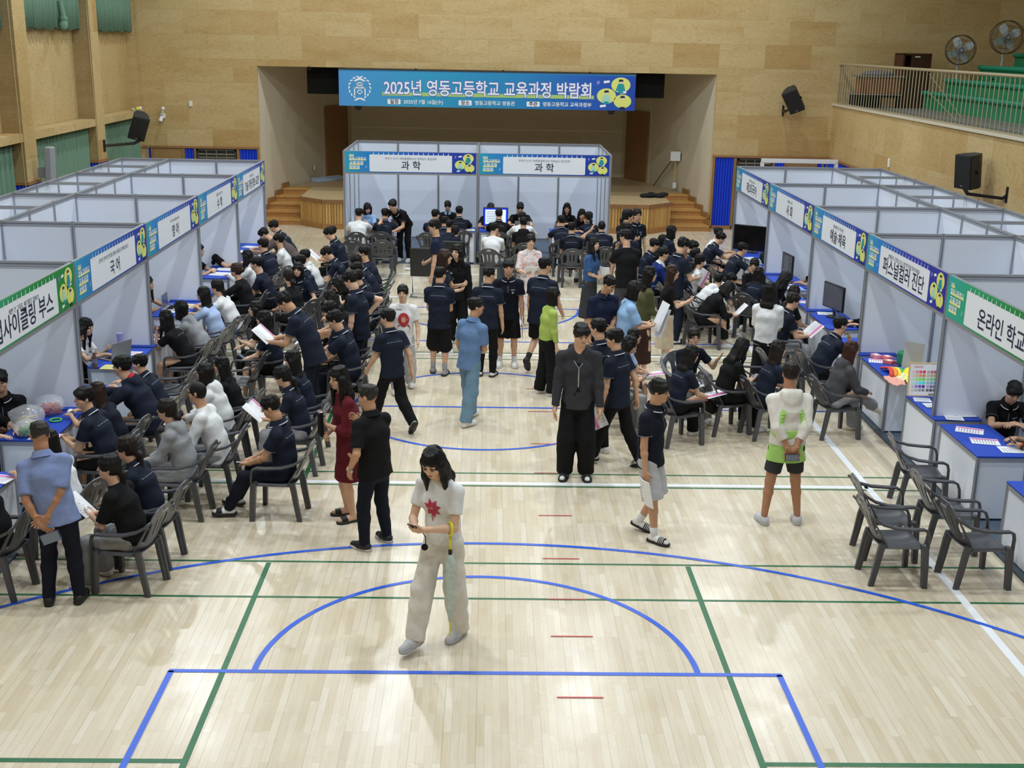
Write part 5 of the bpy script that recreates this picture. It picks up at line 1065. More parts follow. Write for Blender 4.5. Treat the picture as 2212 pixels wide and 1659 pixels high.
def collar(J, k, par, m, edge, fem):
    mb = MB(); n = 26; R0, R1 = (.060 if fem else .066)*k, (.092 if fem else .100)*k; cu, cf, r = J['cu'], J['cf'], J['r']; c = J['neck']+cf*.006+cu*.012
    rings = []
    for i in range(n+1):
        a = -PI*.93+2*PI*.93*i/n; a2 = a+PI  # gap at the front
        d = r*math.sin(a)-cf*math.cos(a); fr = .5-.5*math.cos(a); dz = -.035*fr
        rings.append([c+d*R0+cu*(.048-.02*fr), c+d*(R0+.006)+cu*(.054-.02*fr), c+d*(R1*.95+.012*fr)+cu*(.013+dz), c+d*(R1+.012*fr)+cu*(.005+dz), c+d*(R1+.004)+cu*(-.002+dz), c+d*R0+cu*(-.0+dz)])
    rings = [[Vector(p) for p in q] for q in rings]; mb.loft(rings); 
    for i, f in enumerate(mb.f):
        if len(f) == 4 and sorted(x % 6 for x in f) in ([2, 2, 3, 3],): mb.mi[i] = 1
    mb.build('collar', [m, edge], par, 'auto')
def xf(o, p, R, s=1.0):
    M = Matrix.Identity(4)
    for i in range(3):
        for j in range(3): M[i][j] = float(R[i][j])*s
        M[i][3] = float(p[i])
    o.matrix_local = M; return o
def person(D):
    J = skeleton(D); H = J['H']; k = H/1.68; fem = D.get('f', 0); x, y, rz = D['at']; dist = math.hypot(x, y+8.5)
    cell = min(max(dist*.00062, .0068), .0125); ccell = min(max(dist*.0008, .0095), .0145)
    lab = 'person in '+D['d']; t = thing('person', lab, 'person', (x, y, D.get('z', 0)), math.radians(rz), D.get('g'))
    sk = SKIN[D.get('skin', 'b')]; V, Q = body_sdf(J, D, cell).mesh(cell); link('body', np_mesh('body', V, Q, sk), t)
    m = floral() if D['tc'] == 'floral' else fab(D['tc']); S = shirt_sdf(J, D); V, Q = S.mesh(ccell); top = D['top']
    nm = {'polo': 'polo_shirt', 'tee': 't_shirt', 'hoodie': 'hooded_top', 'long': 'long_sleeved_top', 'shirt': 'shirt', 'cardigan': 'cardigan', 'jacket': 'jacket', 'dress': 'dress_top'}[top]; link(nm, np_mesh(nm, V, Q, m), t)
    b = D['bot']; V, Q = legs_sdf(J, D).mesh(ccell); bn = {'pants': 'trousers', 'shorts': 'shorts', 'skirt': 'skirt'}[b]; bm = floral() if D['bc'] == 'floral' else fab(D['bc']); link(bn, np_mesh(bn, V, Q, bm), t)
    hR = head_R(J); hs = J['hs']
    for kk, nn in (('eyeL', 'eye'), ('eyeR', 'eye'), ('browL', 'eyebrow'), ('browR', 'eyebrow'), ('mouth', 'mouth')): xf(link(nn, FPARTS[kk], t), J['head'], hR, hs)
    for acc in ('glasses', 'mask'):
        if D.get(acc): xf(link('glasses' if acc == 'glasses' else 'face_mask', FPARTS[acc], t), J['head'], hR, hs)
    xf(link('hair', hair_data(D.get('hair', 'short'), D.get('hc', 'k')), t), J['head'], hR, hs)
    if D.get('clip'): mb = MB(); hp = J['head']+hR@np.array(D['clip'])*hs; mb.ball(tuple(hp), (.02, .025, .018), 8, 6); mb.build('hair_clip', PIPE, t)
    if top in ('polo', 'shirt') or D.get('collar'):
        tr = D.get('trim', top == 'polo'); collar(J, k*(.96 if fem else 1), t, fab(D.get('collar', D['tc'])), PIPE if tr else fab(D.get('collar', D['tc'])), fem)
    if top == 'polo' and D.get('trim', 1):
        mb = MB(); sl = D.get('sleeve', .62); e = .016*D.get('loose', 1.0); ar = (.9 if fem else 1.)*k
        for K in 'LR':
            sh, el = J['sh'+K], J['el'+K]; a = nrm(el-sh); c = sh+(el-sh)*(sl-.035); s1 = nrm(np.cross(a, V3(.3, 1, .2))); s2 = np.cross(a, s1); mb.torus(tuple(c), .05*ar+e*1.25+.0015, .0022, 22, 5, (Vector(s1), Vector(s2), Vector(a)))
        mb.build('cuff_trim', STITCH, t)
        strip(S, J, -1, [(-.125*k, .045*k), (-.05*k, .052*k), (.05*k, .052*k), (.125*k, .045*k)], .006, 'yoke_stitching', STITCH, t, 1)
        patch(S, J, 1, [[(-.075*k-.028+.012*i, .03*k), (-.075*k-.028+.012*i+.008, .03*k), (-.075*k-.028+.012*i+.008, .03*k+.014), (-.075*k-.028+.012*i, .03*k+.014)] for i in range(5)]+[[(-.075*k+.017*math.cos(a), -.005*k+.017*math.sin(a)) for a in [2*PI*i/10 for i in range(10)]]], 'chest_emblem', mat('emblem_grey', (170, 174, 184), .7), t)
        strip(S, J, 1, [(0, .10*k), (0, -.0*k)], .006, 'placket', STITCH, t)
    for f in D.get('deco', ()): f(S, J, t)
    sh = D.get('shoe', 'white')
    for K in 'LR':
        fd = rotv(V3(0, 1, 0), (0, 0, 1), J['ft'+K]); rt = np.cross(fd, V3(0, 0, 1)); fd = rotv(fd, rt, J['fp'+K]); fu = np.cross(rt, fd); R = np.stack([rt, fd, fu], 1)
        for nm, me, sub in shoe_data(sh):
            o = xf(link(nm, me, t), J['an'+K], R, k)
            for it in sub: link(it[0], it[1], o)
        if D.get('sock') and b != 'pants':
            an, kn = J['an'+K], J['kn'+K]; mb = MB(); u_ = nrm(kn-an); mb.tube([tuple(an-u_*.03), tuple(an+u_*.03), tuple(an+u_*D.get('sockh', .11))], [.038*k, .040*k, .0455*k], 14); mb.build('sock', mat('sock_'+D['sock'], PAL[D['sock']], .85, bump=.2), t, True)
    M = Matrix.Translation((x, y, D.get('z', 0))) @ Matrix.Rotation(math.radians(rz), 4, 'Z')
    J['M'] = M
    if D.get('sit') and not D.get('nochair'): chair(*(M @ Vector((0, .05+D.get('cy', 0), 0))).xy, math.radians(rz+D.get('crz', 0)), 'grey armchair under person in '+D.get('cd', D['d']))
    return J
PEOPLE = [
dict(d='white tee with red print, looking at a phone', f=1, top='tee', tc='white', bot='pants', bc='cream', wide_leg=1.35, hair='longf', shoe='silver', hy=8, hp=26, armL='phone', armR='phone', step=0.2, liftL=0.0, loose=0.8, hem=-0.02, skin='a', lean=4, hold='phone', deco='redprint', toeL=2, toeR=2, wrb=1.8, footR=(0.09, 0.3, 0), footL=(-0.08, -0.12, 0), seed=0.0, H=1.729, at=(-0.289, 0.564, 148)),
dict(d='black polo talking with the woman in maroon', top='polo', trim=0, tc='black', bot='pants', bc='dnavy', hair='neat', hc='g', shoe='black', armL='pocket', armR=('point', None), fat=1.12, hy=22, skin='c', glasses=1, wide=0.05, loose=1.3, sleeve=0.8, seed=2.4, H=1.601, at=(-1.034, 2.481, 48)),
dict(d='maroon dress hugging a black pouch', f=1, top='dress', tc='maroon', bot='skirt', bc='maroon', skirt=0.46, flare=1.0, hair='wavy', shoe='slidenk', armL='fold', armR='clasp', sleeve=1.45, hy=18, hp=6, skin='b', hold='pouch', loose=1.3, seed=4.8, H=1.611, at=(-1.367, 3.191, 112)),
dict(d='navy polo striding away in black trousers', top='polo', tc='navy', bot='pants', bc='black', wide_leg=1.2, hair='bowl', shoe='slidegk', step=-0.3, liftR=0.1, pitchR=0.9, armL='swingf', armR='swingb', hy=25, loose=1.4, seed=0.92, H=1.537, at=(-1.147, 6.121, 40)),
dict(d='white tee with a red ring print', f=1, top='tee', tc='white', bot='pants', bc='lgrey', wide_leg=1.45, hair='lowpony', shoe='white', step=0.18, loose=1.5, hem=0.12, armL='relax', armR='relax', skin='a', deco='ringprint', hy=-6, seed=3.32, H=1.501, at=(-1.138, 7.978, 182)),
dict(d='light blue denim shirt and pale jeans', top='shirt', tc='blue', trim=0, bot='pants', bc='jean', wide_leg=1.4, hair='short', shoe='white', armL='relax', armR='clasp', hy=-38, step=-0.18, loose=1.1, hem=0.1, skin='c', sleeve=0.75, side=3, seed=5.72, H=1.621, at=(-0.179, 6.502, -38)),
dict(d='navy polo and long black shorts seen from behind', top='polo', tc='navy', bot='shorts', bc='black', short=1.05, wide_leg=1.5, hair='short', shoe='slidegk', sock='grey', armL='clasp', armR='clasp', hy=-30, loose=1.4, hem=0.1, step=-0.06, seed=1.83, H=1.573, at=(-0.667, 8.843, -6)),
dict(d='dark polo with brown bob laughing to the right', f=1, top='polo', tc='navy', bot='pants', bc='black', hair='bob', hc='b', armL='phone1', armR='phone', hy=10, skin='a', loose=1.4, seed=4.23, H=1.647, at=(-0.701, 10.029, -105)),
dict(d='black track jacket with long hair beside the boys', f=1, top='jacket', tc='black', bot='pants', bc='black', wide_leg=1.3, hair='longf', shoe='white', sleeve=1.95, armL='down', armR='down', hy=-18, loose=1.7, hem=0.08, collar='black', trim=0, skin='a', deco='stripes', seed=0.35, H=1.62, at=(-0.437, 10.744, 172)),
dict(d='navy polo and glasses turned to the tall girl', top='polo', tc='navy', bot='pants', bc='black', hair='neat', shoe='slidewk', glasses=1, hy=-45, armL='down', armR='down', loose=1.5, hem=0.08, seed=2.75, H=1.596, at=(0.047, 8.774, -12)),
dict(d='navy polo and black shorts facing the camera', top='polo', tc='dnavy', bot='shorts', bc='black', short=0.98, wide_leg=1.5, hair='bowl', shoe='white', sock='white', sockh=0.1, armR='swingf', armL='down', hy=4, loose=1.4, hem=0.08, skin='b', hold='brochureL', wide=0.01, seed=5.15, H=1.633, at=(0.369, 9.375, 178)),
dict(d='pale floral dress holding an open notebook', f=1, top='dress', tc='floral', bot='skirt', bc='floral', skirt=0.62, flare=1.25, hair='lowpony', shoe='white', sock='white', sleeve=0.95, armL='read', armR='read', hp=6, skin='a', loose=1.2, hold='notebook', step=-0.1, seed=1.27, H=1.596, at=(0.778, 12.125, 188)),
dict(d='navy polo, stout, walking off beside lime cardigan', top='polo', tc='navy', bot='shorts', bc='black', short=0.9, wide_leg=1.4, fat=1.18, hair='short', shoe='blackall', sock='black', glasses=1, hy=-30, step=0.22, liftL=0.13, pitchL=0.9, armL='down', armR='swingf', loose=1.4, hem=0.12, seed=3.67, H=1.685, at=(0.866, 9.132, -28)),
dict(d='lime green cardigan and wide black trousers', f=1, top='cardigan', tc='lime', bot='pants', bc='black', wide_leg=1.5, hair='bob', shoe='white', glasses=1, sleeve=1.9, hy=-8, armL='down', armR='down', step=0.06, skin='a', loose=0.9, hem=-0.04, seed=6.07, H=1.508, at=(0.899, 7.836, -72)),
dict(d='dark navy shirt looking down, short grey-black hair', H=1.672, top='shirt', trim=0, tc='ink', bot='pants', bc='dnavy', hair='neat', hp=22, hy=25, armL='clasp', armR='down', fat=1.12, skin='c', loose=1.3, sleeve=0.8, seed=2.19, at=(1.681, 8.088, 205)),
dict(d='denim blouse and long black skirt, smiling', f=1, top='shirt', trim=0, tc='denim', bot='skirt', bc='charcoal', skirt=0.8, flare=1.2, hair='longf', shoe='white', armR='clasp', armL='clasp', hy=-5, hp=-6, skin='a', loose=1.4, hem=0.08, sleeve=0.85, hold='folder', seed=4.58, H=1.527, at=(1.856, 12.191, -125)),
dict(d='plain black tee touching the chin', H=1.76, top='tee', tc='black', bot='pants', bc='dgrey', hair='short', armL='chin', armR='clasp', hy=35, fat=1.1, loose=1.4, skin='b', sleeve=0.75, seed=0.7, at=(2.431, 11.576, 15)),
dict(d='dark polo behind the man in black tee', H=1.72, top='polo', tc='navy', bot='pants', bc='black', hair='bowl', armL='down', armR='down', hy=12, seed=3.1, at=(2.535, 12.628, 10)),
dict(d='black polo chatting with the girl in glasses', H=1.72, top='polo', tc='dnavy', bot='pants', bc='black', hair='lowpony', armL='clasp', armR='clasp', hy=-28, f=1, seed=5.5, at=(2.68, 14.456, -52)),
dict(d='dark polo and glasses facing the camera by the stage', H=1.66, f=1, top='polo', tc='dnavy', bot='pants', bc='black', hair='lowpony', glasses=1, armR='phone1', armL='down', skin='a', seed=1.62, at=(2.98, 15.129, 195)),
dict(d='navy polo standing with a brochure under the arm', top='polo', tc='navy', bot='pants', bc='navy', hair='bowl', shoe='slidewk', armR='read', armL='chin', hp=15, hy=-10, hold='brochureR', loose=1.3, hem=0.09, seed=4.02, H=1.739, at=(3.177, 11.011, -62)),
dict(d='olive top with long black hair and brown skirt', H=1.64, f=1, top='long', tc='olive', bot='skirt', bc='brown', skirt=0.72, flare=1.0, hair='long', sleeve=1.9, armR='clasp', armL='clasp', skin='a', seed=0.14, at=(2.372, 8.829, -75)),
dict(d='dark top and beige skirt raising a phone', f=1, top='long', tc='black', bot='skirt', bc='beige', skirt=0.62, flare=1.0, hair='long', hc='b', shoe='white', sock='white', sockh=0.17, armR='phone1', armL='phone', hp=-4, skin='a', hold='phone', seed=2.54, H=1.546, at=(2.823, 9.5, -88)),
dict(d='light blue shirt reading large white sheets', H=1.6, f=1, top='shirt', trim=0, tc='sky', bot='pants', bc='brown', hair='bob', armR='read', armL='read', hy=-2, hp=14, hem=0.17, loose=1.9, fat=1.05, sleeve=0.85, hold='sheets', skin='b', seed=4.94, at=(2.012, 7.92, -78)),
dict(d='charcoal knit zip hoodie and black trousers', top='hoodie', tc='charcoal', bot='pants', bc='black', wide_leg=1.45, hair='bowl', shoe='slidewk', sleeve=1.96, hy=18, hp=10, armL='down', armR='down', loose=1.15, hem=0.07, deco='zip', wide=0.01, skin='b', wr=1.6, seed=1.06, H=1.815, at=(1.093, 4.489, 176)),
dict(d='dark polo half hidden behind the knit hoodie', H=1.637, top='polo', tc='navy', bot='pants', bc='black', hair='short', hy=10, armL='down', armR='down', seed=3.45, at=(1.441, 5.301, 42)),
dict(d='navy polo walking with a pink-striped brochure', top='polo', tc='navy', bot='pants', bc='black', hair='bowl', shoe='slidewks', armL='down', armR='swingb', hy=18, step=-0.27, liftR=0.05, pitchR=0.5, hold='brochureL', loose=1.3, hem=0.08, wide_leg=1.15, seed=5.85, H=1.613, at=(1.605, 4.903, 52)),
dict(d='navy polo and light grey shorts with papers', top='polo', tc='dnavy', bot='shorts', bc='lgrey', short=1.0, wide_leg=1.55, hair='bowl', shoe='slidewks', sock='white', sockh=0.09, armR='down', armL='swingb', hy=5, hp=6, step=0.13, liftL=0.04, pitchL=0.3, hold='paperR', loose=1.3, hem=0.06, skin='c', lean=-2, seed=1.97, H=1.631, at=(1.709, 2.781, -122)),
dict(d='white and lime windbreaker and black shorts', top='hoodie', tc='cream', bot='shorts', bc='charcoal', short=0.72, wide_leg=1.15, hair='short', shoe='silver', sleeve=1.55, armL='behind', armR='behind', hem=-0.03, loose=1.5, fat=1.05, skin='d', hold='phoneback', deco='limetail', wide=0.075, hy=-8, hc='d', seed=4.37, H=1.686, at=(3.18, 3.162, 3)),
dict(d='white puff-sleeve blouse and long black skirt', H=1.64, f=1, top='tee', tc='white', bot='skirt', bc='black', skirt=0.78, flare=1.1, hair='long', armL='clasp', armR='clasp', hy=-15, loose=1.5, hem=0.03, sleeve=0.9, skin='a', seed=0.49, at=(3.97, 7.702, -22)),
dict(d='navy polo and dark shorts by the left chairs', top='polo', tc='navy', bot='shorts', bc='dnavy', short=0.85, wide_leg=1.3, hair='bowl', shoe='blackall', sock='black', sockh=0.13, glasses=1, hp=18, armL='down', armR='back', loose=1.3, hem=0.1, skin='a', fat=1.08, seed=2.89, H=1.68, at=(-1.747, 7.95, 76)),
dict(d='navy polo bowing over an open brochure', H=1.74, top='polo', tc='navy', bot='pants', bc='dnavy', hair='short', hp=34, lean=14, hunch=14, armL='read', armR='read', hold='brochure2', loose=1.4, hem=0.12, skin='c', fat=1.06, seed=5.29, at=(-2.204, 6.542, 82)),
dict(d='light blue shirt, older, hands behind the back', top='shirt', trim=0, tc='oldblue', bot='pants', bc='dnavy', hair='neat', hc='g', shoe='blackall', armL='behind', armR='behind', hy=18, hp=10, fat=1.1, skin='d', loose=1.35, sleeve=0.86, hold='walletback', wide=0.03, side=-10, lean=7, seed=1.41, H=1.61, at=(-3.665, 1.168, 8)),
dict(d='navy tee and glasses beside the black office chair', H=1.76, top='tee', tc='ink', bot='pants', bc='black', hair='bowl', glasses=1, hy=10, armL='down', armR='clasp', skin='b', loose=1.2, seed=3.81, at=(-0.809, 12.48, 82)),
dict(d='black polo bending over a laptop in the left 과학 booth', top='polo', tc='black', bot='pants', bc='black', hair='bowl', hp=15, lean=46, armL='clasp', armR='reach', shoe='white', skin='b', cd='black polo bending', H=1.7, hunch=16, seed=6.21, at=(-1.827, 18.304, 158)),
dict(d='navy polo standing at the far end of the left row', H=1.534, top='polo', tc='navy', bot='pants', bc='black', hair='bowl', hp=22, lean=30, armL='clasp', armR='clasp', seed=2.33, at=(-3.669, 14.276, 86)),
dict(d='grey-brown tee leaning over the far left counter', H=1.608, top='tee', tc='greybrown', bot='pants', bc='black', hair='short', hp=35, lean=42, hunch=18, armL='reach', armR='reach', seed=4.72, at=(-3.61, 13.971, 88)),
dict(d='dark polo with glasses and bob behind the right group', H=1.492, f=1, top='polo', tc='navy', bot='pants', bc='black', hair='bob', glasses=1, armR='phone', armL='phone', seed=0.84, at=(3.478, 14.032, -78)),
dict(d='light blue shirt behind the left science counter', sit=1, f=1, top='shirt', trim=0, tc='sky', bot='skirt', bc='navy', hair='bob', hp=20, hy=40, armL='point', armR='table', seed=3.24, H=1.57, seat=0.465, at=(-2.687, 19.013, 165)),
dict(d='black cardigan over a light blue shirt, laughing', sit=1, f=1, top='cardigan', tc='black', collar='sky', bot='skirt', bc='navy', hair='lowpony', hp=18, armL='tablex', armR='tablex', sleeve=1.6, seed=5.64, H=1.57, seat=0.465, at=(-0.895, 19.631, 180)),
dict(d='dark polo hidden behind the white-screen monitor', sit=1, top='polo', tc='black', bot='pants', bc='black', hair='bowl', hp=10, armL='table', armR='table', seed=1.76, H=1.64, seat=0.465, at=(0.108, 18.977, 180)),
dict(d='black tee behind the open silver laptop', sit=1, top='tee', tc='black', bot='pants', bc='black', hair='bowl', hp=18, armL='table', armR='table', seed=4.16, H=1.64, seat=0.465, at=(0.8, 19.267, 178)),
dict(d='black polo with very long hair in the right 과학 booth', sit=1, f=1, top='polo', tc='black', bot='pants', bc='black', hair='longf', hp=6, armL='table', armR='tablex', seed=0.28, H=1.57, seat=0.465, at=(1.895, 19.48, 178)),
dict(d='dark top and long hair at the science booth end', sit=1, f=1, top='tee', tc='black', bot='pants', bc='black', hair='longf', hp=14, armL='chin', armR='table', seed=2.68, H=1.57, seat=0.465, at=(2.127, 18.511, 190)),
dict(d='white tee leaning in at the left science counter', sit=1, top='tee', tc='white', bot='pants', bc='jean', hair='short', hy=-25, lean=16, loose=1.5, armL='table', armR='table', seed=5.08, H=1.64, seat=0.465, at=(-2.797, 17.519, 0)),
dict(d='navy polo facing the laptop at the left science counter', sit=1, top='polo', tc='navy', bot='pants', bc='black', hair='short', lean=16, armL='table', armR='table', loose=1.3, seed=1.19, H=1.64, seat=0.465, at=(-2.245, 17.585, -4)),
dict(d='navy polo left of the two before the laughing girl', sit=1, top='polo', tc='navy', bot='pants', bc='black', hair='short', lean=16, armL='table', armR='table', loose=1.3, hy=-20, seed=3.59, H=1.64, seat=0.465, at=(-1.197, 17.582, -16)),
dict(d='navy polo right of the two before the laughing girl', sit=1, top='polo', tc='dnavy', bot='pants', bc='black', hair='short', lean=16, armL='table', armR='table', loose=1.3, seed=5.99, H=1.64, seat=0.465, at=(-0.583, 18.164, 4)),
dict(d='dark polo squeezed behind the man in navy tee', sit=1, top='polo', tc='navy', bot='pants', bc='black', hair='short', lean=13.2, hy=-40, nochair=1, seed=2.11, H=1.561, seat=0.465, at=(-0.92, 16.752, -10)),
dict(d='navy top before the girl with the low ponytail', sit=1, top='tee', tc='navy', bot='pants', bc='black', hair='short', lean=11.2, hy=-30, nochair=1, seed=4.51, H=1.557, seat=0.465, at=(-0.773, 16.194, -4)),
dict(d='navy hoodie and ponytail in the black office chair', sit=1, f=1, top='hoodie', tc='navy', bot='pants', bc='black', hair='lowpony', lean=14, hy=-20, sleeve=1.9, nochair=1, office=1, seed=0.63, H=1.57, seat=0.465, at=(-0.645, 15.431, -6)),
dict(d='black polo in front of the bright monitor', sit=1, top='polo', tc='black', bot='pants', bc='black', hair='short', lean=16, armL='table', armR='table', loose=1.4, fat=1.1, seed=3.03, H=1.64, seat=0.465, at=(0.293, 17.81, 0)),
dict(d='white long-sleeved top leaning sideways by the monitor', sit=1, top='long', tc='white', bot='pants', bc='jean', hair='short', lean=12, hy=-40, sleeve=1.2, loose=1.4, armR='chin', cd='white top leaning sideways by the monitor', seed=5.43, H=1.64, seat=0.465, at=(0.125, 15.635, -10)),
dict(d='white long sleeves facing the silver laptop', sit=1, top='long', tc='white', bot='pants', bc='black', hair='short', lean=16, hy=20, sleeve=1.9, loose=1.5, armL='table', armR='table', seed=1.55, H=1.64, seat=0.465, at=(0.805, 17.35, 0)),
dict(d='black hooded vest over a white top', sit=1, top='hoodie', tc='black', bot='pants', bc='black', hair='short', lean=6, sleeve=0.5, loose=1.6, seed=3.95, H=1.64, seat=0.465, at=(0.807, 16.411, 2)),
dict(d='navy polo facing the girl with very long hair', sit=1, top='polo', tc='navy', bot='pants', bc='black', hair='short', lean=16, armL='table', armR='table', loose=1.3, seed=0.06, H=1.64, seat=0.465, at=(1.65, 16.943, 0)),
dict(d='navy polo in the front right science chair', sit=1, top='polo', tc='dnavy', bot='shorts', bc='dnavy', sock='white', hair='short', lean=4, hy=-25, loose=1.4, armL='lap', armR='lap', sockh=0.16, shoe='blackall', seed=2.46, H=1.64, seat=0.465, at=(1.774, 15.774, 0)),
dict(d='navy polo with tied hair at the right science counter', sit=1, top='polo', tc='navy', bot='pants', bc='black', hair='lowpony', lean=16, hy=22, f=1, armL='table', armR='table', seed=4.86, H=1.57, seat=0.465, at=(2.332, 17.853, 4)),
dict(d='navy polo with cropped hair scratching the head', sit=1, top='polo', tc='navy', bot='pants', bc='black', hair='buzz', lean=4, armL='head', loose=1.4, seed=0.98, H=1.64, seat=0.465, at=(2.444, 16.105, 6)),
dict(d='white tee at the far left counter', sit=1, top='tee', tc='white', bot='pants', bc='black', hair='bowl', lean=4, loose=1.4, armL='lap', seed=3.38, H=1.64, seat=0.465, at=(-3.714, 13.84, 86)),
dict(d='navy polo with back to us at the far left counter', sit=1, top='polo', tc='navy', bot='pants', bc='black', hair='bowl', lean=10, loose=1.3, armL='table', armR='table', seed=5.78, H=1.64, seat=0.465, at=(-3.891, 13.281, 60)),
dict(d='white hoodie with black hair and a clip', sit=1, f=1, top='hoodie', tc='white', bot='pants', bc='black', hair='longf', lean=8, sleeve=1.95, loose=1.5, clip=(0.02, -0.06, 0.12), armL='table', seed=1.9, H=1.57, seat=0.465, at=(-3.974, 12.261, 80)),
dict(d='dark navy tee behind the white hoodie', sit=1, top='tee', tc='navy', bot='pants', bc='black', hair='short', lean=12, seed=4.3, H=1.64, seat=0.465, at=(-3.615, 11.485, 84)),
dict(d='black jacket with brown hair in a bun', sit=1, f=1, top='jacket', tc='black', bot='pants', bc='black', hair='bun', hc='b', lean=6, sleeve=1.95, loose=1.7, armL='table', seed=0.42, H=1.57, seat=0.465, at=(-3.913, 10.947, 84)),
dict(d='white tee with a ponytail by the english booth', sit=1, f=1, top='tee', tc='white', bot='pants', bc='jean', hair='lowpony', lean=14, loose=1.3, sleeve=0.85, armL='table', armR='table', seed=2.82, H=1.57, seat=0.465, at=(-3.88, 9.682, 82)),
dict(d='pale blue blouse and long straight black hair', sit=1, f=1, top='shirt', trim=0, tc='paleblue', bot='skirt', bc='grey', hair='long', lean=8, loose=1.2, armL='table', armR='table', seed=5.21, H=1.57, seat=0.465, at=(-3.993, 8.994, 78)),
dict(d='grey hoodie with its hood down, dark bob', sit=1, f=1, top='hoodie', tc='grey', bot='pants', bc='black', hair='bob', lean=24, sleeve=1.95, loose=1.5, armL='table', armR='table', seed=1.33, H=1.57, seat=0.465, at=(-4.013, 8.275, 82)),
dict(d='black polo and shorts leaning on the 영어 counter', sit=1, f=1, top='polo', tc='black', bot='shorts', bc='black', short=0.75, hair='longf', lean=22, armL='chin', armR='table', shoe='white', loose=1.2, seed=3.73, H=1.57, seat=0.465, at=(-4.077, 7.608, 80)),
dict(d='navy polo behind the navy and red hooded jacket', sit=1, top='polo', tc='navy', bot='pants', bc='black', hair='bowl', lean=15.2, armL='table', armR='table', hy=8, seed=6.13, H=1.479, seat=0.465, at=(-3.849, 5.31, 84)),
dict(d='navy jacket with a red-lined hood', sit=1, top='hoodie', tc='navy', bot='pants', bc='black', hair='bowl', lean=16, sleeve=1.95, loose=1.9, deco='redhood', armL='table', armR='table', fat=1.1, seed=2.25, H=1.723, seat=0.465, at=(-3.855, 4.812, 84)),
dict(d='dark top and brown hair down to the waist', sit=1, f=1, top='tee', tc='dnavy', bot='pants', bc='black', hair='long', hc='b', lean=14.2, armL='table', armR='table', seed=4.65, H=1.45, seat=0.465, at=(-4.005, 4.114, 80)),
dict(d='navy polo looking back at the camera', sit=1, top='polo', tc='navy', bot='shorts', bc='black', short=0.85, hair='bowl', lean=10, hy=42, armL='phone', armR='phone', skin='b', loose=1.25, seed=0.77, H=1.64, seat=0.465, at=(-3.962, 3.582, 82)),
dict(d='white shirt hidden behind the older man', sit=1, f=1, top='shirt', trim=0, tc='white', bot='pants', bc='black', hair='long', lean=8, armL='table', armR='table', loose=1.4, seed=3.17, H=1.57, seat=0.465, at=(-3.912, 2.193, 70)),
dict(d='black top cut off at the left edge', sit=1, top='long', tc='black', bot='pants', bc='black', hair='short', lean=8, armR='phone', armL='phone', sleeve=1.9, shoe='blackall', seed=5.57, H=1.64, seat=0.465, at=(-4.281, 1.398, 80)),
dict(d='grey hoodie with a long low ponytail', sit=1, f=1, top='hoodie', tc='grey', bot='pants', bc='grey', hair='lowpony', hc='d', lean=4, sleeve=1.95, loose=1.5, wide_leg=1.3, armL='lap', armR='lap', seed=1.69, H=1.57, seat=0.465, at=(-3.075, 3.244, 84)),
dict(d='white long-sleeved top, shaved head and glasses', sit=1, top='long', tc='white', bot='pants', bc='grey', hair='buzz', glasses=1, lean=6, sleeve=1.5, loose=1.5, armL='phone1', armR='lap', hold='phoneL', skin='c', wide_leg=1.3, seed=4.09, H=1.64, seat=0.465, at=(-2.865, 3.808, 86)),
dict(d='white hoodie behind the shaved head', sit=1, f=1, top='hoodie', tc='white', bot='pants', bc='grey', hair='bob', lean=8.9, sleeve=1.95, loose=1.5, seed=0.2, H=1.521, seat=0.465, at=(-2.998, 4.78, 84)),
dict(d='dark top and long black hair behind the white hoodie', sit=1, f=1, top='tee', tc='black', bot='pants', bc='black', hair='long', lean=5.2, seed=2.6, H=1.45, seat=0.465, at=(-2.937, 5.185, 84)),
dict(d='navy polo and ponytail beside the black tee', sit=1, f=1, top='polo', tc='navy', bot='pants', bc='black', hair='lowpony', hc='d', lean=8, hp=8, shoe='white', armL='lap', armR='lap', seed=5.0, H=1.57, seat=0.465, at=(-3.094, 2.075, 82)),
dict(d='black tee and grey trousers holding a pen', sit=1, f=1, top='tee', tc='black', bot='pants', bc='grey', hair='lowpony', lean=6, hy=20, armL='phone', armR='phone', loose=1.6, sleeve=0.85, skin='b', hold='paper2', wide_leg=1.3, seed=1.12, H=1.57, seat=0.465, at=(-3.128, 1.526, 78)),
dict(d='navy polo and glasses in the front left aisle chair', sit=1, top='polo', tc='navy', bot='pants', bc='dnavy', hair='short', glasses=1, lean=-6, hp=16, armL='lap', armR='lap', shoe='slidewk', ff=0.18, loose=1.25, hem=0.03, skin='c', hold='penL', seed=3.52, H=1.64, seat=0.465, at=(-2.064, 3.279, 84)),
dict(d='navy polo and low ponytail reading a brochure', sit=1, f=1, top='polo', tc='navy', bot='pants', bc='grey', hair='lowpony', lean=4, hp=14, armL='read', armR='read', hold='brochure2', wide_leg=1.25, seed=5.92, H=1.57, seat=0.465, at=(-2.087, 4.618, 84)),
dict(d='dark top, long hair and a white face mask', sit=1, f=1, top='polo', tc='navy', bot='pants', bc='grey', hair='long', mask=1, lean=4, armL='lap', armR='lap', seed=2.04, H=1.57, seat=0.465, at=(-2.111, 5.285, 84)),
dict(d='navy polo, shorts and bare knees, long black hair', sit=1, f=1, top='polo', tc='navy', bot='shorts', bc='black', short=0.55, hair='long', lean=2, armL='lap', armR='lap', shoe='white', skin='a', hold='phoneL', seed=4.44, H=1.57, seat=0.465, at=(-2.856, 7.381, 80)),
dict(d='dark top, half hidden, talking on the left', sit=1, f=1, top='tee', tc='black', bot='pants', bc='black', hair='longf', lean=4, hy=20, armL='phone', skin='a', seed=0.56, H=1.57, seat=0.465, at=(-3.062, 8.041, 88)),
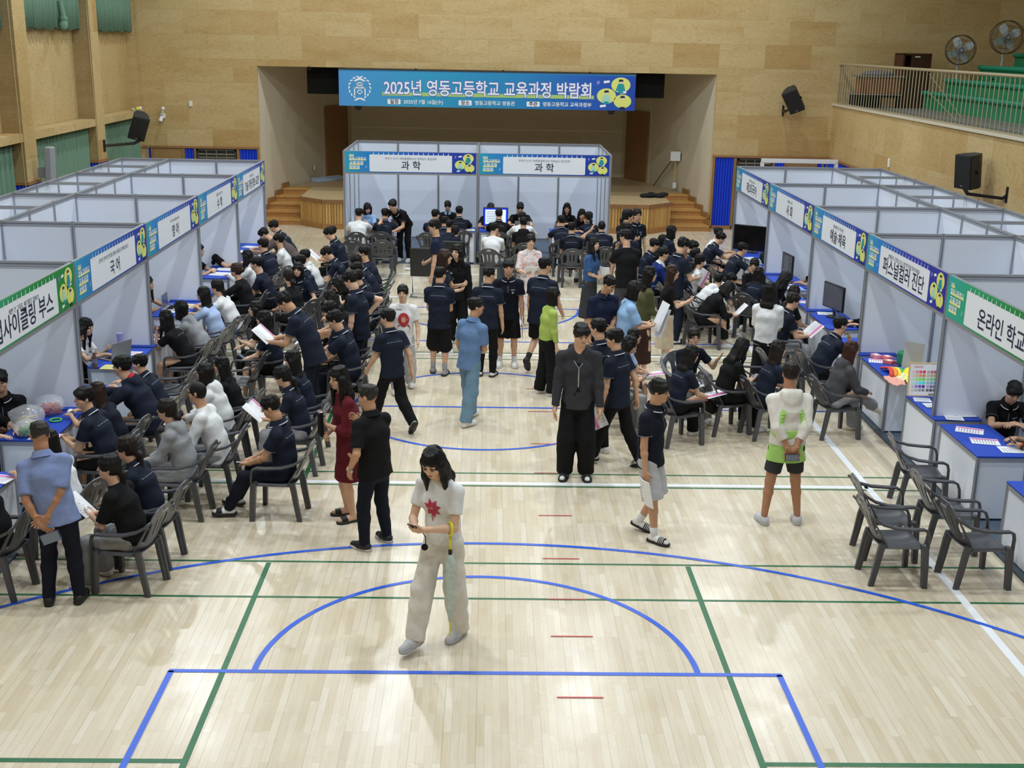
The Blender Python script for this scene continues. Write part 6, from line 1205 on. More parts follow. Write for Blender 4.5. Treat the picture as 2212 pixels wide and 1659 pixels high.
dict(d='navy polo turned round with an arm over the chair', sit=1, f=1, top='polo', tc='navy', bot='pants', bc='black', hair='bob', lean=4, hy=20, hp=4, armL='arm', armR='lap', skin='a', crz=-60, seed=2.95, H=1.57, seat=0.465, at=(-3.019, 11.247, 150)),
dict(d='black top and long brown ponytail seen from behind', sit=1, f=1, top='tee', tc='black', bot='pants', bc='black', hair='lowpony', hc='d', lean=4, hy=-20, seed=5.35, H=1.57, seat=0.465, at=(-3.014, 10.391, 60)),
dict(d='navy polo with black hair behind the turned girl', sit=1, top='polo', tc='navy', bot='pants', bc='black', hair='bowl', lean=9.2, seed=1.47, H=1.535, seat=0.465, at=(-2.989, 11.967, 84)),
dict(d='white shirt in the second row of the left side', sit=1, top='shirt', trim=0, tc='white', bot='pants', bc='black', hair='short', lean=13.2, seed=3.87, H=1.54, seat=0.465, at=(-2.966, 12.603, 86)),
dict(d='navy polo bending down in the second left row', sit=1, top='polo', tc='navy', bot='pants', bc='black', hair='bowl', lean=14, hp=30, armL='lap', armR='lap', seed=6.27, H=1.64, seat=0.465, at=(-2.519, 12.868, 90)),
dict(d='navy polo reading at the far end of the left rows', sit=1, top='polo', tc='navy', bot='pants', bc='black', hair='bowl', lean=8, hp=22, armL='read', armR='read', hold='brochure2', seed=2.39, H=1.64, seat=0.465, at=(-2.819, 14.925, 86)),
dict(d='white and navy top behind the far left reader', sit=1, top='polo', tc='navy', bot='pants', bc='black', hair='bowl', lean=8.9, seed=4.79, H=1.499, seat=0.465, at=(-2.896, 15.467, 88)),
dict(d='dark tee farthest in the aisle-side left row', sit=1, top='tee', tc='navy', bot='pants', bc='black', hair='short', lean=10, seed=0.91, H=1.64, seat=0.465, at=(-1.943, 12.683, 84)),
dict(d='dark polo second from far in the aisle-side row', sit=1, top='polo', tc='navy', bot='pants', bc='black', hair='short', lean=16, hp=22, seed=3.31, H=1.64, seat=0.465, at=(-1.892, 12.027, 86)),
dict(d='dark polo third from far in the aisle-side row', sit=1, top='polo', tc='navy', bot='pants', bc='black', hair='bowl', lean=10, seed=5.71, H=1.64, seat=0.465, at=(-1.901, 11.079, 86)),
dict(d='dark polo fourth from far in the aisle-side row', sit=1, top='polo', tc='dnavy', bot='pants', bc='black', hair='bowl', lean=8, hp=10, seed=1.82, H=1.64, seat=0.465, at=(-1.813, 10.396, 86)),
dict(d='dark top bent forward behind the boy in shorts', sit=1, f=1, top='tee', tc='black', bot='pants', bc='black', hair='bob', lean=24, hp=24, seed=4.22, H=1.795, seat=0.465, at=(-1.835, 10.009, 90)),
dict(d='black top, long hair and crossed leg in white socks', sit=1, f=1, top='tee', tc='black', bot='pants', bc='black', hair='long', lean=12, hp=20, cross='L', shoe='slidewk', seed=0.34, H=1.57, seat=0.465, at=(-2.017, 9.039, 88)),
dict(d='navy polo with open papers on the lap', sit=1, top='polo', tc='navy', bot='pants', bc='black', hair='bowl', lean=8, hp=16, armL='read', armR='lap', hold='paper2', seed=2.74, H=1.883, seat=0.465, at=(-1.834, 7.555, 86)),
dict(d='navy polo and glasses next to the boy in shorts', sit=1, top='polo', tc='navy', bot='pants', bc='dnavy', hair='bowl', glasses=1, lean=3, hp=14, armL='knee', armR='lap', loose=1.25, skin='b', hold='brochureL', seed=5.14, H=1.796, seat=0.465, at=(-1.776, 7.074, 86)),
dict(d='navy polo nearest the stage in the right group', sit=1, top='polo', tc='navy', bot='pants', bc='black', hair='short', lean=8, hp=10, seed=1.26, H=1.64, seat=0.465, at=(3.008, 14.058, -84)),
dict(d='dark top and black bob behind the right group', sit=1, f=1, top='tee', tc='black', bot='pants', bc='black', hair='bob', lean=4, seed=3.66, H=1.57, seat=0.465, at=(3.337, 14.676, -80)),
dict(d='royal blue and navy jacket in the right group', sit=1, top='jacket', tc='royal', bot='pants', bc='black', hair='short', lean=12, sleeve=1.9, collar='white', trim=0, seed=6.06, H=1.64, seat=0.465, at=(3.025, 13.072, -82)),
dict(d='dark polo with tousled hair in the right group', sit=1, top='polo', tc='navy', bot='pants', bc='black', hair='bowl', lean=8, hp=8, seed=2.18, H=1.64, seat=0.465, at=(3.725, 13.902, -86)),
dict(d='navy polo and glasses with head tipped back', sit=1, top='polo', tc='navy', bot='pants', bc='black', hair='short', glasses=1, lean=-0.2, hp=-28, armR='lap', armL='lap', seed=4.58, H=1.579, seat=0.465, at=(3.823, 13.098, -84)),
dict(d='white tee, ponytail and a white face mask', sit=1, f=1, top='tee', tc='white', bot='pants', bc='khaki', hair='lowpony', mask=1, lean=4, armL='lap', armR='lap', hold='paper2', seed=0.7, H=1.57, seat=0.465, at=(3.693, 12.512, -84)),
dict(d='navy polo and long hair beside the standing brochure boy', sit=1, f=1, top='polo', tc='navy', bot='pants', bc='black', hair='long', glasses=1, lean=11.6, hp=8, armR='lap', armL='lap', cd='navy polo by the standing brochure boy', seed=3.09, H=1.45, seat=0.465, at=(3.392, 12.131, -82)),
dict(d='white tee at the far right counter', sit=1, top='tee', tc='white', bot='pants', bc='black', hair='short', lean=11.6, seed=5.49, H=1.545, seat=0.465, at=(4.603, 16.019, -86)),
dict(d='navy polo reaching to the far right counter', sit=1, top='polo', tc='navy', bot='pants', bc='black', hair='bowl', lean=18, hp=20, armL='table', armR='table', loose=1.3, seed=1.61, H=1.64, seat=0.465, at=(4.407, 15.358, -84)),
dict(d='navy polo below the black screen', sit=1, top='polo', tc='navy', bot='pants', bc='black', hair='short', lean=14, hp=10, armR='table', armL='table', loose=1.3, seed=4.01, H=1.64, seat=0.465, at=(4.607, 13.823, -78)),
dict(d='black top turned back from the far right counter', sit=1, f=1, top='long', tc='black', bot='pants', bc='black', hair='lowpony', lean=6, hy=-16, hp=10, sleeve=1.9, skin='a', crz=100, seed=0.13, H=1.57, seat=0.465, at=(4.817, 12.438, -190)),
dict(d='navy polo and long hair beside the turned girl', sit=1, f=1, top='polo', tc='navy', bot='pants', bc='black', hair='long', lean=10.2, seed=2.53, H=1.493, seat=0.465, at=(4.587, 11.468, -40)),
dict(d='oversized white hoodie and dark hair', sit=1, top='hoodie', tc='white', bot='pants', bc='jean', hair='short', lean=38.5, sleeve=1.9, loose=2.0, hy=40, hem=0.08, seed=4.93, H=1.45, seat=0.465, at=(3.68, 11.654, -70)),
dict(d='dark polo hidden behind the black long-sleeved top', sit=1, top='polo', tc='navy', bot='pants', bc='black', hair='bowl', lean=34.8, hp=16, seed=1.05, H=1.45, seat=0.465, at=(3.863, 11.772, -84)),
dict(d='black long-sleeved top and skirt reading papers', sit=1, f=1, top='long', tc='black', bot='skirt', bc='black', skirt=0.75, hair='bob', lean=30, hp=36, sleeve=1.6, loose=1.4, armL='read', armR='read', hold='paper2', shoe='silver', seed=3.45, H=1.57, seat=0.465, at=(3.582, 10.742, -82)),
dict(d='dark lettered top and long hair inside the 예술·체육 booth', sit=1, f=1, top='tee', tc='black', bot='pants', bc='black', hair='longf', lean=10, hp=22, hy=30, nochair=1, deco='letters', cd='x', seed=5.84, H=1.704, seat=0.465, at=(4.705, 10.874, -120)),
dict(d='dark top and brown hair at the 예술·체육 counter', sit=1, f=1, top='tee', tc='black', bot='pants', bc='black', hair='long', hc='d', lean=10, seed=1.96, H=1.57, seat=0.465, at=(4.686, 9.775, -70)),
dict(d='navy polo and glasses holding a pink brochure', sit=1, top='polo', tc='dnavy', bot='pants', bc='grey', hair='bowl', hc='d', glasses=1, lean=4, hp=6, armL='read', armR='read', hold='brochure2', fat=1.15, loose=1.3, wide_leg=1.3, seed=4.36, H=1.64, seat=0.465, at=(4.478, 9.011, -82)),
dict(d='navy polo resting the chin on one hand', sit=1, top='polo', tc='navy', bot='pants', bc='black', hair='short', lean=16, armR='chin', armL='table', loose=1.35, fat=1.06, seed=0.48, H=1.64, seat=0.465, at=(4.697, 7.515, -74)),
dict(d='charcoal hoodie, grey trousers and auburn hair', sit=1, f=1, top='hoodie', tc='dgrey', bot='pants', bc='grey', hair='long', hc='r', lean=8, sleeve=1.95, loose=1.6, cross='R', shoe='cream', wide_leg=1.25, seed=2.88, H=1.57, seat=0.465, at=(4.526, 6.153, -78)),
dict(d='black top and wavy long hair using a phone', sit=1, f=1, top='tee', tc='black', bot='pants', bc='black', hair='longf', lean=6, hp=20, armL='phone', armR='phone', hold='phone', seed=5.28, H=1.57, seat=0.465, at=(3.126, 6.258, -72)),
dict(d='navy polo and long dark brown hair in the right rows', sit=1, f=1, top='polo', tc='navy', bot='pants', bc='black', hair='long', hc='d', lean=4, seed=1.4, H=1.57, seat=0.465, at=(3.614, 6.095, -72)),
dict(d='dark tee and glasses turned to us, hand raised', sit=1, f=1, top='tee', tc='dnavy', bot='pants', bc='grey', hair='lowpony', hc='d', glasses=1, lean=6, hy=-6, armL='wave', armR='lap', hold='paperR', crz=0, wide_leg=1.3, skin='a', seed=3.8, H=1.57, seat=0.465, at=(2.74, 6.949, 196)),
dict(d='navy polo, crossed legs and long black hair', sit=1, f=1, top='polo', tc='navy', bot='pants', bc='black', hair='long', lean=6, hp=10, armL='lap', armR='lap', cross='R', shoe='white', hold='brochureR', wide_leg=1.3, seed=6.2, H=1.57, seat=0.465, at=(2.422, 5.784, -66)),
dict(d='light blue shirt and long hair behind the phone girl', sit=1, f=1, top='shirt', trim=0, tc='paleblue', bot='shorts', bc='dnavy', short=0.55, hair='long', lean=9.6, armL='lap', armR='lap', shoe='white', skin='b', hold='brochureR', seed=2.32, H=1.45, seat=0.465, at=(1.824, 6.971, -86)),
dict(d='dark tee and grey trousers typing on a phone', sit=1, f=1, top='tee', tc='dnavy', bot='pants', bc='grey', hair='long', lean=8, hp=16, armL='phone', armR='phone', wide_leg=1.4, shoe='slidewww', hold='phone', seed=4.71, H=1.57, seat=0.465, at=(1.652, 6.324, -84)),
dict(d='white blouse and black vest at the 국어 counter', sit=1, f=1, top='shirt', trim=0, tc='white', bot='pants', bc='black', hair='wavy', lean=6, hp=12, hy=0, armL='point', armR='table', skin='a', seed=0.83, H=1.57, seat=0.465, at=(-5.448, 6.924, -100)),
dict(d='black top with hair over the face at the 국어 counter', sit=1, f=1, top='long', tc='black', bot='pants', bc='black', hair='longf', lean=10, hp=20, sleeve=1.9, seed=3.23, H=1.57, seat=0.465, at=(-5.508, 6.495, -86)),
dict(d='brown-black hair and bare arms at the 영어 counter', sit=1, f=1, top='tee', tc='black', bot='pants', bc='black', hair='longf', hc='d', lean=16, armL='reach', armR='reach', sleeve=0.3, seed=5.63, H=1.57, seat=0.465, at=(-5.548, 9.925, -88)),
dict(d='black polo with folded hands at the 수학 counter', sit=1, top='polo', tc='black', bot='pants', bc='black', hair='short', lean=14, armL='tablex', armR='tablex', seed=1.75, H=1.64, seat=0.465, at=(-5.411, 12.78, -92)),
dict(d='dark top mostly hidden by the last left partition', sit=1, top='tee', tc='black', bot='pants', bc='black', hair='short', lean=12, armL='reach', armR='table', seed=4.15, H=1.64, seat=0.465, at=(-5.154, 13.58, -90)),
dict(d='black polo staring from behind the upcycling counter', sit=1, top='polo', tc='black', bot='pants', bc='black', hair='bowl', lean=6, armL='phone', armR='phone', skin='b', seed=0.27, H=1.64, seat=0.465, at=(-5.332, 4.329, -165)),
dict(d='black top working at the upcycling counter', sit=1, f=1, top='tee', tc='black', bot='pants', bc='black', hair='bob', lean=12, hp=20, armL='table', armR='table', skin='a', seed=2.67, H=1.57, seat=0.465, at=(-5.442, 3.734, -120)),
dict(d='dark top cut by the post of the 사회 booth', sit=1, top='tee', tc='black', bot='pants', bc='black', hair='short', lean=8.5, armL='table', armR='reach', seed=5.07, H=1.495, seat=0.465, at=(6.129, 12.536, 96)),
dict(d='black top with hands on a laptop in the right row', sit=1, top='tee', tc='black', bot='pants', bc='black', hair='short', lean=10.5, armL='table', armR='table', sleeve=1.9, seed=1.19, H=1.467, seat=0.465, at=(6.172, 9.233, 92)),
dict(d='black polo facing us at the 온라인 학교 counter', sit=1, top='polo', tc='black', bot='pants', bc='black', hair='bowl', lean=12, hp=26, armR='tablex', armL='tablex', skin='b', nochair=0, seed=3.58, H=1.64, seat=0.465, at=(6.097, 4.695, 172)),
dict(d='black long sleeves and orange wristband, right edge', sit=1, top='long', tc='black', bot='pants', bc='black', hair='short', lean=21.4, armL='table', armR='table', sleeve=1.8, hold='phoneL', deco='wrist', seed=5.98, H=1.45, seat=0.465, at=(6.359, 3.492, 80))]
EMPTY = [
 (3.93, 1.86, -88, 'empty grey armchair, front left of the five at the right edge'), (4.70, 1.82, -84, 'empty grey armchair, front right of the five at the right edge'),
 (4.04, 2.42, -90, 'empty grey armchair directly behind the front left one of five'), (4.70, 2.60, -88, 'empty grey armchair behind the front right one of five'), (4.83, 3.72, -96, 'empty grey armchair, farthest of the five, by the 온라인 학교 counter'),
 (-2.76, 16.55, -2, 'empty grey armchair behind the white tee at the left science counter'), (-2.16, 16.55, 2, 'empty grey armchair behind the navy polo at the left science counter'), (.70, 15.1, 0, 'empty grey armchair behind the black hooded vest'),
 (-3.25, 6.98, 82, 'empty grey armchair in front of the knees of the long-haired girl'), (-4.0, 6.55, 86, 'empty grey armchair by the left post beside the 영어 counter'), (-4.0, 6.05, 86, 'empty grey armchair between the 영어 post and the navy polo'),
 (-2.85, 13.0, 84, 'empty grey armchair in the far second row on the left'), (3.75, 7.0, -80, 'empty grey armchair behind the chin-resting boy, right rows'), (4.2, 7.55, -78, 'empty grey armchair next to the pink brochure reader, right rows')]
# ------------------------------------------------------------------ held things
PINK = mat('brochure_pink', (226, 128, 186), .55); PAGE = mat('paper_white', (238, 239, 242), .6, var=.02, vscale=9); PGREY = mat('print_lines', (150, 152, 170), .7); PHONE = mat('phone_black', (18, 18, 20), .25); SCREEN = mat('phone_glow', (120, 132, 150), .2)
def frame_at(o, J, p, right, up):
    """put an object at p in the person's space; right and up span its face"""
    right = nrm(right); up = np.asarray(up, float); up = nrm(up-right*np.dot(up, right)); n = np.cross(right, up)
    M = Matrix.Identity(4)
    for i in range(3): M[i][0], M[i][1], M[i][2], M[i][3] = float(right[i]), float(up[i]), float(n[i]), float(p[i])
    o.matrix_world = J['M'] @ M; return o
def brochure_mesh(w=.2, h=.28, open_=False):
    m = MB(); n = 8; pages = ((-1, 1) if open_ else (1,)); th = .006
    def surf(u, v): 
        if open_: return (u*w, v*h, .018*math.sin(PI*abs(u))+.0)
        return ((u)*w/1, v*h, .012*math.sin(PI*(u+.5)))
    lo = -1 if open_ else -.5; hi = 1 if open_ else .5; g = []
    for k in (0, 1):
        for j in range(3):
            for i in range(n+1): x, y, z = surf(lo+(hi-lo)*i/n, -.5+j/2); g.append((x, y, z+k*th))
    N_ = 3*(n+1); fs = []
    for k in (0, 1): fs += [(k*N_+j*(n+1)+i, k*N_+j*(n+1)+i+1, k*N_+(j+1)*(n+1)+i+1, k*N_+(j+1)*(n+1)+i) for j in range(2) for i in range(n)]
    ring = [i for i in range(n+1)]+[(n+1)*j+n for j in (1, 2)]+[2*(n+1)+i for i in range(n-1, -1, -1)]+[(n+1)]
    fs += [(ring[i], ring[(i+1) % len(ring)], N_+ring[(i+1) % len(ring)], N_+ring[i]) for i in range(len(ring))]
    m.add(g, fs); return m, surf, th
def brochure(label, open_=False, name='brochure', stripe=True, w=.2, h=.28):
    t = thing(name, label, 'brochure' if stripe else 'papers', (0, 0, 0)); m, sf, th = brochure_mesh(w, h, open_); m.build('page', PAGE, t, 'auto')
    for sd, zz in ((1, th+.0008), (-1, -.0008)):
        mb = MB(); a, b = ((.18, .42) if not open_ else (.5, .82))
        for i in range(4): u0, u1 = a+(b-a)*i/4, a+(b-a)*(i+1)/4; mb.poly([tuple(np.array(sf(u, v))+[0, 0, zz]) for u, v in ((u0, -.49), (u1, -.49), (u1, .49), (u0, .49))])
        if stripe: mb.build('pink_stripe', PINK, t)
        mb = MB(); r = random.Random(len(label))
        for k in range(7):
            v = .36-.11*k; u0, u1 = (-.42, -.42+.5*r.uniform(.5, 1)) if not open_ else (-.85, -.85+.6*r.uniform(.5, 1)); mb.poly([tuple(np.array(sf(u, v_))+[0, 0, zz]) for u, v_ in ((u0, v), (u1, v), (u1, v+.03), (u0, v+.03))])
        mb.build('print_lines', PGREY, t)
    return t
def phone(label, name='phone', col=None):
    t = thing(name, label, 'phone', (0, 0, 0)); m = MB(); m.box((0, 0, 0), (.074, .152, .009), bev=.003); m.build('case', col or PHONE, t); m = MB(); m.box((0, 0, .0048), (.066, .14, .0012)); m.build('screen', SCREEN, t); return t
def hold(kind, J, D):
    who = 'of person in '+D.get('cd', D['d']); k = J['H']/1.68; P = lambda s: J['wr'+s]+J['hd'+s]*.09*k
    mid = (P('L')+P('R'))/2; toh = nrm(J['head']-mid)
    fw = nrm(np.cross(J['r'], [0, 0, 1])*-1); fw = np.array([J['f'][0], J['f'][1], 0]); r = np.cross(fw, [0, 0, 1])
    if kind in ('brochure2', 'paper2', 'sheets', 'notebook'):
        up = fw*.75+np.array([0, 0, .66]); c = mid+up*.09+toh*.02
        if kind == 'sheets':
            for i, (lb, a) in enumerate((('upper white sheet ', .0), ('lower white sheet ', .12))):
                t = thing('paper_sheet', lb+who, 'paper', (0, 0, 0)); m = MB(); m.box((0, 0, 0), (.30, .42, .002)); m.build('sheet', PAGE, t); frame_at(t, J, c+fw*(.05+.03*i)+np.array([0, 0, .05-.1*i]), r*(-1 if 0 else 1)+np.array([0, 0, a]), fw*.35+np.array([0, 0, .9]))
            return
        t = brochure(('pink-striped brochure ' if kind == 'brochure2' else 'open notebook ' if kind == 'notebook' else 'white papers ')+who, kind != 'paper2', {'brochure2': 'brochure', 'notebook': 'notebook', 'paper2': 'papers'}[kind], kind == 'brochure2', .15 if kind == 'notebook' else .19, .2 if kind == 'notebook' else .27)
        frame_at(t, J, c, r, up)
    elif kind in ('brochureL', 'brochureR', 'paperL', 'paperR', 'folder'):
        s = kind[-1] if kind != 'folder' else 'R'; d = J['hd'+s]; t = brochure(('pink-striped brochure ' if kind[0] == 'b' else 'white folder ' if kind == 'folder' else 'loose white papers ')+who, False, 'brochure' if kind[0] == 'b' else 'folder' if kind == 'folder' else 'papers', kind[0] == 'b', .2, .29)
        if D.get('sit'): frame_at(t, J, P(s)+np.array([0, 0, .012])+fw*.06, r, fw+np.array([0, 0, .12]))
        elif kind == 'folder': frame_at(t, J, P(s)+np.array([0, 0, .05]), fw, np.array([0, 0, 1.])+r*.1)
        elif kind[0] == 'p': frame_at(t, J, P(s)+d*.13, fw*.7+r*.5, -d+r*.25)
        else: frame_at(t, J, P(s)+d*.05+fw*.03, fw*.8-np.array([0, 0, .5]), np.array([0, 0, 1.])*.8+fw*.55)
    elif kind in ('phone', 'phoneL', 'phoneR'):
        s = kind[-1] if kind != 'phone' else 'R'; c = P(s)+toh*.035*k if kind != 'phone' else (P('R')*.6+P('L')*.4)+toh*.03
        t = phone('dark phone '+who); frame_at(t, J, c, r, fw*.8+np.array([0, 0, .55]))
        if D.get('deco') == 'redprint':
            m = MB(); m.tube([(-.03, -.07, -.01), (-.05, -.11, -.04), (-.06, -.13, -.09)], .004, 5); m.ball((-.06, -.13, -.115), .028, 12, 8); o = m.build('phone_charm', BLACKM, t, True)
    elif kind in ('phoneback', 'walletback'):
        w = kind[0] == 'w'; t = phone(('dark blue phone wallet ' if w else 'black phone ')+who, 'phone', mat('case_blue', (40, 62, 104), .6) if w else None); c = (P('L')+P('R'))/2-fw*.035-np.array([0, 0, .03]); frame_at(t, J, c, r, np.array([0, 0, 1.])) if not w else frame_at(t, J, c-fw*.01+r*.06-np.array([0, 0, .06]), r+np.array([0, 0, .35]), np.array([0, 0, 1.]))
        if w: t.scale = (2.3, .62, 1.4)
        else: t.matrix_world = t.matrix_world @ Matrix.Rotation(PI/2, 4, 'Z')
    elif kind == 'pouch':
        t = thing('pouch', 'black zip pouch '+who, 'pouch', (0, 0, 0)); m = MB(); m.box((0, 0, 0), (.13, .26, .035), bev=.012); m.build('bag', BLACKM, t); m = MB(); m.box((0, .12, 0), (.1, .03, .04), bev=.008); m.build('clasp_plate', CHROME, t); frame_at(t, J, mid+fw*.03+np.array([0, 0, .08]), r, np.array([0, 0, 1.])+r*-.25)
    elif kind == 'penL':
        t = thing('pen', 'white pen '+who, 'pen', (0, 0, 0)); m = MB(); m.cyl((-.07, 0, 0), (.07, 0, 0), .006, 8); m.build('barrel', PWHITE, t); frame_at(t, J, P('L')+np.array([0, 0, .0]), fw+r*.2, np.array([0, 0, 1.]))
# ------------------------------------------------------------------ prints and extra pieces of clothing
def circ(cx, cz, rx, rz, n=20): return [(cx+rx*math.cos(2*PI*i/n), cz+rz*math.sin(2*PI*i/n)) for i in range(n)]
def ringpolys(cx, cz, r0, r1, sx=1., n=22): return [[(cx+sx*r*math.cos(a), cz+r*math.sin(a)) for r, a in ((r0, 2*PI*i/n), (r1, 2*PI*i/n), (r1, 2*PI*(i+1)/n), (r0, 2*PI*(i+1)/n))] for i in range(n)]
def d_redprint(S, J, t):
    R = random.Random(5); pol = []
    for a in (20, 70, 120, 165, 215, 260, 310): 
        a = math.radians(a); c, s = math.cos(a), math.sin(a); pol.append([(.0+.012*c-.01*s, -.02+.012*s+.01*c), (.045*c-.022*s, -.02+.045*s+.022*c), (.085*c, -.02+.085*s), (.045*c+.022*s, -.02+.045*s-.022*c), (.012*c+.01*s, -.02+.012*s-.01*c)])
    pol.append([(-.006, -.02), (.006, -.02), (.012, -.14), (.004, -.14)])
    patch(S, J, 1, pol, 'red_flower_print', mat('print_crimson', (184, 62, 84), .8, var=.25, vscale=60), t)
def d_ringprint(S, J, t):
    RD = mat('print_brick_red', (178, 52, 58), .8, var=.12, vscale=60); pol = ringpolys(-.01, -.03, .042, .098, .82)+[[(-.01+x*.1, -.165+y) for x, y in ((-.95, .0), (-.7, .06), (-.3, .035), (.3, .035), (.7, .06), (.95, 0), (.7, -.055), (-.7, -.055))]]
    patch(S, J, 1, pol, 'ring_print', RD, t); patch(S, J, 1, [circ(-.01, -.03, .034, .042)], 'ring_centre_print', mat('print_tan', (214, 176, 140), .8), t)
    patch(S, J, 1, [[(.02+i*.016, .1), (.03+i*.016, .1), (.03+i*.016, .115), (.02+i*.016, .112)] for i in range(5)], 'small_lettering', INKG, t)
def d_stripes(S, J, t):
    mb = MB(); k = J['H']/1.68
    for K in 'LR':
        sh, el = J['sh'+K], J['el'+K]; s = -1 if K == 'L' else 1
        for o in (-.012, .012): P = [sh+(el-sh)*q for q in (.05, .25, .5)]; mb.tube([tuple(p+np.array([s*.05, o, .045*(1-q*1.2)])*k+J['r']*s*.012) for p, q in zip(P, (.05, .25, .5))], .006, 5)
    mb.build('sleeve_stripe', PIPE, t)
    patch(S, J, 1, [[(.06, .02), (.095, .02), (.09, .045)]], 'chest_mark', PIPE, t)
def d_zip(S, J, t):
    strip(S, J, 1, [(0, .03), (0, -.20)], .012, 'zipper', mat('zip_metal', (170, 172, 176), .35, metal=.6), t); strip(S, J, 1, [(-.055, .105), (-.028, .065), (0, .03), (.028, .065), (.055, .105)], .008, 'hood_zip_edge', MATS['zip_metal'], t)
    patch(S, J, 1, [[(-.05, .11), (0, .035), (.05, .11), (.03, .13), (-.03, .13)]], 'inner_tee', fab('black'), t); patch(S, J, 1, [[(-.004, -.2), (.004, -.2), (.05, -.31), (-.05, -.31)]], 'inner_tee_hem', fab('black'), t)
def d_limetail(S, J, t):
    D2 = dict(top='tee', sleeve=.05, seed=2., loose=1.5, hem=.15, fat=1.08); S2 = shirt_sdf(J, D2); S2.cut(J['waist']+J['u']*.02, J['u']); V, Q = S2.mesh(.01); link('lime_undershirt', np_mesh('undershirt', V, Q, fab('limegreen')), t)
    mb = MB()
    for K in 'LR':
        sh, el = J['sh'+K], J['el'+K]; s = -1 if K == 'L' else 1; a = nrm(el-sh); dd = nrm(np.cross(a, J['r'])); polys = []
        for i in range(6):
            q0, q1 = .30+.12*i, .30+.12*(i+1); w0, w1 = .010+.006*i, .010+.006*(i+1); inn = -J['r']*s
            def pt(q, x): p = sh+(el-sh)*q; d = nrm(-J['cf']*.75+inn*.65); sd = nrm(np.cross(a, d)); return project(S, np.array([p+d*.16+sd*x]), -d)[0]+d*.003
            mb.poly([tuple(p) for p in (pt(q0, -w0), pt(q1, -w1), pt(q1, w1), pt(q0, w0))])
    mb.build('lime_sleeve_panel', fab('limegreen'), t)
def d_redhood(S, J, t):
    nb, cf, cu, r = J['neck'], J['cf'], J['cu'], J['r']; S2 = SDF(); R = np.stack([r, cf, cu], 1); S2.ell(nb-cf*.078+cu*.03, (.088, .045, .05), R, .03); V, Q = S2.mesh(.009); link('red_hood_lining', np_mesh('hood_lining', V, Q, fab('red')), t)
def d_letters(S, J, t):
    patch(S, J, 1, [[(x, z), (x+.018, z), (x+.018, z+.05), (x, z+.05)] for x in (-.04, -.015, .015, .04) for z in (-.08, 0)], 'white_lettering', PIPE, t)
def d_wrist(S, J, t):
    mb = MB(); a = nrm(J['elL']-J['wrL']); s1 = nrm(np.cross(a, [0, 0, 1])); s2 = np.cross(a, s1); mb.torus(tuple(J['wrL']+a*.02), .03, .007, 16, 6, (Vector(s1), Vector(s2), Vector(a))); mb.build('orange_wristband', mat('band_orange', (232, 96, 40), .5), t, True)
    mb = MB(); mb.torus(tuple(J['wrL']+a*.045), .031, .011, 16, 6, (Vector(s1), Vector(s2), Vector(a))); mb.build('black_watch', BLACK, t, True)
DECO = dict(redprint=d_redprint, ringprint=d_ringprint, stripes=d_stripes, zip=d_zip, limetail=d_limetail, redhood=d_redhood, letters=d_letters, wrist=d_wrist)
GS = {}
for D in PEOPLE:
    D = dict(D); kd = D.get('deco'); D['deco'] = [DECO[kd]] if kd else []
    J = person(D); D['deco'] = kd; GS[D['d']] = J
    if D.get('hold'): hold(D['hold'], J, D)
    if D.get('office'): office_chair(D['at'][0], D['at'][1], math.radians(D['at'][2]), 'black visitor chair holding the person with a ponytail, centre')
# umbrella, armband of the girl with the phone; watch and microphone
J = GS['white tee with red print, looking at a phone']
t = thing('folded_umbrella', 'folded clear umbrella with a yellow handle on the arm of the person at a phone', 'umbrella', (0, 0, 0)); el = J['elL']; w = J['wrL']; c = el+(w-el)*.12
m = MB(); a = nrm(w-el); s1 = nrm(np.cross(a, [0, 0, 1])); s2 = np.cross(a, s1); YH = mat('umbrella_yellow', (226, 222, 60), .4)
m.torus(tuple(c), .052, .012, 22, 8, (Vector(s1), Vector(s2), Vector(a))); q0 = c-np.array([0, 0, .05]); m.cyl(tuple(q0), tuple(q0-[0, 0, .13]), .012, 8); m.build('handle', YH, t, True)
m = MB(); m.cyl(tuple(q0-[0, 0, .13]), tuple(q0-[0, 0, .19]), .017, 8); m.build('collar', BLACK, t)
m = MB(); rings = []
for i, (z, r_) in enumerate(((.17, .016), (.22, .034), (.34, .042), (.42, .03), (.5, .034), (.6, .025), (.7, .018), (.76, .01))): rings.append([Vector(q0)+Vector((math.cos(k*2*PI/16)*r_*(1+.25*(k % 2)), math.sin(k*2*PI/16)*r_*(1+.25*(k % 2)), -z)) for k in range(16)])
m.loft(rings); m.build('canopy', mat('umbrella_clear', (206, 222, 214), .25, var=.15, vscale=25, alpha=.75), t, True); m = MB(); m.cyl(tuple(q0-[0, 0, .74]), tuple(q0-[0, 0, .90]), .006, 6); m.build('tip', YH, t); t.matrix_world = J['M']
def watch(nm, K, lab):
    J = GS[nm]; a = nrm(J['el'+K]-J['wr'+K]); s1 = nrm(np.cross(a, [0, 0, 1])); s2 = np.cross(a, s1); m = MB(); m.torus(tuple(J['wr'+K]+a*.015), .029, .006, 18, 6, (Vector(s1), Vector(s2), Vector(a))); p = J['wr'+K]+a*.015+s2*.034; m.ball(tuple(p), (.018, .018, .018), 10, 6)
    o = tag(m.build('wrist_watch', CHROME, None, True), lab, 'watch'); o.matrix_world = J['M']
watch('black polo talking with the woman in maroon', 'L', 'silver wrist watch of the person in black polo, hand in pocket')
# ------------------------------------------------------------------ empty chairs
for x, y, rz, lb in EMPTY: chair(x, y, math.radians(rz), lb)
office_chair(-1.2, 14.6, math.radians(-3), 'empty black visitor chair behind the teacher in navy tee')
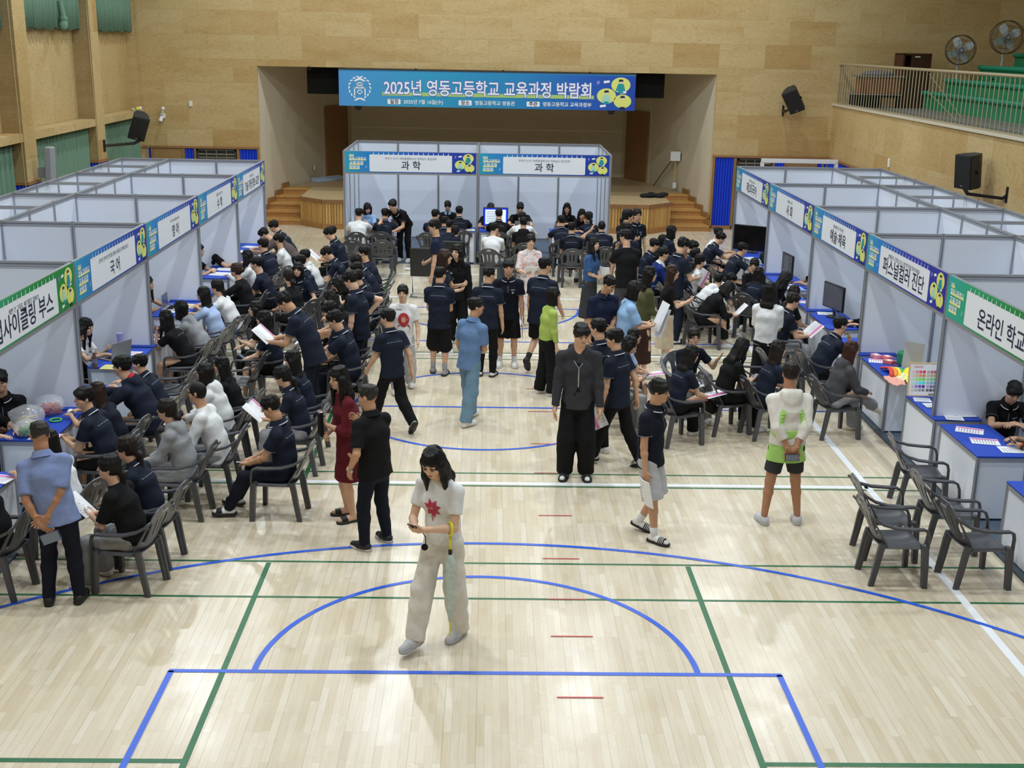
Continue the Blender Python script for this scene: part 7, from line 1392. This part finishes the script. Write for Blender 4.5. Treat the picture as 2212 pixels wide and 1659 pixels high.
# ------------------------------------------------------------------ things on the counters
def tbl(x, y, z=.75): return (x, y, z)
def sheet(x, y, rz, lab, w=.21, h=.297, z=.7525, stripe=0, name='paper_sheet', cat='paper', m=None):
    t = thing(name, lab, cat, (x, y, z), rz); b = MB(); b.box((0, 0, .001), (w, h, .002)); b.build('page', m or PAGE, t); b = MB()
    for k in range(8): b.box((-w*.1, h*(.38-.1*k), .0025), (w*.6, h*.03, .0006))
    b.build('print_lines', PGREY, t)
    if stripe: b = MB(); b.box((w*.32, 0, .0026), (w*.2, h*.98, .0006)); b.build('pink_stripe', PINK, t)
    return t
def laptop(x, y, rz, lab, col=(64, 66, 74), open_=1.9, scr=(70, 84, 120)):
    t = thing('laptop', lab, 'laptop', (x, y, .752), rz); mm = mat('laptop_%d' % col[0], col, .4, metal=.3); b = MB(); b.box((0, 0, .009), (.34, .235, .016), bev=.004); b.build('base', mm, t)
    b = MB(); b.box((0, .02, .0178), (.29, .1, .001)); b.build('keyboard', BLACKM, t); R = Matrix.Rotation(open_-PI/2, 3, 'X').transposed(); b = MB(); c = Vector((0, .115, .015)); b.box(c+Matrix.Rotation(-(open_-PI/2), 3, 'X') @ Vector((0, 0, .115)), (.34, .008, .23), R=Matrix.Rotation(-(open_-PI/2), 3, 'X')); b.build('lid', mm, t)
    b = MB(); b.box(c+Matrix.Rotation(-(open_-PI/2), 3, 'X') @ Vector((0, -.005, .118)), (.315, .002, .195), R=Matrix.Rotation(-(open_-PI/2), 3, 'X')); b.build('screen', mat('laptop_screen_%d' % scr[0], scr, .25), t); return t
def monitor(x, y, rz, lab, w=.56, h=.34, scr=None, emit=None, z=.752, lift=.14, deco=None):
    """screen faces local -Y"""
    t = thing('monitor', lab, 'monitor', (x, y, z), rz); b = MB(); b.cyl((0, .04, 0), (0, .04, .014), .12, 24); b.build('base', BLACK, t); b = MB(); b.box((0, .05, lift*.6+.03), (.06, .03, lift*1.2)); b.build('stand', BLACK, t)
    b = MB(); b.box((0, .012, lift+h/2), (w, .035, h), bev=.008); b.build('housing', BLACK, t); b = MB(); b.box((0, -.007, lift+h/2), (w-.04, .004, h-.04)); s = b.build('screen', mat('screen_%s' % lab[:14], scr or (60, 62, 70), .25, emit=emit, estr=.8 if emit else 0), t)
    if deco: deco(s, w, h, lift)
    return t
def web(s, w, h, lift):
    b = MB(); b.box((0, -.0095, lift+h*.5), (w-.1, .001, h-.1)); b.build('page', mat('screen_page', (224, 236, 240), .4, emit=(214, 232, 236), estr=.75), s); b = MB()
    for k in range(7): b.box((-.04, -.0105, lift+h*.78-k*h*.09), (w*.6, .0008, .012))
    b.build('text_lines', mat('screen_text', (128, 160, 210), .5), s)
def lines(s, w, h, lift):
    b = MB()
    for k in range(9): b.box((-.03, -.0095, lift+h*.85-k*h*.085), (w*.6*(.6+.4*((k*7) % 5)/5), .0008, .01))
    b.build('text_lines', mat('screen_text2', (150, 154, 166), .5), s)
monitor(.22, 18.32, 0, 'monitor with a white page and blue border in the right 과학 booth', .56, .42, (30, 60, 210), (30, 60, 215), lift=.08, deco=web); laptop(.82, 18.28, PI, 'silver laptop seen from its back in the right 과학 booth', (160, 164, 172))
laptop(-2.05, 18.36, PI+.5, 'silver laptop on the left 과학 counter by the bending boy', (168, 172, 180)); sheet(-2.55, 18.2, .2, 'paper on the left 과학 counter'); sheet(-.35, 18.2, .1, 'yellowish paper beside the middle post', m=mat('paper_cream', (232, 228, 190), .6)); sheet(1.75, 18.2, .1, 'paper before the long-haired girl at the science booth'); sheet(2.2, 18.22, -.2, 'second paper at the right end of the science counters')
t = thing('laptop_bag', 'black power strip and cable on the carpet of the left science booth', 'cable', (-1.35, 17.9, .0)); b = MB(); b.tube([(-.3, .2, .03), (0, 0, .03), (.35, .1, .04), (.6, .25, .03)], .025, 6); b.build('cable', BLACKM, t, True)
b = MB(); b.cyl((-1.75, 17.2, .035), (-1.35, 17.1, .035), .03, 8); tag(b.build('paper_roll', PAGE), 'white paper roll lying on the carpet in front of the left science booth', 'paper roll')
t = thing('water_bottle', 'clear water bottle at the left end of the science counters', 'bottle', (-3.0, 18.4, .752)); b = MB(); b.tube([(0, 0, 0), (0, 0, .15), (0, 0, .18), (0, 0, .2)], [.032, .032, .014, .013], 12); b.build('body', mat('clear_plastic', (216, 226, 232), .15, alpha=.6), t); b = MB(); b.cyl((0, 0, .2), (0, 0, .22), .015, 10); b.build('cap', WHITE, t)
# right row
monitor(5.50, 15.75, -.55, 'big black television on the far right counter', .84, .52, (12, 12, 14), lift=.04); b = MB(); b.ball((5.55, 14.55, .87), (.16, .22, .12), 14, 8); b.ball((5.5, 14.35, .83), (.12, .14, .09), 12, 8); tag(b.build('backpack', BLACKM, None, True), 'black bag heaped on the far right counter', 'bag')
sheet(5.35, 15.05, .3, 'white sheet before the black bag on the far right counter'); sheet(5.4, 14.8, 1.2, 'blue-green leaflet on the far right counter', m=mat('leaflet_aqua', (128, 170, 190), .5)); sheet(5.4, 13.95, 1.5, 'white sheet on the nearer counter of the 제2외국어 booth')
monitor(5.45, 12.62, -PI/2+.12, 'black monitor with grey lines on the 사회 counter', .52, .42, (96, 98, 108), lift=.1, deco=lines); 
for k in range(4): sheet(5.4+.03*k, 12.35-.14*k, 1.3+.25*k, '%s of the blue and white leaflets by the 사회 monitor' % ('farthest', 'second', 'third', 'nearest')[k], z=.7525+.0022*k, m=mat('leaflet_blue', (110, 150, 222), .5) if k % 2 else None)
t = laptop(5.55, 11.35, -PI/2, 'dark laptop on the nearer 사회 counter', (40, 44, 52))
monitor(5.50, 9.8, -PI/2+.26, 'black monitor with a grey screen on the 예술·체육 counter', .6, .4, (128, 132, 138), lift=.13); laptop(5.58, 9.3, PI/2-.3, 'dark blue laptop facing away on the 예술·체육 counter', (38, 48, 84), 1.85); laptop(5.5, 7.95, -PI/2, 'closed grey laptop by the chin-resting boy', (84, 90, 104), 1.65); sheet(5.4, 10.9, 1.3, 'white pink sheet on the 예술·체육 counter near the partition', stripe=1); sheet(5.5, 10.05, 1.4, 'paper beside the grey-screen monitor')
# colour consultation booth
r = random.Random(8); sheet(5.42, 7.1, 1.3, 'white and pink leaflets fanned on the colour consultation counter', stripe=1); 
for k, (x, y, c, lb) in enumerate(((5.42, 7.28, (226, 150, 160), 'pink boxes of cards on the colour counter, left stack'), (5.55, 7.2, (214, 120, 130), 'pink boxes of cards on the colour counter, right stack'), (5.5, 6.98, (222, 112, 110), 'coral box on the colour counter'))):
    t = thing('card_box', lb, 'box', (x, y, .752), .3+.2*k); b = MB(); b.box((0, 0, .025), (.1, .14, .05), bev=.004); b.build('box', mat('card_%d' % k, c, .5), t); b = MB(); b.box((0, 0, .0505), (.07, .06, .002)); b.build('label', PWHITE, t)
b = MB(); CM = [mat('scarf_%d' % i, c, .8, var=.06) for i, c in enumerate([(222, 70, 66), (240, 150, 60), (244, 214, 76), (70, 170, 90), (50, 110, 190)])]
for k in range(5):
    b.cur = k; pts = []
    for i in range(9): a = i/8; pts.append(((5.30+.055*k)+.04*math.sin(a*PI), 6.25+.42*a, .775+.05*math.sin(a*PI)*(1-.12*k)))
    b.tube(pts, .03, 6, flat=.6)
tag(b.build('rainbow_scarf', CM, None, True), 'rainbow striped scarf on the colour consultation counter', 'scarf')
def cloth(name, lab, cx, cy, rx, ry, h, col, seed):
    b = MB(); n = 26; rr = random.Random(seed); ph = rr.random()*6; vs = []
    for j in range(n+1):
        for i in range(n+1):
            u, v = -1+2*i/n, -1+2*j/n; e = max(abs(u), abs(v)); f = max(0, 1-(u*u+v*v)*.8); vs.append((cx+rx*u*(1+.12*math.sin(3*v+ph)), cy+ry*v*(1+.12*math.sin(3*u+ph*2)), .755+h*f*(.7+.3*math.sin(7*u+ph)*math.cos(6*v))+.006*math.sin(11*u+9*v)))
    b.add(vs, [(j*(n+1)+i, j*(n+1)+i+1, (j+1)*(n+1)+i+1, (j+1)*(n+1)+i) for j in range(n) for i in range(n)]); o = b.build(name, mat('cloth_'+name, col, .8, var=.05), None, True); s = o.modifiers.new('s', 'SOLIDIFY'); s.thickness = .006; s.offset = 1; return tag(o, lab, 'cloth')
cloth('yellow_drape', 'bright yellow cloth heaped on the colour consultation counter', 5.62, 6.3, .2, .34, .12, (238, 222, 40), 2); cloth('salmon_drape', 'salmon pink cloth at the front of the colour counter', 5.30, 6.12, .1, .2, .03, (232, 168, 150), 3); cloth('cream_drape', 'pale cream cloth between the rainbow scarf and yellow cloth', 5.45, 6.26, .09, .12, .07, (238, 236, 190), 4); cloth('purple_drape', 'purple cloth lying flat on the colour counter', 5.62, 6.95, .09, .11, .02, (96, 58, 128), 5)
t = thing('green_box', 'green fabric box on the colour consultation counter', 'box', (5.7, 6.85, .752), .2); b = MB(); b.box((0, 0, .1), (.2, .26, .2), bev=.03); b.build('box', mat('green_fabric', (24, 128, 84), .7, var=.06), t); sheet(5.62, 7.02, .9, 'pale green leaflet leaning by the green box', m=mat('leaflet_green', (190, 214, 196), .5))
t = thing('mirror_stand', 'grey standing mirror on the colour consultation counter', 'mirror', (5.68, 6.62, .752), -PI/2+.9); b = MB(); b.box((0, .02, .2), (.26, .012, .36), R=Matrix.Rotation(-.18, 3, 'X')); b.build('plate', mat('mirror_back', (178, 180, 184), .35), t); b = MB(); b.bar((0, .06, .3), (0, .16, 0), .02, .01); b.build('foot', ALU, t)
# colour chart on its stand
t = thing('colour_chart', 'framed colour chart with rows of swatches on the counter', 'chart', (5.52, 5.42, .752), 0); b = MB(); b.box((0, 0, .22), (.60, .014, .40), R=Matrix.Rotation(-.1, 3, 'X')); b.build('board', mat('chart_board', (240, 240, 240), .5), t); b = MB(); 
for x, z, w, h in ((0, .02, .62, .012), (0, .42, .62, .012), (-.305, .22, .012, .41), (.305, .22, .012, .41)): b.box((x, -.002+(z-.22)*.1, z), (w, .02, h), R=Matrix.Rotation(-.1, 3, 'X'))
b.build('frame', mat('chart_frame', (222, 186, 130), .5), t); import colorsys
b = MB(); CMs = []
for rr_, hue in enumerate((.97, .08, .28, .5, .72, None)):
    for cc in range(8):
        s_ = .15+.7*((cc % 4)/3.0); v_ = .95-.15*(cc > 3)-(.1*(cc % 4) if rr_ in (4,) else 0); c = colorsys.hsv_to_rgb((hue+(.03 if cc > 3 else 0)) % 1, s_, v_) if hue is not None else (.85-.1*cc,)*3; CMs.append(mat('swatch_%d_%d' % (rr_, cc), tuple(int(x*255) for x in c), .6)); b.cur = len(CMs)-1; z = .315-.045*rr_; b.box((-.25+.043*cc+(.01 if cc > 3 else 0), -.0085+(z-.22)*.1, z), (.033, .003, .032), R=Matrix.Rotation(-.1, 3, 'X'))
b.build('swatches', CMs, t); b = MB(); S_ = Sheet((-.3, -.011, 0), (1, 0, 0), (0, -1, 0)); 
b.cur = 0; S_.disc(b, .50, .335, .06, .04, -.012); b.cur = 1; S_.rect(b, .45, .26, .56, .30, -.006); b.cur = 2; S_.disc(b, .47, .27, .038, .033, -.003); b.cur = 3; S_.disc(b, .55, .255, .02, .022, -.003); b.cur = 4; S_.rect(b, .46, .13, .5, .16, .008); b.cur = 0; 
b.build('picture', [mat('chart_sky', (150, 190, 236), .6), mat('chart_field', (170, 186, 110), .6), mat('chart_basket', (190, 96, 60), .6), mat('chart_stone', (150, 130, 110), .6), PINK], t); b = MB(); S_.text(b, 'SPRING', .05, .365, .035, .01, -.016, 'L'); b.build('heading', mat('chart_coral', (232, 150, 130), .6), t)
b = MB(); b.bar((-.05, .0, .03), (-.05, .12, 0), .01, .01); b.bar((.05, 0, .03), (.05, .12, 0), .01, .01); b.bar((-.05, -.03, .04), (.05, -.03, .04), .006, .006); b.build('stand', BLACK, t)
for k in range(7): sheet(5.36+.2*(k % 2)+.02*k, 5.28-.12*k, 1.4+.1*(k % 3), '%s white swatch card lying in front of the colour chart' % ('first', 'second', 'third', 'fourth', 'fifth', 'sixth', 'seventh')[k], .17, .2, z=.7525+.0022*(k % 3))
t = thing('clear_bottle', 'clear bottle beside the colour chart', 'bottle', (5.72, 5.22, .752)); b = MB(); b.tube([(0, 0, 0), (0, 0, .14), (0, 0, .17)], [.03, .03, .015], 12); b.build('body', MATS['clear_plastic'], t); b = MB(); b.cyl((0, 0, .17), (0, 0, .2), .016, 10); b.build('cap', WHITE, t)
sheet(5.48, 4.1, 1.15, 'white and pink leaflet farther on the 온라인 학교 counter', stripe=1); sheet(5.5, 3.72, 1.35, 'white and pink leaflet nearer on the 온라인 학교 counter', stripe=1); sheet(5.95-.25, 3.45, 1.5, 'white sheet under the long black sleeves')
# left row
laptop(-4.85, 6.75, -PI/2-.5, 'open grey laptop on the 국어 counter', (150, 148, 150), 1.75, (78, 72, 76)); t = thing('tumbler', 'lilac tumbler on the 국어 counter against the partition', 'tumbler', (-4.9, 7.2, .752)); b = MB(); b.tube([(0, 0, 0), (0, 0, .21)], [.034, .048], 18); b.build('cup', mat('lilac_plastic', (166, 158, 216), .4), t); b = MB(); b.cyl((0, 0, .21), (0, 0, .225), .05, 18); b.build('lid', mat('lilac_lid', (180, 172, 226), .4), t)
sheet(-4.72, 6.98, 1.5, 'pink-lined paper behind the laptop on the 국어 counter', m=mat('paper_rose', (226, 206, 212), .6)); sheet(-4.68, 6.62, 1.4, 'white sheet with a black pen on the 국어 counter'); sheet(-4.72, 6.28, 1.5, 'yellow workbook on the 국어 counter', m=mat('paper_yellow', (222, 214, 110), .6)); b = MB(); b.cyl((-4.74, 6.55, .765), (-4.6, 6.66, .765), .007, 6); tag(b.build('pen', BLACK), 'black pen on the white sheet of the 국어 counter', 'pen')
t = thing('drink_bottle', 'brown drink bottle with white cap at the edge of the 국어 counter', 'bottle', (-4.95, 6.25, .752)); b = MB(); b.tube([(0, 0, 0), (0, 0, .14), (0, 0, .18), (0, 0, .2)], [.033, .033, .016, .014], 12); b.build('body', mat('tea_bottle', (104, 78, 66), .2, alpha=.85), t); b = MB(); b.cyl((0, 0, .2), (0, 0, .225), .017, 10); b.build('cap', WHITE, t); b = MB(); b.cyl((0, 0, .06), (0, 0, .12), .034, 12); b.build('label', mat('label_bluegrey', (110, 120, 150), .5), t)
t = sheet(-4.6, 6.72, 1.7, 'green leaflet half hidden on the 국어 counter', .15, .2, m=mat('leaflet_lime', (84, 176, 84), .5)); sheet(-4.75, 5.15, 1.5, 'white board in a blue tray on the nearer 국어 counter', .3, .3)
sheet(-4.7, 9.95, 1.3, 'colourful picture sheet on the 영어 counter', .3, .4, m=mat('sheet_colourful', (226, 206, 170), .6, var=.2, vscale=30)); sheet(-4.72, 9.55, 1.5, 'white sheet on the 영어 counter nearer the camera'); laptop(-4.85, 9.75, PI/2, 'closed silver tablet under the hands at the 영어 counter', (188, 190, 196), 1.6); t = thing('brown_box', 'grey-brown open box on the nearer 영어 counter', 'box', (-4.85, 8.05, .752)); b = MB()
for x, y, w, d in ((0, .17, .3, .01), (0, -.17, .3, .01), (-.15, 0, .01, .34), (.15, 0, .01, .34)): b.box((x, y, .05), (w, d, .1))
b.box((0, 0, .006), (.3, .34, .01)); b.build('box', mat('box_taupe', (130, 118, 120), .6), t); t = thing('blue_cup', 'blue paper cup beside the open box on the 영어 counter', 'cup', (-4.64, 8.2, .752)); b = MB(); b.tube([(0, 0, 0), (0, 0, .1)], [.03, .042], 14); b.build('cup', mat('cup_blue', (92, 112, 190), .5), t)
sheet(-4.62, 7.72, 1.5, 'white card pile on the nearer 영어 counter'); sheet(-4.7, 12.6, 1.4, 'white sheets on the 수학 counter, nearer pile', .3, .4); sheet(-4.72, 13.05, 1.5, 'white sheets on the 수학 counter, farther pile', .25, .35); sheet(-4.7, 14.95, 1.4, 'white sheet bent over the far left counter', .25, .35); sheet(-4.75, 15.5, 1.2, 'small white paper on the far left counter'); t = thing('green_case', 'green case on the lower far left counter', 'case', (-4.7, 13.75, .752)); b = MB(); b.box((0, 0, .03), (.2, .14, .06), bev=.01); b.build('case', mat('case_green', (70, 150, 90), .5), t); b = MB(); b.cyl((-4.95, 15.2, .752), (-4.95, 15.2, .95), .03, 10); tag(b.build('dark_bottle', mat('bottle_dark', (40, 30, 50), .3)), 'dark bottle on the far left counter', 'bottle')
# upcycling counter
def bag(name, lab, x, y, r, col, seed):
    t = thing(name, lab, 'bag', (x, y, .752)); q_ = random.Random(seed); b = MB()
    for k in range(34): a = q_.uniform(0, 6.3); rr = q_.uniform(0, r*.7); b.torus((rr*math.cos(a), rr*math.sin(a), .02+q_.uniform(0, r*.7)), .03, .006, 12, 5, (Vector((1, 0, q_.uniform(-.6, .6))).normalized(), Vector((q_.uniform(-.3, .3), 1, 0)).normalized(), Vector((0, 0, 1))))
    b.build('rings', mat('bag_fill_%d' % col[0], col, .5), t, True); b = MB(); n = 18; rings = []
    for i in range(9):
        tt = i/8; rad = r*(1.05*math.sin(PI*(.12+.72*tt))+.06)*(1 if i < 8 else .5); rings.append([Vector((rad*math.cos(2*PI*k/n)*(1+.12*math.sin(5*k+i+seed)), rad*math.sin(2*PI*k/n)*(1+.12*math.sin(4*k+2*i)), .004+tt*r*1.5)) for k in range(n)])
    b.loft(rings); b.build('film', mat('plastic_film', (236, 238, 242), .12, alpha=.28, spec=.8), t, True)
bag('orange_bag', 'clear bag of orange bands against the partition of the upcycling counter', -4.82, 4.28, .15, (206, 84, 56), 1); bag('cream_bag', 'clear bag of cream bands on the upcycling counter', -4.88, 3.78, .17, (222, 206, 150), 2); bag('green_bag', 'clear bag of green bands in front on the upcycling counter', -4.8, 3.52, .12, (40, 140, 64), 3)
b = MB(); b.torus((-4.68, 4.05, .762), .06, .01, 24, 6); tag(b.build('green_band', mat('band_green', (90, 190, 90), .5), None, True), 'green rubber bracelet lying on the upcycling counter', 'bracelet'); b = MB(); b.ball((-4.6, 4.3, .78), (.04, .05, .03), 10, 6); tag(b.build('tissue', PAGE, None, True), 'crumpled white tissue on the upcycling counter corner', 'tissue')
sheet(-4.6, 3.5, 1.5, 'white sheet at the near corner of the farther upcycling counter', stripe=1); sheet(-4.6, 2.25, 1.3, 'white and pink leaflet on the nearer upcycling counter at the left edge', stripe=1)
